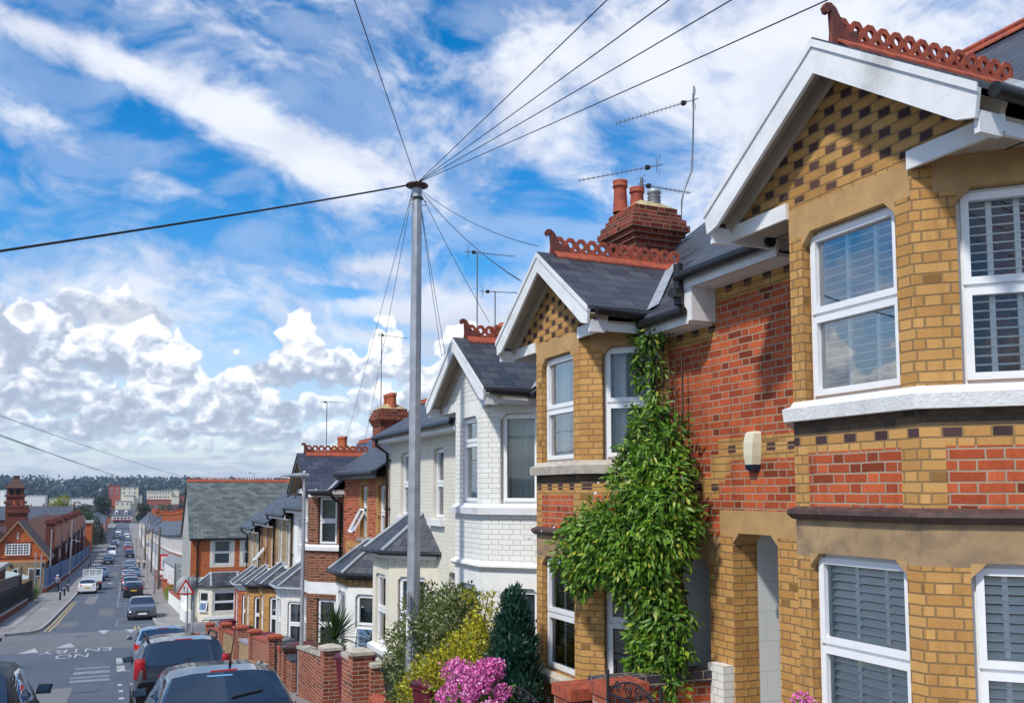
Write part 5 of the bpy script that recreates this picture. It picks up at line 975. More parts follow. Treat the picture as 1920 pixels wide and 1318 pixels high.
# wires run on to houses behind the camera and across the road: end points are ordinary points in space
for x,y,Y,lb,sg in ((1190,-60,5.0,'overhead wire leaving the pole steepest to the upper right',.05),(1300,-45,4.8,'overhead wire second from the left of the four climbing right',.06),(1440,-55,4.4,'overhead wire third from the left of the four climbing right',.07),(1590,-35,4.0,'overhead wire running to the gable finial of the nearest house',.08)): wire(lb,HT,HT+(wa(x,y,Y)-HT)*2.6,sg*.8,.005,n=40)
wire('overhead wire rising to the top edge left of the pole',HT,HT+(wa(655,-40,6.5)-HT)*2.2,.05,.005,n=40)
wire('thick cable sagging away to the left across the sky',(px_-.16,py_,zt-.02),Vector((px_-.16,py_,zt-.02))+(wa(-80,462,9.0)-Vector((px_-.16,py_,zt-.02)))*2.2,.10,.013,n=40)
for i,(x,y,Y,lb) in enumerate(((1010,462,10.4,'wire from the pole to the finial of the vine-covered house'),(982,531,11.2,'wire from the pole to the white bay gable side'),(975,525,11.0,'twin wire beside the one to the white bay gable'),(918,605,14,'wire from the pole to the white house ridge'),(835,665,15.2,'inner right wire dropping steeply close to the pole'),(828,668,15.6,'outer right wire dropping steeply close to the pole'),(648,828,29,'outer left wire dropping to the brown brick house'),(682,840,24.5,'inner left wire dropping to the chimney house'))):
    p=wa(x,y,Y); wire(lb,HT-Vector((-.02 if i<6 else .06,0,.08)),p,.12 if i<3 else .05,.0045)
for x0,y0,x1,y1,Y0,Y1,lb in ((-10,757,357,897,25,58.,'long wire crossing low over the left sky to the corner house'),(-10,790,260,905,22,95,'long lower wire over the left rooftops'),(-10,793,292,912,22,110,'second long lower wire over the left rooftops')): wire(lb,wa(x1,y1,Y1)+(wa(x0,y0,Y0)-wa(x1,y1,Y1))*1.6,wa(x1,y1,Y1),.25,.008,n=30)
# ---------------- aerials
def aerial(label,base,h,booms,bend=None,r=.014):
    T=thing('tv_aerial',label,'aerial',base); b=Vector(base); m=MB(); pts=bend or [b,b+Vector((0,0,h))]; m.tube(pts,r,'aerial',6); m.build('mast',T)
    for (z,dx_,dy_,dz_,n,off) in booms:
        m=MB(); d=Vector((dx_,dy_,dz_)); c=(Vector(pts[-1])-Vector((0,0,z))); a=c-d*off; e=a+d; m.tube([a,e],.008,'aerial',5); s=d.normalized().cross(Vector((0,0,1))).normalized()
        for i in range(n): p=a+d*(i/(n-1))*.86; m.tube([p-s*.09+Vector((0,0,.0)),p+s*.09],.0035,'aerial',4)
        q=a+d*.93; Z=Vector((0,0,1))
        for k_ in (-.12,-.04,.04,.12): m.tube([q-s*.12+Z*k_+d*(abs(k_)*.3),q+s*.12+Z*k_+d*(abs(k_)*.3)],.004,'aerial',4)
        m.tube([q-Z*.12,q+Z*.12],.005,'aerial',4); m.box(*sum([[v-.03,v+.03] for v in (a+d*.82)],[]),'ink'); m.build('boom',T)
    return T
aerial('tall bent aerial mast on the red brick chimney',(7.80,11.4,4.20),0,[(.22,1.05,-.72,.30,18,.95)],bend=[Vector((7.80,11.4,4.0)),Vector((7.82,11.4,4.45)),Vector((7.86,11.4,4.62)),Vector((8.02,11.4,4.98)),Vector((8.05,11.4,5.6)),Vector((8.08,11.4,6.33))])
aerial('twin boom aerial behind the pots of the red brick chimney',(7.42,11.9,4.3),.62,[(-.16,1.15,-.62,.22,16,.75),(.10,-1.05,-.15,-.05,11,.95)],r=.03)
aerial('tall aerial above the white painted bay',(6.73,17.2,3.0),2.0,[(.03,-.95,.4,.1,12,.75)]); aerial('short aerial behind the white painted bay ridge',(7.13,17.2,3.0),1.2,[(.02,-.9,.2,.0,14,.65)])
aerial('aerial on the chimney with the bent flue',(6.80,24.8,2.1),2.45,[(.08,-.75,.4,.12,10,.85)]); aerial('aerial above the brown brick bay ridge',(6.49,30.5,1.2),1.9,[(.02,-.85,.3,.02,9,.75)])
aerial('tiny aerial on the mossy corner house roof',(8.4,61.7,.8),.55,[(.02,-.8,0,.0,5,.5)])
T=thing('satellite_dish','grey satellite dish on the chimney beside the telephone pole','satellite dish',(7.55,24.3,1.9)); m=MB(); m.lathe((7.72,24.1,2.05),[(0,.05),(.12,.035),(.22,.0),(.225,.0),(.12,.045),(0,.06)],'lead',18,axis=(-.5,-.8,.3)); m.build('dish',T); m=MB(); m.tube([(7.5,24.32,1.8),(7.66,24.2,1.9),(7.72,24.12,2.05)],.015,'aerial',5); m.tube([(7.72,24.1,1.9),(7.6,23.85,2.0)],.01,'aerial',5); m.build('arm',T)
# alarm box on the nearest house
T=thing('alarm_box','cream burglar alarm box with dark base on the red brick wall','alarm box',(5.70,7.28,.40)); m=MB(); yc,zc=7.19,.44
sec=[(-.22,.035,.055),(-.16,.072,.085),(-.07,.085,.095),(.05,.092,.09),(.14,.092,.07),(.165,.08,.045)]
def boxy(m,secs,mt):
    for (a,w0,d0),(b,w1,d1) in zip(secs,secs[1:]):
        P=[(5.748,yc-w0,zc+a),(5.748-d0,yc-w0*.75,zc+a),(5.748-d0,yc+w0*.75,zc+a),(5.748,yc+w0,zc+a)]; Q=[(5.748,yc-w1,zc+b),(5.748-d1,yc-w1*.75,zc+b),(5.748-d1,yc+w1*.75,zc+b),(5.748,yc+w1,zc+b)]
        for i in range(3): m.face([P[i],Q[i],Q[i+1],P[i+1]],mt)
    m.face([(5.748,yc-secs[-1][1],zc+secs[-1][0]),(5.748-secs[-1][2],yc-secs[-1][1]*.75,zc+secs[-1][0]),(5.748-secs[-1][2],yc+secs[-1][1]*.75,zc+secs[-1][0]),(5.748,yc+secs[-1][1],zc+secs[-1][0])],mt)
pmat('plastic_cream',(.66,.62,.46),.35); pmat('plastic_navy',(.01,.03,.06),.3)
boxy(m,sec[1:],'plastic_cream'); m.build('cover',T); m=MB(); boxy(m,[(-.235,.04,.04),(-.21,.062,.07),(-.162,.078,.088)],'plastic_navy'); m.build('base',T)
# ---------------- street lamp
def lamp(label,x,y,h,arm,head=(.55,.14,.09),zb=None,swan=False):
    z=g(y)+.12 if zb is None else zb; T=thing('street_lamp',label,'street lamp',(x,y,z)); m=MB(); m.tube([(x,y,z),(x,y,z+1.1),(x,y,z+1.18),(x,y,z+1.25)],[.085,.085,.07,.05],'metal_grey',14); m.build('base_column',T)
    m=MB(); m.lathe((x,y,z+.02),[(.095,0),(.095,.16),(.08,.17)],'ink',14); m.build('foot',T)
    m=MB(); m.tube([(x,y,z+1.2),(x,y,z+h)],[.046,.036],'metal_grey',12); 
    if swan: m.tube([(x,y,z+h),(x-arm*.0,y,z+h+.1),(x+arm*.25,y,z+h+.32),(x+arm*.6,y,z+h+.36),(x+arm*.85,y,z+h+.2)],.03,'metal_grey',8)
    m.build('pole',T); m=MB(); L,W_,H_=head; sg=1 if arm>0 else -1; x1=x+arm*(.85 if swan else 0); zz=z+h+(.14 if swan else 0)
    sec=[(0.10,.06,.06),(.0,.075,.08),(-.12,.08,.075),(-.35,.085,.045),(-L,.05,.015)]
    vs=[]
    for (dx_,w_,h_) in sec: vs+=[(x1-sg*dx_,y+math.cos(a)*w_,zz+.02+math.sin(a)*h_*(1 if math.sin(a)>0 else .5)) for a in [i*math.pi/4 for i in range(8)]]
    m.raw(vs,[(i*8+j,i*8+(j+1)%8,(i+1)*8+(j+1)%8,(i+1)*8+j) for i in range(len(sec)-1) for j in range(8)],'metal_grey',True); m.face(vs[:8],'metal_grey'); m.build('lamp_head',T)
    m=MB(); m.lathe((x1,y,zz+.08),[(.04,0),(.04,.05),(.0,.07)],'metal_grey',8); m.build('photocell',T)
    return T
lamp('grey street lamp with a flat head in front of the brown brick bay',4.02,21.2,5.10,-.62,head=(.52,.1,.1),zb=-4.72)
lamp('slim grey street lamp on the right pavement by the terrace of chimneys',3.9,97,5.6,-.6)
lamp('grey swan neck lamp on the left pavement by the blue fence',-4.9,129,4.9,.8,swan=True)
# ---------------- two way traffic sign
T=thing('road_sign','triangular two way traffic sign with a red border on a grey post','road sign',(3.33,45.75,g(45.75)+.12)); m=MB(); m.tube([(3.33,45.9,g(46)+.1),(3.33,45.9,-3.92)],.038,'metal_grey',10); m.tube([(3.33,45.9,g(46)+.1),(3.33,45.9,g(46)+.75)],.06,'metal_grey',10); m.build('post',T)
sx,sy=3.22,45.80; 
def tri(cx_,cz_,s,y,mt,m,d=.012): 
    h=s*.866; p=[(cx_-s/2,y,cz_-h/3),(cx_+s/2,y,cz_-h/3),(cx_,y,cz_+2*h/3)]; q=[]
    for i in range(3):
        a,b,c=Vector(p[i-1]),Vector(p[i]),Vector(p[(i+1)%3]); q+=[b.lerp(a,.07),b.lerp((a+c)/2,.035),b.lerp(c,.07)]
    m.prism(q,(0,d,0),mt)
m=MB(); tri(sx,-4.50,.86,sy,'sign_red',m); o=m.build('sign_plate',T); m=MB(); tri(sx,-4.50,.60,sy-.004,'sign_white',m,.003)
m.build('sign_face',o); m=MB()
for dx_,sg in ((-.065,1),(.075,-1)):
    z0,z1=-4.63,-4.40; y_=sy-.008; m.prism([(sx+dx_-.013,y_,z0),(sx+dx_+.013,y_,z0),(sx+dx_+.013,y_,z1),(sx+dx_-.013,y_,z1)],(0,.003,0),'ink'); zt_=z1+.05 if sg>0 else z0-.05; zz=z1-.03 if sg>0 else z0+.03
    m.prism([(sx+dx_-.045,y_-.001,zz),(sx+dx_+.045,y_-.001,zz),(sx+dx_,y_-.001,zt_)],(0,.003,0),'ink')
m.build('arrow',o)
T=thing('round_sign','grey back of a round sign on its own post behind the triangular sign','road sign',(3.55,46.6,g(46.6)+.12)); m=MB(); m.tube([(3.62,46.5,g(46.5)+.1),(3.62,46.5,-3.9)],.038,'metal_grey',10); m.build('post',T); m=MB(); m.lathe((3.28,46.35,-4.38),[(0,-.01),(.46,-.01),(.46,.01),(0,.01)],'sign_grey',28,axis=(0,1,0)); m.build('sign_plate',T); m=MB(); m.box(3.1,3.7,46.38,46.42,-4.05,-3.98,'metal_grey'); m.box(3.1,3.7,46.38,46.42,-4.75,-4.68,'metal_grey'); m.build('bracket',T)
# ---------------- vehicles
def paint(name,c,metal=.5,rough=.28):
    m=pmat(name,c,rough,metal=metal,coat=1.,spec=.5); m.node_tree.nodes['Principled BSDF'].inputs['Coat Roughness'].default_value=.04; return m
paint('car_blue_black',(.010,.018,.040),.25); paint('car_black',(.006,.006,.008),0); m_=paint('car_dull_black',(.007,.007,.009),0,.5).node_tree.nodes['Principled BSDF']; m_.inputs['Coat Weight'].default_value=.15; m_.inputs['Specular IOR Level'].default_value=.25; paint('car_silver',(.42,.44,.47),.75); paint('car_white',(.72,.72,.72),0); paint('car_blue',(.02,.05,.17)); paint('car_red',(.40,.01,.012),.2); paint('car_grey',(.10,.11,.13),.6); paint('car_skyblue',(.12,.22,.35),.5); paint('van_white',(.76,.77,.78),0)
def interp(pts,y):
    xs=[p[0] for p in pts]; return float(np.interp(y,xs,[p[1] for p in pts]))
def car(kind,paintm,label,group=None,plate='plate_yellow'):
    # built at the origin, nose towards +Y
    K={'hatch':dict(L=4.15,W=1.76,H=1.47,roof=[(-2.07,.78),(-2.02,.98),(-1.92,1.06),(-1.42,1.40),(-1.0,1.455),(-.2,1.47),(.35,1.42),(1.12,1.02),(1.25,.97),(1.75,.86),(2.0,.72),(2.07,.55)],belt=[(-2.07,.80),(-1.9,1.0),(1.1,.92),(1.7,.78),(2.07,.5)],cab=(-1.92,-1.42,.35,1.12),wb=1.27,sg=(-1.30,.62),bp=(-.30,)),
       'suv':dict(L=4.45,W=1.84,H=1.68,roof=[(-2.22,.85),(-2.18,1.10),(-2.12,1.16),(-1.80,1.60),(-1.3,1.66),(-.1,1.68),(.35,1.62),(1.05,1.18),(1.2,1.10),(1.85,1.0),(2.15,.85),(2.22,.6)],belt=[(-2.22,.85),(-2.1,1.12),(1.05,1.02),(1.8,.92),(2.22,.6)],cab=(-2.12,-1.80,.35,1.05),wb=1.34,sg=(-1.72,.60),bp=(-.9,-.10)),
       'saloon':dict(L=4.5,W=1.80,H=1.42,roof=[(-2.25,.75),(-2.18,.98),(-1.75,1.04),(-1.62,1.05),(-.95,1.36),(-.55,1.42),(.1,1.42),(.45,1.37),(1.15,.99),(1.3,.94),(1.9,.84),(2.2,.68),(2.25,.5)],belt=[(-2.25,.75),(-1.7,.95),(1.15,.90),(1.9,.74),(2.25,.5)],cab=(-1.62,-.95,.45,1.15),wb=1.38,sg=(-1.0,.66),bp=(-.2,)),
       'van':dict(L=5.1,W=2.0,H=2.25,roof=[(-2.55,1.0),(-2.54,2.10),(-2.42,2.22),(.9,2.25),(1.35,2.12),(1.95,1.35),(2.05,1.25),(2.45,1.0),(2.55,.6)],belt=[(-2.55,1.0),(-2.4,1.2),(1.7,1.15),(2.1,1.0),(2.55,.6)],cab=(-9,-8,1.35,1.95),wb=1.6,sg=(.95,1.6),bp=())}[kind]
    L,W,H=K['L'],K['W'],K['H']; T=thing('parked_car' if kind!='van' else 'parked_van',label,'car' if kind!='van' else 'van',(0,0,0),group); rw=.33 if kind!='van' else .36; wy=K['wb']
    st=sorted(set([round(p[0],3) for p in K['roof']]+[K['sg'][0],K['sg'][1]]+list(K['bp'])+[b+.07 for b in K['bp']]+[s*wy+d for s in (-1,1) for d in (-rw-.06,-rw*.8,-rw*.45,0,rw*.45,rw*.8,rw+.06)]+list(np.linspace(-L/2+.1,L/2-.1,15).round(3))))
    def ring(y):
        zt=interp(K['roof'],y); zbt=min(interp(K['belt'],y),zt-.03); e=abs(y)/(L/2); w=W/2*(1-.30*max(0,e-.72)**1.5); 
        if kind=='van': w=W/2*(1-.10*max(0,y/(L/2)-.7))
        zb=.22+.10*max(0,e-.85)*5; arch=0
        for s in (-1,1):
            d=abs(y-s*wy)
            if d<rw+.07: arch=max(arch,math.sqrt(max(0,(rw+.07)**2-d*d))+.30)
        z1=max(zb,arch); z3=max(.58,z1+.05); cab=max(0,min(1,(zt-zbt-.06)/.35)); tp=.80 if kind!='van' else .93; wt=w*(tp*cab+.93*(1-cab)); wt2=w*((tp-.07)*cab+.86*(1-cab)); zr=zt-(.045 if kind!='van' else .08)*cab-.012
        zm=zbt+(zr-.05*cab-zbt)*.5; wm=w*.955+(wt-w*.955)*.46
        h=[(0,zb),(w*.86,zb+.0),(w*.965,z1 if arch else zb+.06),(w,z3),(w*.985,(z3+zbt)/2+.03),(w*.955,zbt),(wm,zm if cab>.1 else zbt+.004),(wt,zr-.05*cab),(wt2,zr+.012),(wt2*.6,zt-.006),(0,zt)]
        return [(x,y,z) for x,z in h]
    ys=st; RR=[ring(y) for y in ys]; nh=len(RR[0]); full=[[(-x,y,z) for x,y,z in r[::-1]][:-1]+r for r in RR]; N=len(full[0])
    c0,c1,c2,c3=K['cab']; body=MB(); rear,front,side=[],[],{-1:[],1:[]}
    fs=[]
    for i in range(len(ys)-1):
        ym=(ys[i]+ys[i+1])/2
        for j in range(N-1):
            hj=j if j>=nh-1 else 2*(nh-1)-1-j; hj=hj-(nh-1); 
            f=(i*N+j,(i+1)*N+j,(i+1)*N+j+1,i*N+j+1); isg=None; xs=-1 if j<nh-1 else 1
            if hj in(7,8,9) or hj==6:
                if c0+.02<ym<c1 and hj>=8: isg='r'
                if c2<ym<c3-.02 and hj>=8: isg='f'
            if hj in(5,6) and K['sg'][0]<ym<K['sg'][1] and not any(b<ym<b+.07 for b in K['bp']): isg='s%d'%xs
            if kind in('suv',) and hj==7 and c0+.02<ym<c1: isg='r'
            (rear if isg=='r' else front if isg=='f' else side[xs] if isg else fs).append(f)
    allv=[p for r in full for p in r]
    def sub(fl,mt,name,parent,sm=True):
        if not fl: return None
        u=sorted({k for f in fl for k in f}); ix={k:n for n,k in enumerate(u)}; m=MB(); m.raw([allv[k] for k in u],[tuple(ix[k] for k in f) for f in fl],mt,sm); return m.build(name,parent)
    m=MB(); m.raw(allv,fs,paintm,True); m.face([p for p in full[0]],paintm); m.face(full[-1][::-1],paintm); body=m.build('body',T)
    m=MB(); m.box(-W*.36,W*.36,-L/2+.35,L/2-.35,.3,.62,'trim_black'); 
    for s in (-1,1): m.box(-W/2*.9,W/2*.9,s*wy-rw-.03,s*wy+rw+.03,.34,.66,'trim_black')
    for s in (-1,1): m.box(-W*.42,W*.42,s*(L/2-.12)-.1,s*(L/2-.12)+.1,.24,.34,'trim_black')
    m.build('underbody',T)
    sub(rear,'car_glass','rear_window',T); sub(front,'car_glass','windscreen',T)
    for s in (-1,1): sub(side[s],'car_glass','side_window',T)
    for sx in (-1,1):
        for sy in (-1,1):
            m=MB(); x=sx*(W/2-.11); m.lathe((x,sy*wy,rw),[(rw*.62,-.10),(rw*.93,-.10),(rw,-.06),(rw,.06),(rw*.93,.10),(rw*.62,.10)],'rubber',20,axis=(1,0,0)); w_=m.build('wheel',T); m=MB(); xo=sx*.088
            m.lathe((x+xo,sy*wy,rw),[(0,0),(rw*.15,0),(rw*.18,-.02*sx),(rw*.55,-.03*sx),(rw*.63,0)],'alloy',20,axis=(1,0,0),smooth=False)
            for k in range(5): a=k*1.2566; m.ob((x+xo+sx*.002,sy*wy-.03,rw),(sx*.008,0,0),(0,.05,0),(0,0,rw*.0+.001),'alloy'); 
            m.build('rim',w_)
    zl=interp(K['belt'],-L/2+.05)
    tl=[(-1,),(1,)]
    for s in (-1,1):
        m=MB(); yb=-L/2; zt_=min(zl,1.0)
        if kind=='van': m.box(*sorted((s*(W/2-.14),s*(W/2-.005))),yb-.012,yb+.06,.95,1.5,'lamp_red')
        elif kind=='suv': m.raw([(s*W*.375,yb+.02,.92),(s*W*.485,yb+.12,.90),(s*W*.475,yb+.17,1.28),(s*W*.40,yb+.06,1.30),(s*W*.375,yb-.012,.92),(s*W*.50,yb+.08,.90),(s*W*.49,yb+.14,1.29),(s*W*.395,yb+.03,1.31),(s*W*.505,yb+.28,.95),(s*W*.495,yb+.30,1.22)],[(4,5,6,7),(5,8,9,6),(0,4,7,3),(0,1,5,4)],'lamp_red',True)
        else: m.raw([(s*W*.28,yb-.010,.80),(s*W*.455,yb+.05,.76),(s*W*.455,yb+.06,.97),(s*W*.30,yb+.0,.95),(s*W*.503,yb+.32,.84),(s*W*.497,yb+.30,1.0)],[(0,1,2,3),(1,4,5,2)],'lamp_red',True)
        m.build('tail_light',T); m=MB(); yf=L/2
        m.raw([(s*W*.27,yf-.09,.62),(s*W*.43,yf-.18,.62),(s*W*.45,yf-.24,.78),(s*W*.30,yf-.20,.76),(s*W*.495,yf-.48,.70),(s*W*.488,yf-.52,.83)],[(0,1,2,3),(1,4,5,2)],'lamp_clear',True); m.build('headlight',T)
        m=MB(); ymr=c2+.52 if kind!='van' else 1.45; zmr=interp(K['belt'],ymr)+.09; m.raw([(s*(W/2+x),ymr+y,zmr+z) for x,y,z in ((-.04,-.03,-.05),(.16,-.06,-.055),(.19,-.05,.06),(.0,-.03,.075),(-.02,.08,-.04),(.13,.10,-.04),(.15,.08,.05),(.0,.08,.06))],[(0,1,2,3),(5,4,7,6),(1,5,6,2),(0,3,7,4),(3,2,6,7),(0,4,5,1)],paintm,True); mr=m.build('wing_mirror',T)
        m=MB(); m.raw([(s*(W/2+x),ymr+y,zmr+z) for x,y,z in ((-.02,-.045,-.04),(.15,-.068,-.045),(.17,-.060,.045),(.01,-.045,.06))],[(0,1,2,3)],'mirror_dark',False); m.build('mirror_glass',mr)
    m=MB(); m.box(-.26,.26,-L/2-.022,-L/2-.0,(.62 if kind!='van' else .5),(.73 if kind!='van' else .61),plate); m.build('number_plate',T); m=MB(); m.box(-.26,.26,L/2-.01,L/2+.018,.38,.49,'plate_white'); m.build('number_plate',T)
    m=MB(); m.box(-.42,.42,L/2-.04,L/2+.005,.50,.62,'trim_black'); m.build('grille',T)
    if kind!='van':
        m=MB(); t=.12; yw=c0+.04; zw=interp(K['roof'],yw)+.02; m.tube([(.05,yw,zw),(.30,yw+.06,zw+.035),(.44,yw+.09,zw+.05)],.012,'trim_black',5); m.build('rear_wiper',T) if kind!='saloon' else None
        m=MB(); m.box(-.17,.17,c1+.005,c1+.05,interp(K['roof'],c1)-.012,interp(K['roof'],c1)+.020,'lamp_red'); m.build('brake_light',T)
    if kind=='suv':
        for s in (-1,1): m=MB(); m.tube([(s*W*.365,-1.55,1.60),(s*W*.37,-1.4,1.69),(s*W*.37,-.1,1.72),(s*W*.365,.12,1.64)],.022,'trim_black',6); m.build('roof_rail',T)
    return T
def place(T,x,y,face=1,drop=0):
    sl=(g(y+2)-g(y-2))/4; T.location=(x,y,g(y)+.006-drop); T.rotation_mode='XYZ'; T.rotation_euler=(math.atan(sl) if face>0 else -math.atan(sl),0,0 if face>0 else math.pi); T['category']=T['category']; return T
def recolor(T,mt,labels=None):
    for ch in T.children:
        nm=ch.name.split('.')[0]
        if nm in('body','wing_mirror'):
            ch.material_slots[0].link='OBJECT'; ch.material_slots[0].material=MT[mt]
    return T
GR='cars parked along the street'
hb=car('hatch','car_blue_black','dark blue hatchback seen from above its rear window, nearest parked car',GR); place(hb,1.40,13.95,drop=.03)
for nm,f in (('aerial',lambda m:m.tube([(.12,-1.02,1.455),(.12,-1.06,1.50),(.16,-1.32,2.02)],[.022,.010,.003],'trim_black',6)),('parking_sticker',lambda m:m.raw([(-.22,-1.505,1.347),(.10,-1.505,1.347),(.10,-1.485,1.362),(-.22,-1.485,1.362)],[(0,1,2,3)],'poster_blue',False))):
    m=MB(); f(m); o=m.build(nm,None); o.parent=hb; o.location=(0,0,0)
sv=car('suv','car_black','black estate-style off-roader with roof rails behind the nearest hatchback',GR); place(sv,1.38,21.5,drop=.03)
sa=car('saloon','car_silver','silver saloon with red tail lights parked ahead of the black roof-railed car',GR); place(sa,1.62,33.4)
cars=[]
def cc(src,x,y,face,mt,label,grp=True):
    T=dup(src,(0,0,0),label=label); T['group']=GR
    for ch in list(T.children):
        if ch.name.split('.')[0] in('aerial','parking_sticker'): bpy.data.objects.remove(ch)
    recolor(T,mt); place(T,x+(cx(y) if y>50 else 0),y,face); cars.append(T); return T
# left side, near
cc(hb,-1.80,14.1,1,'car_dull_black','black car at the bottom left edge with houses mirrored in its side glass').scale=(1,1,1.12)
cc(hb,-4.55,36.3,1,'car_dull_black','dark grey car at the left edge just behind the black one')
# right row beyond the junction
cc(hb,1.85,66.2,-1,'car_grey','grey hatchback facing us on the right beyond the junction')
far_r=[(hb,1.55,95.,1,'car_black','black hatchback with a yellow number plate, second beyond the junction'),(hb,1.35,107.,1,'car_silver','silver hatchback parked behind the black one on the right'),(hb,1.25,114.5,1,'car_red','red hatchback in the row of cars on the right'),(hb,1.45,121.,1,'car_blue','dark blue car just beyond the red one'),(sa,1.2,128.5,1,'car_white','pale saloon with red lamps beyond the dark blue car'),(sa,1.75,136,-1,'car_skyblue','blue-grey car facing us in the right row'),(hb,1.3,143,1,'car_grey','grey car midway down the right row'),(sa,1.25,150,1,'car_silver','silver saloon midway down the right row'),(hb,1.35,158,1,'car_blue','blue car toward the far end of the right row'),(sa,1.5,166,1,'car_white','white saloon closing the first right hand row'),
(sv,1.4,214,-1,'car_black','black high car parked alone on the right before the far row'),(hb,1.2,224,1,'car_silver','silver car behind the lone black high car'),(hb,1.1,244,1,'car_red','red car in the far right row'),(hb,1.1,254,1,'car_white','first white car of the far right row'),(sa,1.1,266,1,'car_white','second white car of the far right row'),(sv,1.1,284,1,'car_silver','tall silver car in the far right row'),(hb,1.0,300,1,'car_black','dark car in the far right row'),(hb,1.0,325,1,'car_white','white car nearly at the far end on the right'),(sv,1.0,350,1,'car_white','farthest white high car on the right'),
(hb,-2.75,104.6,1,'car_white','white hatchback with a yellow plate on the left behind the tipper truck'),(sa,-2.55,131,-1,'car_blue','blue saloon parked beyond the tipper truck'),(hb,-2.35,139,-1,'car_skyblue','pale blue car beyond the blue saloon on the left'),(hb,-2.35,186,-1,'car_black','black hatchback facing us on the left'),(sa,-2.3,196,-1,'car_blue','blue car in front of the white van'),(hb,-2.2,272,-1,'car_black','black car beyond the white van'),(sa,-2.1,284,-1,'car_white','white car beyond the van on the left'),(hb,-2.0,330,-1,'car_grey','grey car in the far left row'),(hb,-2.0,345,-1,'car_silver','silver car in the far left row'),(sv,-1.9,372,-1,'car_white','farthest white car on the left'),(hb,-.3,318,-1,'car_blue_black','dark car driving toward us in the distance')]
for a in far_r: cc(*a)
van=car('van','van_white','white panel van parked on the left down the street','parked vans'); del van['group']; place(van,-2.35+cx(222),223,-1)
# tipper truck
tk=thing('tipper_truck','white drop-side tipper truck with a mesh headboard on the left','truck',(0,0,0)); m=MB(); m.box(-.98,.98,-2.6,.9,.95,1.02,'van_white')
for (a,b,c,d) in ((-1.0,-.95,-2.6,.9),(.95,1.0,-2.6,.9),(-1.0,1.0,-2.62,-2.57)): m.box(a,b,c,d,1.0,1.42,'van_white')
m.build('drop_sides',tk); m=MB(); 
for z in (1.42,2.12): m.box(-1.0,1.0,.86,.92,z,z+.07,'van_white')
for x in (-1.,-.37,.30,.93): m.box(x,x+.07,.86,.92,1.42,2.15,'van_white')
m.box(-.95,.95,.90,.91,1.45,2.12,'sign_grey'); m.build('headboard',tk); m=MB()
m.prism([(-.95,.98,.45),(-.95,2.7,.45),(-.95,2.75,1.15),(-.95,2.3,1.3),(-.95,1.95,2.05),(-.95,.98,2.1)],(1.9,0,0),'van_white'); m.build('cab',tk); m=MB(); m.box(-.5,.5,-2.5,2.4,.5,.85,'trim_black'); m.build('chassis',tk)
m=MB(); m.face([(-.85,2.32,1.32),(.85,2.32,1.32),(.78,1.99,2.0),(-.78,1.99,2.0)],'car_glass'); m.build('windscreen',tk)
for sx in (-1,1):
    for sy in (-1.6,1.9): m=MB(); m.lathe((sx*.82,sy,.36),[(0,-.12),(.33,-.12),(.36,-.08),(.36,.08),(.33,.12),(0,.12)],'rubber',18,axis=(1,0,0)); m.build('wheel',tk)
    m=MB(); m.box(*sorted((sx*.7,sx*.95)),-2.66,-2.62,.75,.9,'lamp_red'); m.build('tail_light',tk)
place(tk,-2.55+cx(112),111.5)
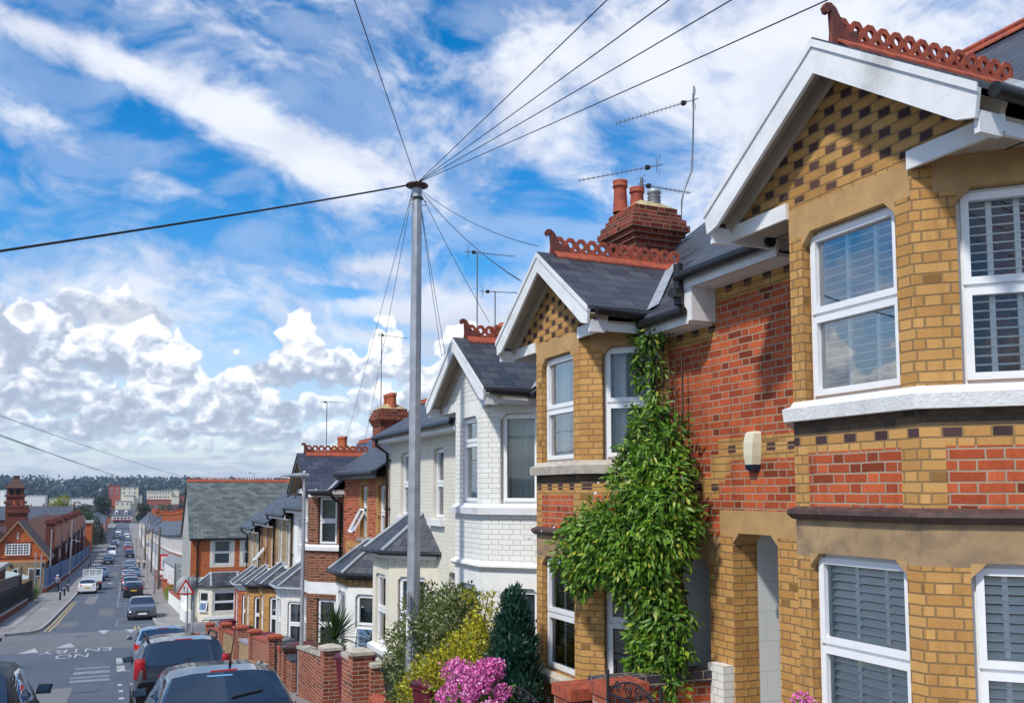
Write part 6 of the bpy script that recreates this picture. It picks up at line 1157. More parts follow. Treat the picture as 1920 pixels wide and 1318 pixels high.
# ---------------- far terrace on the right
def far_house(label,front,seed=0,E=5.75,w=4.0,slate='slate_far',gable=False):
    H=thing('distant_terraced_house',label,'house',(0,0,0),'distant terrace on the right'); F=Face((0,0),(0,w)); ws=[(.55,1.15,3.9,5.3),(2.0,2.6,3.9,5.3),(3.1,3.8,.1,2.3)]; mb=MB(); z=[(a-.14,b+.14,c-.12,d+.2,'paint_white') for a,b,c,d in ws[:2]]
    wall(mb,F,-.6,E,front,ws,z,rev=.12,revm='paint_white'); mb.face([(0,0,-.6),(5.5,0,-.6),(5.5,0,E),(3.3,0,E+2.1),(0,0,E)][::1],front); mb.face([(0,w,-.6),(5.5,w,-.6),(5.5,w,E),(3.3,w,E+2.1),(0,w,E)][::-1],front); mb.build('front_wall',H); m=MB()
    for (a,b,c,d) in ws[:2]:
        for x in (a-.16,b+.02): m.ob(F.P(x,c-.1,.003),F.U*.14,Vector((0,0,d-c+.3)),F.N*.09,'paint_white')
        m.ob(F.P(a-.2,d+.02,.003),F.U*(b-a+.4),Vector((0,0,.22)),F.N*.12,'paint_white'); m.ob(F.P(a-.2,c-.18,.003),F.U*(b-a+.4),Vector((0,0,.10)),F.N*.14,'paint_white')
    m.build('window_surround',H)
    for h in ws[:2]:
        m=MB(); a,b,c,d=h; N=F.N
        for (x0,x1,z0,z1) in ((a,a+.06,c,d),(b-.06,b,c,d),(a,b,c,c+.06),(a,b,d-.06,d),(a,b,(c+d)/2-.03,(c+d)/2+.03)): m.ob(F.P(x0,z0,-.06),F.U*(x1-x0),Vector((0,0,z1-z0)),-N*.04,'upvc')
        o=m.build('window',H); m=MB(); m.face([F.P(b,c,-.09),F.P(a,c,-.09),F.P(a,d,-.09),F.P(b,d,-.09)],'car_glass'); m.build('pane',o)
    m=MB(); a,b,c,d=ws[2]; m.face([F.P(b,c,-.12),F.P(a,c,-.12),F.P(a,d,-.12),F.P(b,d,-.12)],'door_dark'); m.build('door',H)
    r=MB(); r.prism([(-.25,-.02,E-.12),(3.3,-.02,E+2.15),(6.,-.02,E+.4),(6.,-.02,E+.3),(3.3,-.02,E+2.05),(-.25,-.02,E-.22)],(0,w+.02,0),slate); ro=r.build('roof',H)
    m=MB(); m.box(-.03,.0,0.,w,E-.35,E-.16,'paint_white'); m.tube([(-.28,0,E-.2),(-.28,w,E-.2)],.06,'black_plastic',6); m.build('gutter',H)
    # bay with lean-to roof
    y0,y1=.35,2.75; m=MB(); P=[(0,y0),(-.7,y0+.55),(-.7,y1-.55),(0,y1)]; 
    for i in range(3):
        G=Face(P[i],P[i+1]); h=(.13,G.W-.13,.75,2.25); wall(m,G,-.6,2.65,'paint_white' if front!='brick_cream' else 'render_cream',[h],rev=.08); m.face([G.P(h[1],h[2],-.08),G.P(h[0],h[2],-.08),G.P(h[0],h[3],-.08),G.P(h[1],h[3],-.08)],'car_glass')
    m.build('bay',H); m=MB(); A=[Vector((0,y0-.15,2.65)),Vector((-.85,y0+.45,2.65)),Vector((-.85,y1-.45,2.65)),Vector((0,y1+.15,2.65))]; a,b=Vector((0,y0+.5,3.45)),Vector((0,y1-.5,3.45))
    m.face([A[0],A[1],a],slate); m.face([A[1],A[2],b,a],slate); m.face([A[2],A[3],b],slate); m.face(A[::-1],slate)
    for p,q in ((A[1],a),(A[2],b)): m.tube([p,q],.06,'lead',5)
    m.build('bay_roof',H)
    if 1:
        m=MB(); m.box(2.7,3.9,-.35,.55,E+1.2,E+3.4,'brick_orange'); m.box(2.62,3.98,-.43,.63,E+3.1,E+3.3,'brick_orange'); c=m.build('chimney',H)
        for k in range(4): m=MB(); m.lathe((2.9+.27*k,0.1,E+3.4),[(.10,0),(.085,.35),(.11,.38),(.11,.45),(.07,.45)],'pot_orange',8); m.build('chimney_pot',c)
    return H
fa=far_house('red brick and white terraced houses with a long run of orange chimneys','brick_red',0); fb=far_house('red brick and white terraced houses with a long run of orange chimneys','brick_red',1); fc=far_house('pale painted distant terraced houses on the right','render_cream',0); fd=far_house('pale painted distant terraced houses on the right','render_cream',1)
y=66.5; i=0; keep=[];  first={id(fa):1,id(fb):1,id(fc):1,id(fd):1}
while y<320:
    if 222<y<234: y+=4; continue
    src=(fa,fb)[i%2] if (y<215) else ((fa,fb),(fc,fd))[(i//3)%2][i%2]
    T=dup(src,(0,0,0))
    T.location=(5.75+cx(y),y,g(y)+.1); i+=1; y+=4.0
    if y<96 and T.name not in keep: [bpy.data.objects.remove(o) for o in [q for q in T.children_recursive if q.name.startswith('chimney')]]
fb.location=(5.75+cx(330),330,g(330)+.1); fa.location=(5.75+cx(326),326,g(326)+.1); fc.location=(5.75+cx(318),322,g(322)+.1); fd.location=(5.75+cx(334),334,g(334)+.1)
# grey hoarding side wall and shop by the corner
def simple_house(label,x0,x1,y0,y1,eave,ridge,axis,wm,rm,wins=(),chim=None,cat='house',name='distant_house',zb=None,face_wins=True,gablem=None):
    """gabled block; axis 'x': ridge runs across the street direction"""
    z0=(g((y0+y1)/2)-1.2) if zb is None else zb; T=thing(name,label,cat,((x0+x1)/2,y0,z0)); m=MB()
    C=[(x0,y0),(x1,y0),(x1,y1),(x0,y1)]
    for k in range(4): a,b=C[k],C[(k+1)%4]; m.face([(a[0],a[1],z0),(b[0],b[1],z0),(b[0],b[1],eave),(a[0],a[1],eave)],wm)
    t=.12; r=MB()
    if ridge<=eave+.05: r.box(x0-.3,x1+.3,y0-.3,y1+.3,eave,eave+.35,rm)
    elif axis=='x':
        ym=(y0+y1)/2
        for xx,sg in ((x0,1),(x1,-1)): m.face([(xx,y0,eave),(xx,y1,eave),(xx,ym,ridge-.03)][::sg],gablem or wm)
        s=(ridge-eave)/(ym-y0); r.prism([(x0-.15,y0-.3,eave-.3*s),(x0-.15,ym,ridge),(x0-.15,y1+.3,eave-.3*s),(x0-.15,y1+.3,eave-.3*s-t),(x0-.15,ym,ridge-t),(x0-.15,y0-.3,eave-.3*s-t)],(x1-x0+.3,0,0),rm)
    else:
        xm=(x0+x1)/2
        for yy,sg in ((y0,1),(y1,-1)): m.face([(x0,yy,eave),(x1,yy,eave),(xm,yy,ridge-.03)][::sg],gablem or wm)
        s=(ridge-eave)/(xm-x0); r.prism([(x0-.3,y0-.15,eave-.3*s),(xm,y0-.15,ridge),(x1+.3,y0-.15,eave-.3*s),(x1+.3,y0-.15,eave-.3*s-t),(xm,y0-.15,ridge-t),(x0-.3,y0-.15,eave-.3*s-t)],(0,y1-y0+.3,0),rm)
    m.build('wall',T); r.build('roof',T)
    for (wx0,wx1,wz0,wz1) in wins:
        m=MB(); m.box(wx0,wx1,y0-.05,y0-.005,wz0,wz1,'upvc'); w=m.build('window',T); m=MB(); n=2
        for q in range(n): a=wx0+(wx1-wx0)*q/n; b=wx0+(wx1-wx0)*(q+1)/n; m.face([(a+.06,y0-.055,wz0+.06),(b-.06,y0-.055,wz0+.06),(b-.06,y0-.055,wz1-.06),(a+.06,y0-.055,wz1-.06)],'car_glass')
        m.build('pane',w)
    for c in (chim or []):
        cx_,cy_,zt_,n=c; m=MB(); m.box(cx_-.5,cx_+.5,cy_-.3,cy_+.3,eave,zt_,'brick_orange' if wm!='brick_school' else 'brick_school'); m.box(cx_-.6,cx_+.6,cy_-.4,cy_+.4,zt_-.3,zt_-.1,'brick_school'); k=m.build('chimney',T)
        for q in range(n): m=MB(); m.lathe((cx_-.36+.72*q/max(1,n-1),cy_,zt_),[(.13,0),(.1,.4),(.13,.42),(.13,.5)],'pot_orange',8); m.build('chimney_pot',k)
    return T
T=thing('boundary_screen','plain grey-green screen panel in front of the nearest distant terrace','screen',(4.9,80,g(80))); m=MB(); m.box(4.75,6.3,79.9,80.05,-9.3,-5.75,'panel_green'); m.build('panel',T); m=MB(); m.box(4.7,4.75,79.85,80.1,-9.3,-5.7,'metal_grey'); m.build('post',T)
simple_house('white gabled house at the end of the distant terrace',5.4+3,11.5+3,339,347,-9.6,-6.8,'y','render_white','slate_far',[(10.4,11.2,-12.5,-11),(12,12.8,-12.5,-11)])
simple_house('cream gabled cottage among the distant roofs on the right',7.2,12.4,222.6,233.,-8.6,-6.2,'y','render_cream','slate_far',[(8.4,9.4,-10.8,-9.4),(10.0,11,-10.8,-9.4),(8.4,9.4,-13,-11.6)])
simple_house('long slate roofed house behind the cream cottage',8.2,17,236,249,-7.6,-5.2,'x','render_grey','slate_far',chim=[(10,242,-4.4,4)])
for i,(x0,x1,y0,zt,lb) in enumerate(((9,16,258,-6.6,'slate roofed house with orange chimneys beyond the cottage'),(10,18,282,-6.9,'second slate roofed house with orange chimneys'),(13,24,300,-6.1,'wide brick house with hipped look among far roofs'),(22,34,330,-5.6,'dark slate block at the far right of the rooftops'),(12,20,372,-7.2,'small slate house near the end of the street right side'))):
    simple_house(lb,x0,x1,y0,y0+12,zt-2,zt,'x',('brick_red','render_cream')[i%2],'slate_far',chim=[(x0+2,y0+6,zt+1.0,4)])
for i,(x,y) in enumerate(((4.55,104.5),(4.75,146),(4.4,178),(4.9,214),(4.9,262))):
    T=thing('telegraph_pole',('nearest','second','third','fourth','farthest')[i]+' brown telegraph pole on the right pavement down the street','telegraph pole',(x+(cx(y)-cx(104)),y,g(y))); xx=x+(cx(y)-cx(104)); m=MB(); m.tube([(xx,y,g(y)),(xx,y,g(y)+6.7)],[.15,.10],'wood_post',8); m.build('pole',T); m=MB(); m.box(xx-.35,xx+.35,y-.06,y+.06,g(y)+6.2,g(y)+6.3,'wood_post'); m.build('crossarm',T)
for i,(x,y,h) in enumerate(((3.6,90,2.6),(3.9,118,5.),(3.75,171,5.),(4.2,240,5.5))):
    T=thing('post',('short grey signpost','tall thin grey post','thin pale post','far thin grey post')[i]+' standing on the right pavement by the parked cars','post',(x,y,g(y))); m=MB(); m.tube([(x,y,g(y)),(x,y,g(y)+h)],.045,'metal_grey',8); m.build('pole',T); m=MB(); m.box(x-.25,x+.1,y-.02,y+.02,g(y)+h-.5,g(y)+h-.1,'sign_grey'); m.build('plate',T)
T=thing('estate_sign','red and white board with a blue picture outside the distant terrace','sign',(6,118,g(118))); m=MB(); m.box(5.15,6.6,117.9,118.0,-9.25,-7.3,'shop_red'); m.build('frame',T); m=MB(); m.box(5.4,6.6,117.85,117.895,-9.1,-7.55,'sign_white'); m.box(5.6,6.5,117.83,117.849,-8.7,-8.0,'poster_blue'); m.build('panel',T); m=MB(); m.box(5.2,5.26,117.94,118,g(118),-9.2,'metal_grey'); m.build('post',T)
T=thing('hedge','small bright lime hedge beside the right pavement','hedge',(4.5,86,g(86))); foliage('foliage',T,[(4.75+.0*i,83.5+.45*i,-8.75+.35*(i%2)-.03*i,.42) for i in range(10)],2600,.09,.06,'leaf_lime',31); m=MB(); m.box(4.7,4.85,83.2,88,g(86)-.2,g(86)+.35,'bark'); m.build('stem',T)
gw=[(4.35,66,79.5),(4.9,88.5,100),(5.0,101,112),(5.1,113,128)]
for i,(x,a,b) in enumerate(gw): gwall(('white rendered','orange brick','low red brick','long low brick')[i]+' front wall on the far right pavement',a,b,lambda y:g(y)+1.05,x=x,t=.2,step=0,mat_=('render_white','brick_orange','brick_garden','brick_garden')[i],pil=(1,1))
# ---------------- left side: school, fence, walls
def school():
    T=thing('school_building','old dark red brick school with a bell tower and orange gable','school',(-11,125,g(125))); xc,ya=-10.55,125.; ap,ev,hw=-3.42,-7.75,3.35; zb=-12.5
    m=MB(); m.face([(xc-hw-1.5,ya,zb),(xc+hw,ya,zb),(xc+hw,ya,ev),(xc-hw-1.5,ya,ev)],'brick_school_gable'); m.face([(xc-hw,ya,ev),(xc+hw,ya,ev),(xc,ya,ap)],'brick_school_gable'); m.box(xc-hw-1.5,xc+hw+.04,ya-.04,ya-.001,ev-.12,ev+.05,'brick_school'); m.box(xc-2.,xc+2.,ya-.06,ya-.001,-5.95,-5.85,'brick_school')
    m.face([(xc+hw,ya,zb),(xc+hw,ya+9,zb),(xc+hw,ya+9,ev),(xc+hw,ya,ev)],'brick_school'); m.build('gable_wall',T)
    r=MB(); s=(ap-ev)/hw
    for sg in (-1,1): r.prism([(xc,ya-.35,ap+.12),(xc+sg*(hw+.35),ya-.35,ev-.35*s+.12),(xc+sg*(hw+.35),ya-.35,ev-.35*s),(xc,ya-.35,ap)],(0,9.4,0),'tile_brown')
    r.build('gable_roof',T); m=MB()
    for sg in (-1,1): m.prism([(xc,ya-.40,ap+.14),(xc+sg*(hw+.38),ya-.40,ev-.38*s+.14),(xc+sg*(hw+.38),ya-.40,ev-.38*s-.12),(xc,ya-.40,ap-.12)],(0,.06,0),'render_tan_old')
    m.build('bargeboard',T)
    m=MB(); x0,x1,z0,z1=-11.75,-9.2,-7.35,-6.1; m.box(x0-.06,x1+.06,ya-.12,ya-.01,z0-.06,z1+.06,'paint_white'); w=m.build('window',T); m=MB()
    for i in range(4):
        for j in range(2):
            for k in range(4): a=x0+.1+(x1-x0-.1)*i/4+j*.27; m.box(a,a+.20,ya-.125,ya-.119,z0+.1+.30*k,z0+.1+.30*k+.2,'car_glass')
    m.build('pane',w); m=MB(); m.box(-10.62,-10.42,ya-.08,ya-.01,-5.5,-4.7,'paint_white'); m.box(-10.56,-10.48,ya-.09,ya-.081,-5.4,-4.8,'ink'); m.build('window',T)
    # cream ground storey extension
    m=MB(); m.box(-14.5,-7.35,123.4,124.96,-12.3,-8.15,'brick_cream_old'); m.build('extension',T); m=MB()
    for a,b in ((-9.15,-8.55),(-8.45,-7.8),(-10.8,-10.2)): m.box(a,b,123.33,123.39,-9.9,-8.9,'upvc'); m.box(a+.1,b-.1,123.31,123.329,-9.8,-9.0,'car_glass')
    m.build('window',T); 
    for a in (-11.1,-7.75): m=MB(); m.box(a,a+.2,123.2,123.38,-8.7,-8.35,'ink'); m.build('wall_lamp',T)
    # long ranges with cross gables along the street
    m=MB(); m.box(-20,-8.0,134.,232,-15,-7.5,'brick_school'); m.build('long_range',T); r=MB(); r.prism([(-20.5,133.6,-7.6),(-14,133.6,-4.5),(-7.5,133.6,-7.6)],(0,98.5,0),'tile_brown'); r.build('roof',T)
    for i,y in enumerate((141,156,171,186,201,216)):
        m=MB(); xe=-6.9+.012*(y-135); m.box(-13,xe,y,y+6.5,-15,-7.5,'brick_school'); m.face([(xe,y,-7.5),(xe,y+6.5,-7.5),(xe,y+3.25,-4.8)],'brick_school')
        for k in (1.2,3.,4.8): m.box(xe-.02,xe+.03,y+k-.3,y+k+.3,-9.2,-7.3,'paint_white')
        m.build('cross_wing',T); r=MB(); r.prism([(-14,y-.2,-7.6),(-14,y+3.25,-4.65),(-14,y+6.7,-7.6)],(xe+14.15,0,0),'tile_brown'); r.build('roof',T)
        m=MB(); m.box(xe-1.6,xe-.5,y-1.8,y-.6,-8,-3.5-.1*(i%2),'brick_school'); m.box(xe-1.75,xe-.35,y-1.95,y-.45,-4.1,-3.75,'brick_school'); m.build('chimney',T)
    m=MB(); m.box(-12.6,-10.3,133.5,135.,-6,-1.5,'brick_school'); m.box(-12.8,-10.1,133.3,135.2,-2.5,-2.0,'brick_school'); m.box(-12.7,-10.2,133.4,135.1,-1.9,-1.6,'brick_school'); c=m.build('chimney',T)
    for k in (-.6,0.2): m=MB(); m.lathe((-11.2+k,134.2,-1.5),[(.2,0),(.17,.6),(.2,.65)],'pot_orange',8); m.build('chimney_pot',c)
    # bell tower
    m=MB(); x0,x1,y0,y1=-15.35,-12.9,160.,162.5; m.box(x0,x1,y0,y1,-9,-1.6,'brick_school'); m.box(x0-.25,x1+.25,y0-.25,y1+.25,-1.6,-1.2,'brick_school'); m.box(x0+.05,x1-.05,y0+.05,y1-.05,-1.2,-.45,'brick_school'); m.box(x0-.15,x1+.15,y0-.15,y1+.15,-.5,-.25,'brick_school')
    for a in (x0+.15,(x0+x1)/2-.15,x1-.45):
        for b in (y0+.15,(y0+y1)/2-.15,y1-.45):
            if a==(x0+x1)/2-.15 and b==(y0+y1)/2-.15: continue
            m.box(a,a+.3,b,b+.3,-.25,.75,'brick_school')
    m.box(x0+.5,x1-.5,y0+.5,y1-.5,-.3,.7,'brown_black'); m.box(x0,x1,y0,y1,.75,.85,'brick_school'); m.build('bell_tower',T)
    m=MB(); xm,ym=(x0+x1)/2,(y0+y1)/2; 
    R_=[(1.42,.85),(1.1,1.25),(.75,1.75),(.42,2.2),(.40,2.6),(.48,2.62),(.48,2.75),(0,2.75)]; vs=[]
    for r_,z in R_: vs+=[(xm+sx*r_,ym+sy*r_,z) for sx,sy in ((-1,-1),(1,-1),(1,1),(-1,1))]
    m.raw(vs,[(i*4+j,i*4+(j+1)%4,(i+1)*4+(j+1)%4,(i+1)*4+j) for i in range(len(R_)-1) for j in range(4)],'tile_brown',False); m.build('tower_roof',T)
school()
simple_house('tall orange-red brick end block beyond the school with a pale roof',-8.8,-4.65,233,246,-6.9,-6.9,'y','brick_school_gable','render_grey'); 
simple_house('grey slate school hall roof behind the bell tower',-26,-9.6,250,268,-6.2,-3.2,'x','brick_school','slate_far')
# blue fence on a low wall
T=thing('blue_fence','long bright blue metal fence on a low wall beside the left pavement','fence',(-6.2,109,g(109))); fx=lambda y:-6.9+cx(y)+.0
m=MB(); ys=list(np.arange(106,228,6.))
for a,b in zip(ys,ys[1:]): m.prism([(fx(a),a,g(a)+.65),(fx(b),b,g(b)+.65),(fx(b),b,g(b)+2.55),(fx(a),a,g(a)+2.55)],(.06,0,0),'fence_blue')
m.build('fence_panels',T); m=MB()
for a,b in zip(ys,ys[1:]): m.prism([(fx(a)-.1,a,g(a)-.3),(fx(b)-.1,b,g(b)-.3),(fx(b)-.1,b,g(b)+.6),(fx(a)-.1,a,g(a)+.6)],(.3,0,0),'brick_school')
m.build('low_wall',T); m=MB()
for a,b in zip(ys,ys[1:]): m.prism([(fx(a)+.0,a,g(a)+.601),(fx(b)+.0,b,g(b)+.601),(fx(b)+.0,b,g(b)+.70),(fx(a)+.0,a,g(a)+.70)],(.24,0,0),'metal_grey')
m.build('coping',T)
for i,y in enumerate(ys[1::3]): m=MB(); m.box(fx(y)+.07,fx(y)+.15,y-.05,y+.05,g(y)+.6,g(y)+2.7,'fence_blue'); m.build('fence_post',T)
T=thing('railing','black iron railing on a brick wall at the left edge','railing',(-6.5,75,g(75))); m=MB(); ys=list(np.arange(57,92,5.)); X=-6.6
for a,b in zip(ys,ys[1:]): m.prism([(X,a,g(a)-.3),(X,b,g(b)-.3),(X,b,g(b)+.55),(X,a,g(a)+.55)],(.22,0,0),'brick_school'); m.prism([(X-.03,a,g(a)+.551),(X-.03,b,g(b)+.551),(X-.03,b,g(b)+.65),(X-.03,a,g(a)+.65)],(.28,0,0),'kerb_stone')
m.build('low_wall',T); m=MB()
for a,b in zip(ys,ys[1:]):
    for h in (.8,1.85): m.tube([(X+.1,a,g(a)+h),(X+.1,b,g(b)+h)],.02,'black_iron',5)
y=57.
while y<92: m.tube([(X+.1,y,g(y)+.6),(X+.1,y,g(y)+2.0)],.014,'black_iron',4,False); y+=.16
m.build('railings',T)
T=thing('wooden_fence','weathered grey board fence behind the black railing','fence',(-7.4,80,g(80))); m=MB(); y=62.
while y<92: m.box(-7.5,-7.46,y,y+.24,g(y)-.2,g(y)+2.5+.03*math.sin(y*7),'fence_wood'); y+=.26
m.build('boards',T); m=MB(); m.box(-7.45,-7.3,91.6,92.4,g(92)-.2,g(92)+3.2,'fence_wood'); m.box(-6.75,-6.35,91.9,92.3,g(92)-.2,g(92)+2.9,'fence_wood'); m.build('end_post',T)
simple_house('dark brick outhouse with a pale lintel cropped by the left edge',-13.5,-9.9,98,106,-7.3,-7.3,'y','brick_school','render_grey')
T=thing('shade_sail','pale grey-green shade sail over the school yard','shade sail',(-9.5,112,-10)); m=MB(); m.raw([(-12.5,110,-7.75),(-10.,113,-8.45),(-7.4,111,-9.05),(-9.7,107,-9.0),(-12.3,106,-9.1)],[(0,1,3,4),(1,2,3)],'sail_grey',True); m.raw([(-12.5,110,-7.77),(-10.,113,-8.47),(-7.4,111,-9.07),(-9.7,107,-9.02),(-12.3,106,-9.12)],[(4,3,1,0),(3,2,1)],'sail_grey',True); m.build('sail',T); m=MB(); m.cut()
for x,y in ((-7.4,111),(-12.4,106)): m.tube([(x,y,g(y)-.1),(x,y,-8.9)],.05,'metal_grey',6); m.cut()
m.build('mast',T)
for i,(x,y,h) in enumerate(((-7.0,103,4.2),(-6.9,109.5,3.9),(-6.5,118,6.6),(-5.6,150,8),(-5.3,205,8.5))):
    T=thing('yard_post',('pale post nearest the shade sail','second pale post by the blue fence','tall grey pole in front of the school wing','tall pole midway along the blue fence','tall pole at the far end of the blue fence')[i],'post',(x,y,g(y))); m=MB(); m.tube([(x,y,g(y)),(x,y,g(y)+h)],.07,'metal_grey',8); m.build('pole',T); m=MB(); m.lathe((x,y,g(y)+h),[(.08,0),(.08,.05),(0,.08)],'metal_grey',8); m.build('cap',T)
for i,(x,y) in enumerate(((-4.2,92.5),(-4.15,99.2),(-4.1,106.2),(-3.6,168),(-3.4,176))):
    T=thing('bollard',('nearest','second','third','fourth','farthest')[i]+' black bollard on the left pavement edge','bollard',(x,y,g(y)+.12)); m=MB(); m.tube([(x,y,g(y)+.1),(x,y,g(y)+1.05)],[.09,.08],'black_iron',10); m.build('shaft',T); m=MB(); m.lathe((x,y,g(y)+.85),[(.095,0),(.1,.03),(.095,.08)],'sign_white',10); m.build('band',T); T['group']='bollards on the left pavement'
# ---------------- people
def person(label,x,y,h,face,shirt,trous,hairc='hair_dark',hat=None,stride=.22,arms=.1,z=None):
    zg=g(y)+.13 if z is None else z; T=thing('person',label,'person',(x,y,zg)); s=h/1.75
    J={'pel':(0,0,.95),'sp':(0,.01,1.15),'ch':(0,.0,1.36),'nk':(0,.01,1.50),'hd':(0,.02,1.60),'ht':(0,.02,1.70)}
    P=[];Rr=[];E=[]
    def add(p,r,par=None):
        P.append((p[0]*s,p[1]*s,p[2]*s)); Rr.append(r*s); 
        if par is not None: E.append((par,len(P)-1))
        return len(P)-1
    pel=add(J['pel'],.13); sp=add(J['sp'],.12,pel); ch=add(J['ch'],.145,sp); nk=add(J['nk'],.055,ch); hd=add(J['hd'],.085,nk); ht=add(J['ht'],.075,hd)
    for sg in (-1,1):
        st_=stride*sg; hp=add((sg*.09,0,.90),.095,pel); kn=add((sg*.10,st_*.5+.03,.50),.062,hp); an=add((sg*.10,st_-.02,.09),.042,kn); to=add((sg*.11,st_+.15,.04),.035,an)
        sh_=add((sg*.18,0,1.40),.06,ch); el=add((sg*.24,-st_*.35-.02,1.13),.043,sh_); wr=add((sg*.23,-st_*.6+arms,.90),.03,el); ha=add((sg*.23,-st_*.65+arms+.03,.80),.032,wr)
    def sk(name,idx,grow,mt,parent,cut=None):
        me=bpy.data.meshes.new(name); keep=[i for i in range(len(P)) if i in idx]; mp={k:n for n,k in enumerate(keep)}; me.from_pydata([P[k] for k in keep],[(mp[a],mp[b]) for a,b in E if a in mp and b in mp],[]); me.materials.append(MT[mt])
        o=bpy.data.objects.new(name,me); COL.objects.link(o); bm_=o.modifiers.new('s','SKIN'); sv_=me.skin_vertices[0].data
        for k in keep: sv_[mp[k]].radius=(Rr[k]*grow,Rr[k]*grow)
        sv_[0].use_root=True; b=o.modifiers.new('d','SUBSURF'); b.levels=1; b.render_levels=1
        dg=bpy.context.evaluated_depsgraph_get(); dg.update(); me2=bpy.data.meshes.new_from_object(o.evaluated_get(dg)); bpy.data.objects.remove(o)
        for p in me2.polygons: p.use_smooth=True
        me2.materials.clear(); me2.materials.append(MT[mt]); o=bpy.data.objects.new(name,me2); COL.objects.link(o); o.parent=parent; ORG[o.name]=ORG[parent.name]; return o
    sk('body',set(range(len(P))),1.,'skin',T); legs={0,6,7,8,14,15,16}; sk('trousers',legs,1.16,trous,T); sk('shirt',{1,2,10,11,18,19}|{0},1.14,shirt,T)
    m=MB(); off=Vector(ORG[T.name]); m.lathe(off+Vector((0,.01*s,1.66*s)),[(.10*s,-.05*s),(.108*s,.0),(.09*s,.07*s),(.05*s,.10*s),(0,.115*s)],hat or hairc,14); 
    if hat: m.lathe(off+Vector((0,.01*s,1.66*s)),[(.10*s,-.01*s),(.145*s,-.03*s),(.145*s,-.02*s),(.10*s,.01*s)],hat,14)
    m.build('hat' if hat else 'hair',T); m=MB()
    for sg in (-1,1): m.lathe(off+Vector((sg*.032*s,.098*s,1.625*s)),[(0,-.01),(.011*s,0),(0,.01)],'ink',8,axis=(0,1,0))
    m.lathe(off+Vector((0,.10*s,1.60*s)),[(.016*s,-.02*s),(.012*s,.015*s),(0,.028*s)],'skin',8,axis=(0,1,0)); m.box(*(off.x-.022*s,off.x+.022*s,off.y+.088*s,off.y+.098*s,off.z+1.565*s,off.z+1.572*s),'shop_red'); m.build('face',T)
    m=MB()
    for k in (8,16): p=off+Vector(P[k]); m.box(p.x-.05*s,p.x+.05*s,p.y-.07*s,p.y+.2*s,p.z-.085*s,p.z+.01*s,'ink'); m.cut()
    m.build('shoe',T); T.rotation_euler=(0,0,face); return T
pmat('cloth_navy',(.02,.025,.05),.9); pmat('cloth_greyblue',(.16,.19,.28),.9); pmat('cloth_white',(.65,.65,.66),.9); pmat('cloth_black',(.015,.015,.017),.9); pmat('cloth_dark',(.05,.05,.06),.9)
person('person in a white hat and grey-blue shirt walking away on the left pavement',-5.15,106.5,1.78,0,'cloth_greyblue','cloth_black',hat='cloth_white')
person('person in a white shirt and dark trousers walking toward us, right of the pair',4.75+.0,158.5,1.75,math.pi,'cloth_white','cloth_navy'); person('person in a pale top, left one of the pair on the far pavement',4.05,163,1.65,math.pi,'cloth_white','cloth_dark',stride=.15)
# ---------------- trees
def tree(label,x,y,base,top,rad,mt,seed,n=2600,leaf=.5,cone=False,trunk=.25):
    r2=random.Random(seed); T=thing('conifer_tree' if cone else 'tree',label,'tree',(x,y,base)); H=top-base; B=[]
    if cone:
        for i in range(14): t=i/13; B.append((x+r2.uniform(-.2,.2),y+r2.uniform(-.2,.2),base+H*(.08+.9*t),rad*(1-t)**.8+.15))
    else:
        for i in range(20): a=r2.random()*6.283; q=r2.random()**.5*rad*.72; zz=base+H*(.36+.56*r2.random()); f=1-abs((zz-base)/H-.62)*1.0; B.append((x+math.cos(a)*q*f,y+math.sin(a)*q*f,zz,rad*r2.uniform(.22,.46)))
    foliage('crown',T,B,n,leaf,leaf*.6,mt,seed,droop=.2 if not cone else .6,inner=.6); m=MB(); m.tube([(x,y,base-.3),(x+.05*rad,y,base+H*.35),(x,y,base+H*(.9 if cone else .7))],[trunk,trunk*.7,trunk*.2],'bark',7)
    for i in range(4 if not cone else 0): b=B[i]; m.tube([(x,y,base+H*.35),((x+b[0])/2,(y+b[1])/2,base+H*.45),b[:3]],[trunk*.5,trunk*.35,.04],'bark',5)
    m.build('trunk',T); return T
tree('bright yellow-green tree above the school roofs',-13.6,262,-14,-.8,4.0,'leaf_yellow',1,4200,.42)
tree('dark green tree right of the yellow one',-10.2,275,-14.4,-2.6,3.6,'leaf_dark',2,2600,.5); tree('second dark tree behind the school roofs',-7.6,290,-14.4,-3.2,3.2,'leaf_dark',3,2400,.5); tree('mid green tree between the school and the conifer',-7.4,262,-14.2,-4.4,2.6,'leaf_mid',4,2400,.4)
tree('black-green conifer rising beside the street on the left',-4.55,288,-14.7,-5.2,2.5,'leaf_dark',5,4200,.38,cone=True); tree('dark rounded tree left of the red apartment block',-4.6,425,-15.2,-1.1,4.6,'leaf_dark',6,3400,.6)
tree('dark tree in front of the cream apartments',12.6,440,-15.2,-4.2,4.2,'leaf_dark',7,2600,.6); tree('olive tree beneath the long cream apartments',22.5,470,-15.2,-5.0,4.6,'leaf_mid',8,2600,.6); tree('dark tree at the far right before the cream block',33,500,-15.2,-4.6,5,'leaf_dark',9,2600,.6)
T=thing('bush','lime green shrub spilling over the board fence','bush',(-8.6,96,-9.5)); foliage('foliage',T,[(-9.8+.45*i,97-.5*(i%3),-8.6-.10*i+.18*(i%2),.55) for i in range(8)],3000,.14,.09,'leaf_lime',33); m=MB(); m.tube([(-8.8,96.5,g(96)-.1),(-8.9,96.5,-8.8)],.06,'bark',6); m.build('stem',T)
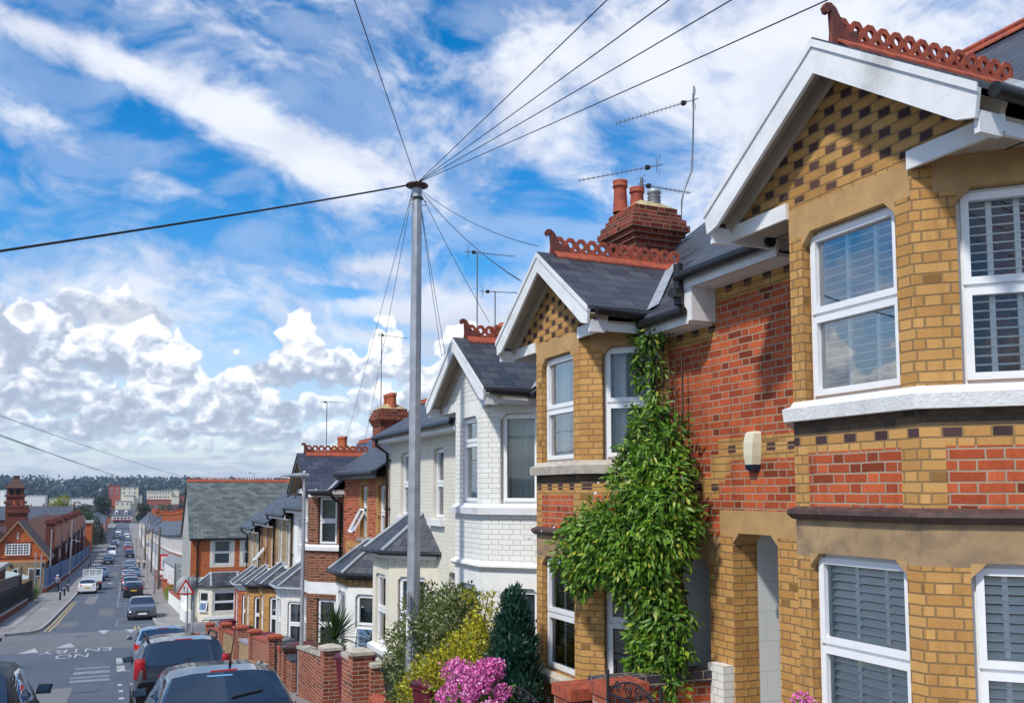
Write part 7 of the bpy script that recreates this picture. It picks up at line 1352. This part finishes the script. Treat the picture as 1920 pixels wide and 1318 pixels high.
T=thing('bush','dark green ivy bush filling the corner by the fence post','bush',(-7,95.5,g(95))); foliage('foliage',T,[(-7.1+.1*(i%2),93.5+.8*i,-8.9-.2*i+.3*(i%2),.62) for i in range(8)],3400,.13,.08,'leaf_mid',34); m=MB(); m.tube([(-7,95.5,g(95)-.1),(-7,95.5,-9)],.05,'bark',6); m.build('stem',T)
# houses down the left side beyond the school
for i,(x0,x1,y0,y1,e,r_,wm,lb) in enumerate(((-11,-3.6,296,318,-9.,-6.8,'render_cream','cream side of a house beyond the conifer'),(-12,-3.2,322,350,-9.4,-7.,'brick_red','row of dark slate houses on the left beyond the conifer'),(-11,-2.8,354,392,-9.6,-7.4,'render_grey','grey house row on the left near the street end'),(-10,-2.3,396,440,-9.8,-7.8,'brick_red','last brick row on the left before the shop'))): simple_house(lb,x0,x1,y0,y1,e,r_,'y',wm,'slate_far',[(x0+5.2,x0+6.1,e-2.,e-.6)])
simple_house('long slate roof left of the shop at the street end',-16,-1.6,528,540,-11.2,-7.4,'x','brick_red','slate_far',chim=[(-9,534,-6.4,3)])
# shop at the end of the street
T=thing('end_shop','white fronted shop with two dormers closing the end of the street','shop',(4,520,-16)); x0,x1,y0=-.9,8.9,520.; m=MB(); m.box(x0,x1,y0,y0+9,-16.5,-11.7,'render_white'); m.face([(x1,y0,-11.7),(x1,y0+9,-11.7),(x1,y0+9,-8.6),(x1,y0+3,-8.6)],'render_grey'); m.build('wall',T); m=MB(); m.prism([(x0-.3,y0-.3,-11.7),(x0-.3,y0+3,-8.5),(x0-.3,y0+9,-8.5),(x0-.3,y0+9,-11.7)],(x1-x0+.6,0,0),'slate_far'); m.build('roof',T)
for xx in (x0+2.3,x0+6.9): m=MB(); m.box(xx-.75,xx+.75,y0+.1,y0+3,-11.2,-9.6,'render_white'); m.lathe((xx,y0+.12,-9.6),[(0,-.0),(.75,0),(.75,2.8)],'render_white',16,axis=(0,1,0)); m.box(xx-.4,xx+.4,y0+.03,y0+.09,-11.0,-9.7,'car_glass'); m.build('dormer',T)
m=MB(); m.box(x0+.3,x1-.3,y0-.1,y0-.01,-13.4,-12.3,'paint_white'); 
for k in range(5): m.box(x0+.7+k*1.75,x0+1.9+k*1.75,y0-.13,y0-.101,-13.2,-12.5,'car_glass')
m.build('upper_windows',T); m=MB(); m.box(x0,x1,y0-.35,y0-.05,-14.1,-13.7,'shop_red'); m.build('fascia_board',T); m=MB(); m.box(x0+.5,x0+4.,y0-.06,y0-.01,-16.3,-14.2,'car_glass'); m.box(x0+5.2,x1-.4,y0-.06,y0-.01,-16.3,-14.2,'car_glass'); m.build('shop_window',T); m=MB(); m.box(x0+4.2,x0+5.0,y0-.06,y0-.01,-16.4,-14.2,'door_dark'); m.build('door',T)
# apartment blocks
def block(label,parts,y,winrows,name='apartment_block'):
    T=thing(name,label,'apartments',(parts[0][0],y,-16)); 
    for (x0,x1,z1,mt,d) in parts: m=MB(); m.box(x0,x1,y+d,y+d+14,-17,z1,mt); m.build('wall',T); m=MB(); m.box(x0-.3,x1+.3,y+d-.3,y+d+14,z1+.002,z1+.35,'render_grey' if mt!='apt_red' else 'apt_red'); m.build('roof',T)
    for (x,z,w,h,d) in winrows: m=MB(); m.box(x,x+w,y+d-.12,y+d-.01,z,z+h,'sign_white'); o=m.build('window',T); m=MB(); m.box(x+.15,x+w-.15,y+d-.16,y+d-.121,z+.15,z+h-.15,'car_glass'); m.build('pane',o)
    return T
ay=800
W_=[(x,z,1.3,1.5,0.) for x in (6.3,14.3) for z in (3.0,-.2)]+[(10.6,z,.9,1.6,0.) for z in (3.0,-.3)]+[(-2.9,z,1.4,1.7,-.5) for z in (2.6,-.8)]+[(1.4,z,1.2,1.7,-.5) for z in (2.6,-.8)]+[(x,-9.,1.3,1.5,-6.) for x in (1.5,5.,9.)]+[(14.5,-3.,1.2,1.4,0)]
block('tall apartment block with a red sloped wing and a cream wing on the skyline',[(-4.4,4.2,6.3,'apt_red',-.5),(4.2,17.8,4.9,'apt_cream',0),(17.8,20.5,-1.5,'apt_cream',1),(1,12,-6.2,'apt_cream',-6),(7,14.6,-1.8,'apt_cream',-3)],ay,W_)
W_=[(25.5+i*2.1,z,1.0,1.6,0.) for i in range(8) for z in (-.2,)]+[(25.5+i*2.1,-3.6,1.0,1.6,0.) for i in range(8)]
block('long low cream apartment block on the skyline at the right',[(24.6,43.,2.2,'apt_cream',0),(43,49,2.9,'apt_cream',2),(24.6,43.2,-5.2,'apt_red',-1),(43,49,-2.4,'apt_cream',-2),(49,58,-2.,'apt_red',0)],ay,W_)
simple_house('white flat industrial building on the valley floor at the left',-88,-56,900,930,-2.2,-2.2,'x','render_white','render_white',zb=-17,name='industrial_building',cat='building'); simple_house('small white tower block on the valley floor at the far left',-98,-88,905,920,2.5,2.5,'x','render_white','render_white',zb=-17,name='industrial_building',cat='building')
simple_house('pale warehouse roof behind the yellow tree',-56,-18,960,990,-5.,-5.,'x','render_white','render_grey',zb=-17,name='industrial_building',cat='building')
# distant roofs filling the valley
r3=random.Random(4)
for i in range(46):
    y=r3.uniform(390,760); side=r3.choice((-1,1,1,1)); x=(r3.uniform(14,80) if side>0 else r3.uniform(-95,-14)) ; 
    if y<520 and x<16 and side>0: continue
    w=r3.uniform(7,14); z=g(y)+7.+r3.uniform(-.8,.8)
    T=simple_house(('slate-roofed houses scattered over the valley floor' if i%2 else 'brick houses with slate roofs packed over the valley floor'),x,x+w,y,y+9,z-2.4,z,'xy'[i%2],('brick_red','render_cream','brick_red','render_grey')[i%4],'slate_far' if i%3 else 'tile_brown',chim=[(x+1,y+4,z+.9,3)] if i%2 else None); T['group']='houses scattered over the valley floor'
# ---------------- wooded hills
def hillz(x,y): t=min(1,max(0,(y-1150)/1250)); t=t*t*(3-2*t); return -17+t*(23+5*math.sin(x*.0021+.6)+3*math.sin(x*.0067+2)+1.2*math.sin(x*.021))
m=MB(); nx,ny=90,26; vs=[(-1700+3900*i/nx,1100+1500*j/ny,hillz(-1700+3900*i/nx,1100+1500*j/ny)) for j in range(ny+1) for i in range(nx+1)]
m.raw(vs,[(j*(nx+1)+i,j*(nx+1)+i+1,(j+1)*(nx+1)+i+1,(j+1)*(nx+1)+i) for j in range(ny) for i in range(nx)],'leaf_hill',True); m.build('hills',kind='structure')
rs=np.random.RandomState(9); B=[]
for i in range(2600):
    y=1180+rs.rand()**.8*1230; az_=np.radians(-9+rs.rand()*40); x=y*math.tan(az_); r_=5+rs.rand()**2*15; B.append((x,y,hillz(x,y)+r_*.25,r_))
for i in range(420):
    az_=np.radians(-9+rs.rand()*40); y=2380+rs.rand()*60; x=y*math.tan(az_); r_=4.5+rs.rand()**2*9; B.append((x,y,hillz(x,y)+r_*.6,r_*(.8)))
o=foliage('woodland',None,B,60000,8.,6.,'leaf_hill',12,droop=.1,inner=.85,kind='stuff',loc=(0,1500,0),bias=(0,-.8,.8))

# ---------------- air
def haze():
    m=bpy.data.materials.new('haze'); m.use_nodes=True; k=NT(m.node_tree); k.n.remove(k.n['Principled BSDF']); v=k.new('ShaderNodeVolumePrincipled'); v.inputs['Color'].default_value=(.62,.76,1.,1); v.inputs['Density'].default_value=.00013; v.inputs['Anisotropy'].default_value=.2; k.l.new(v.outputs[0],k.n['Material Output'].inputs['Volume']); MT['haze']=m
    b=MB(); b.box(-3100,3100,-80,4100,-19,75,'haze'); o=b.build('haze',kind='stuff'); o.visible_shadow=True
haze()
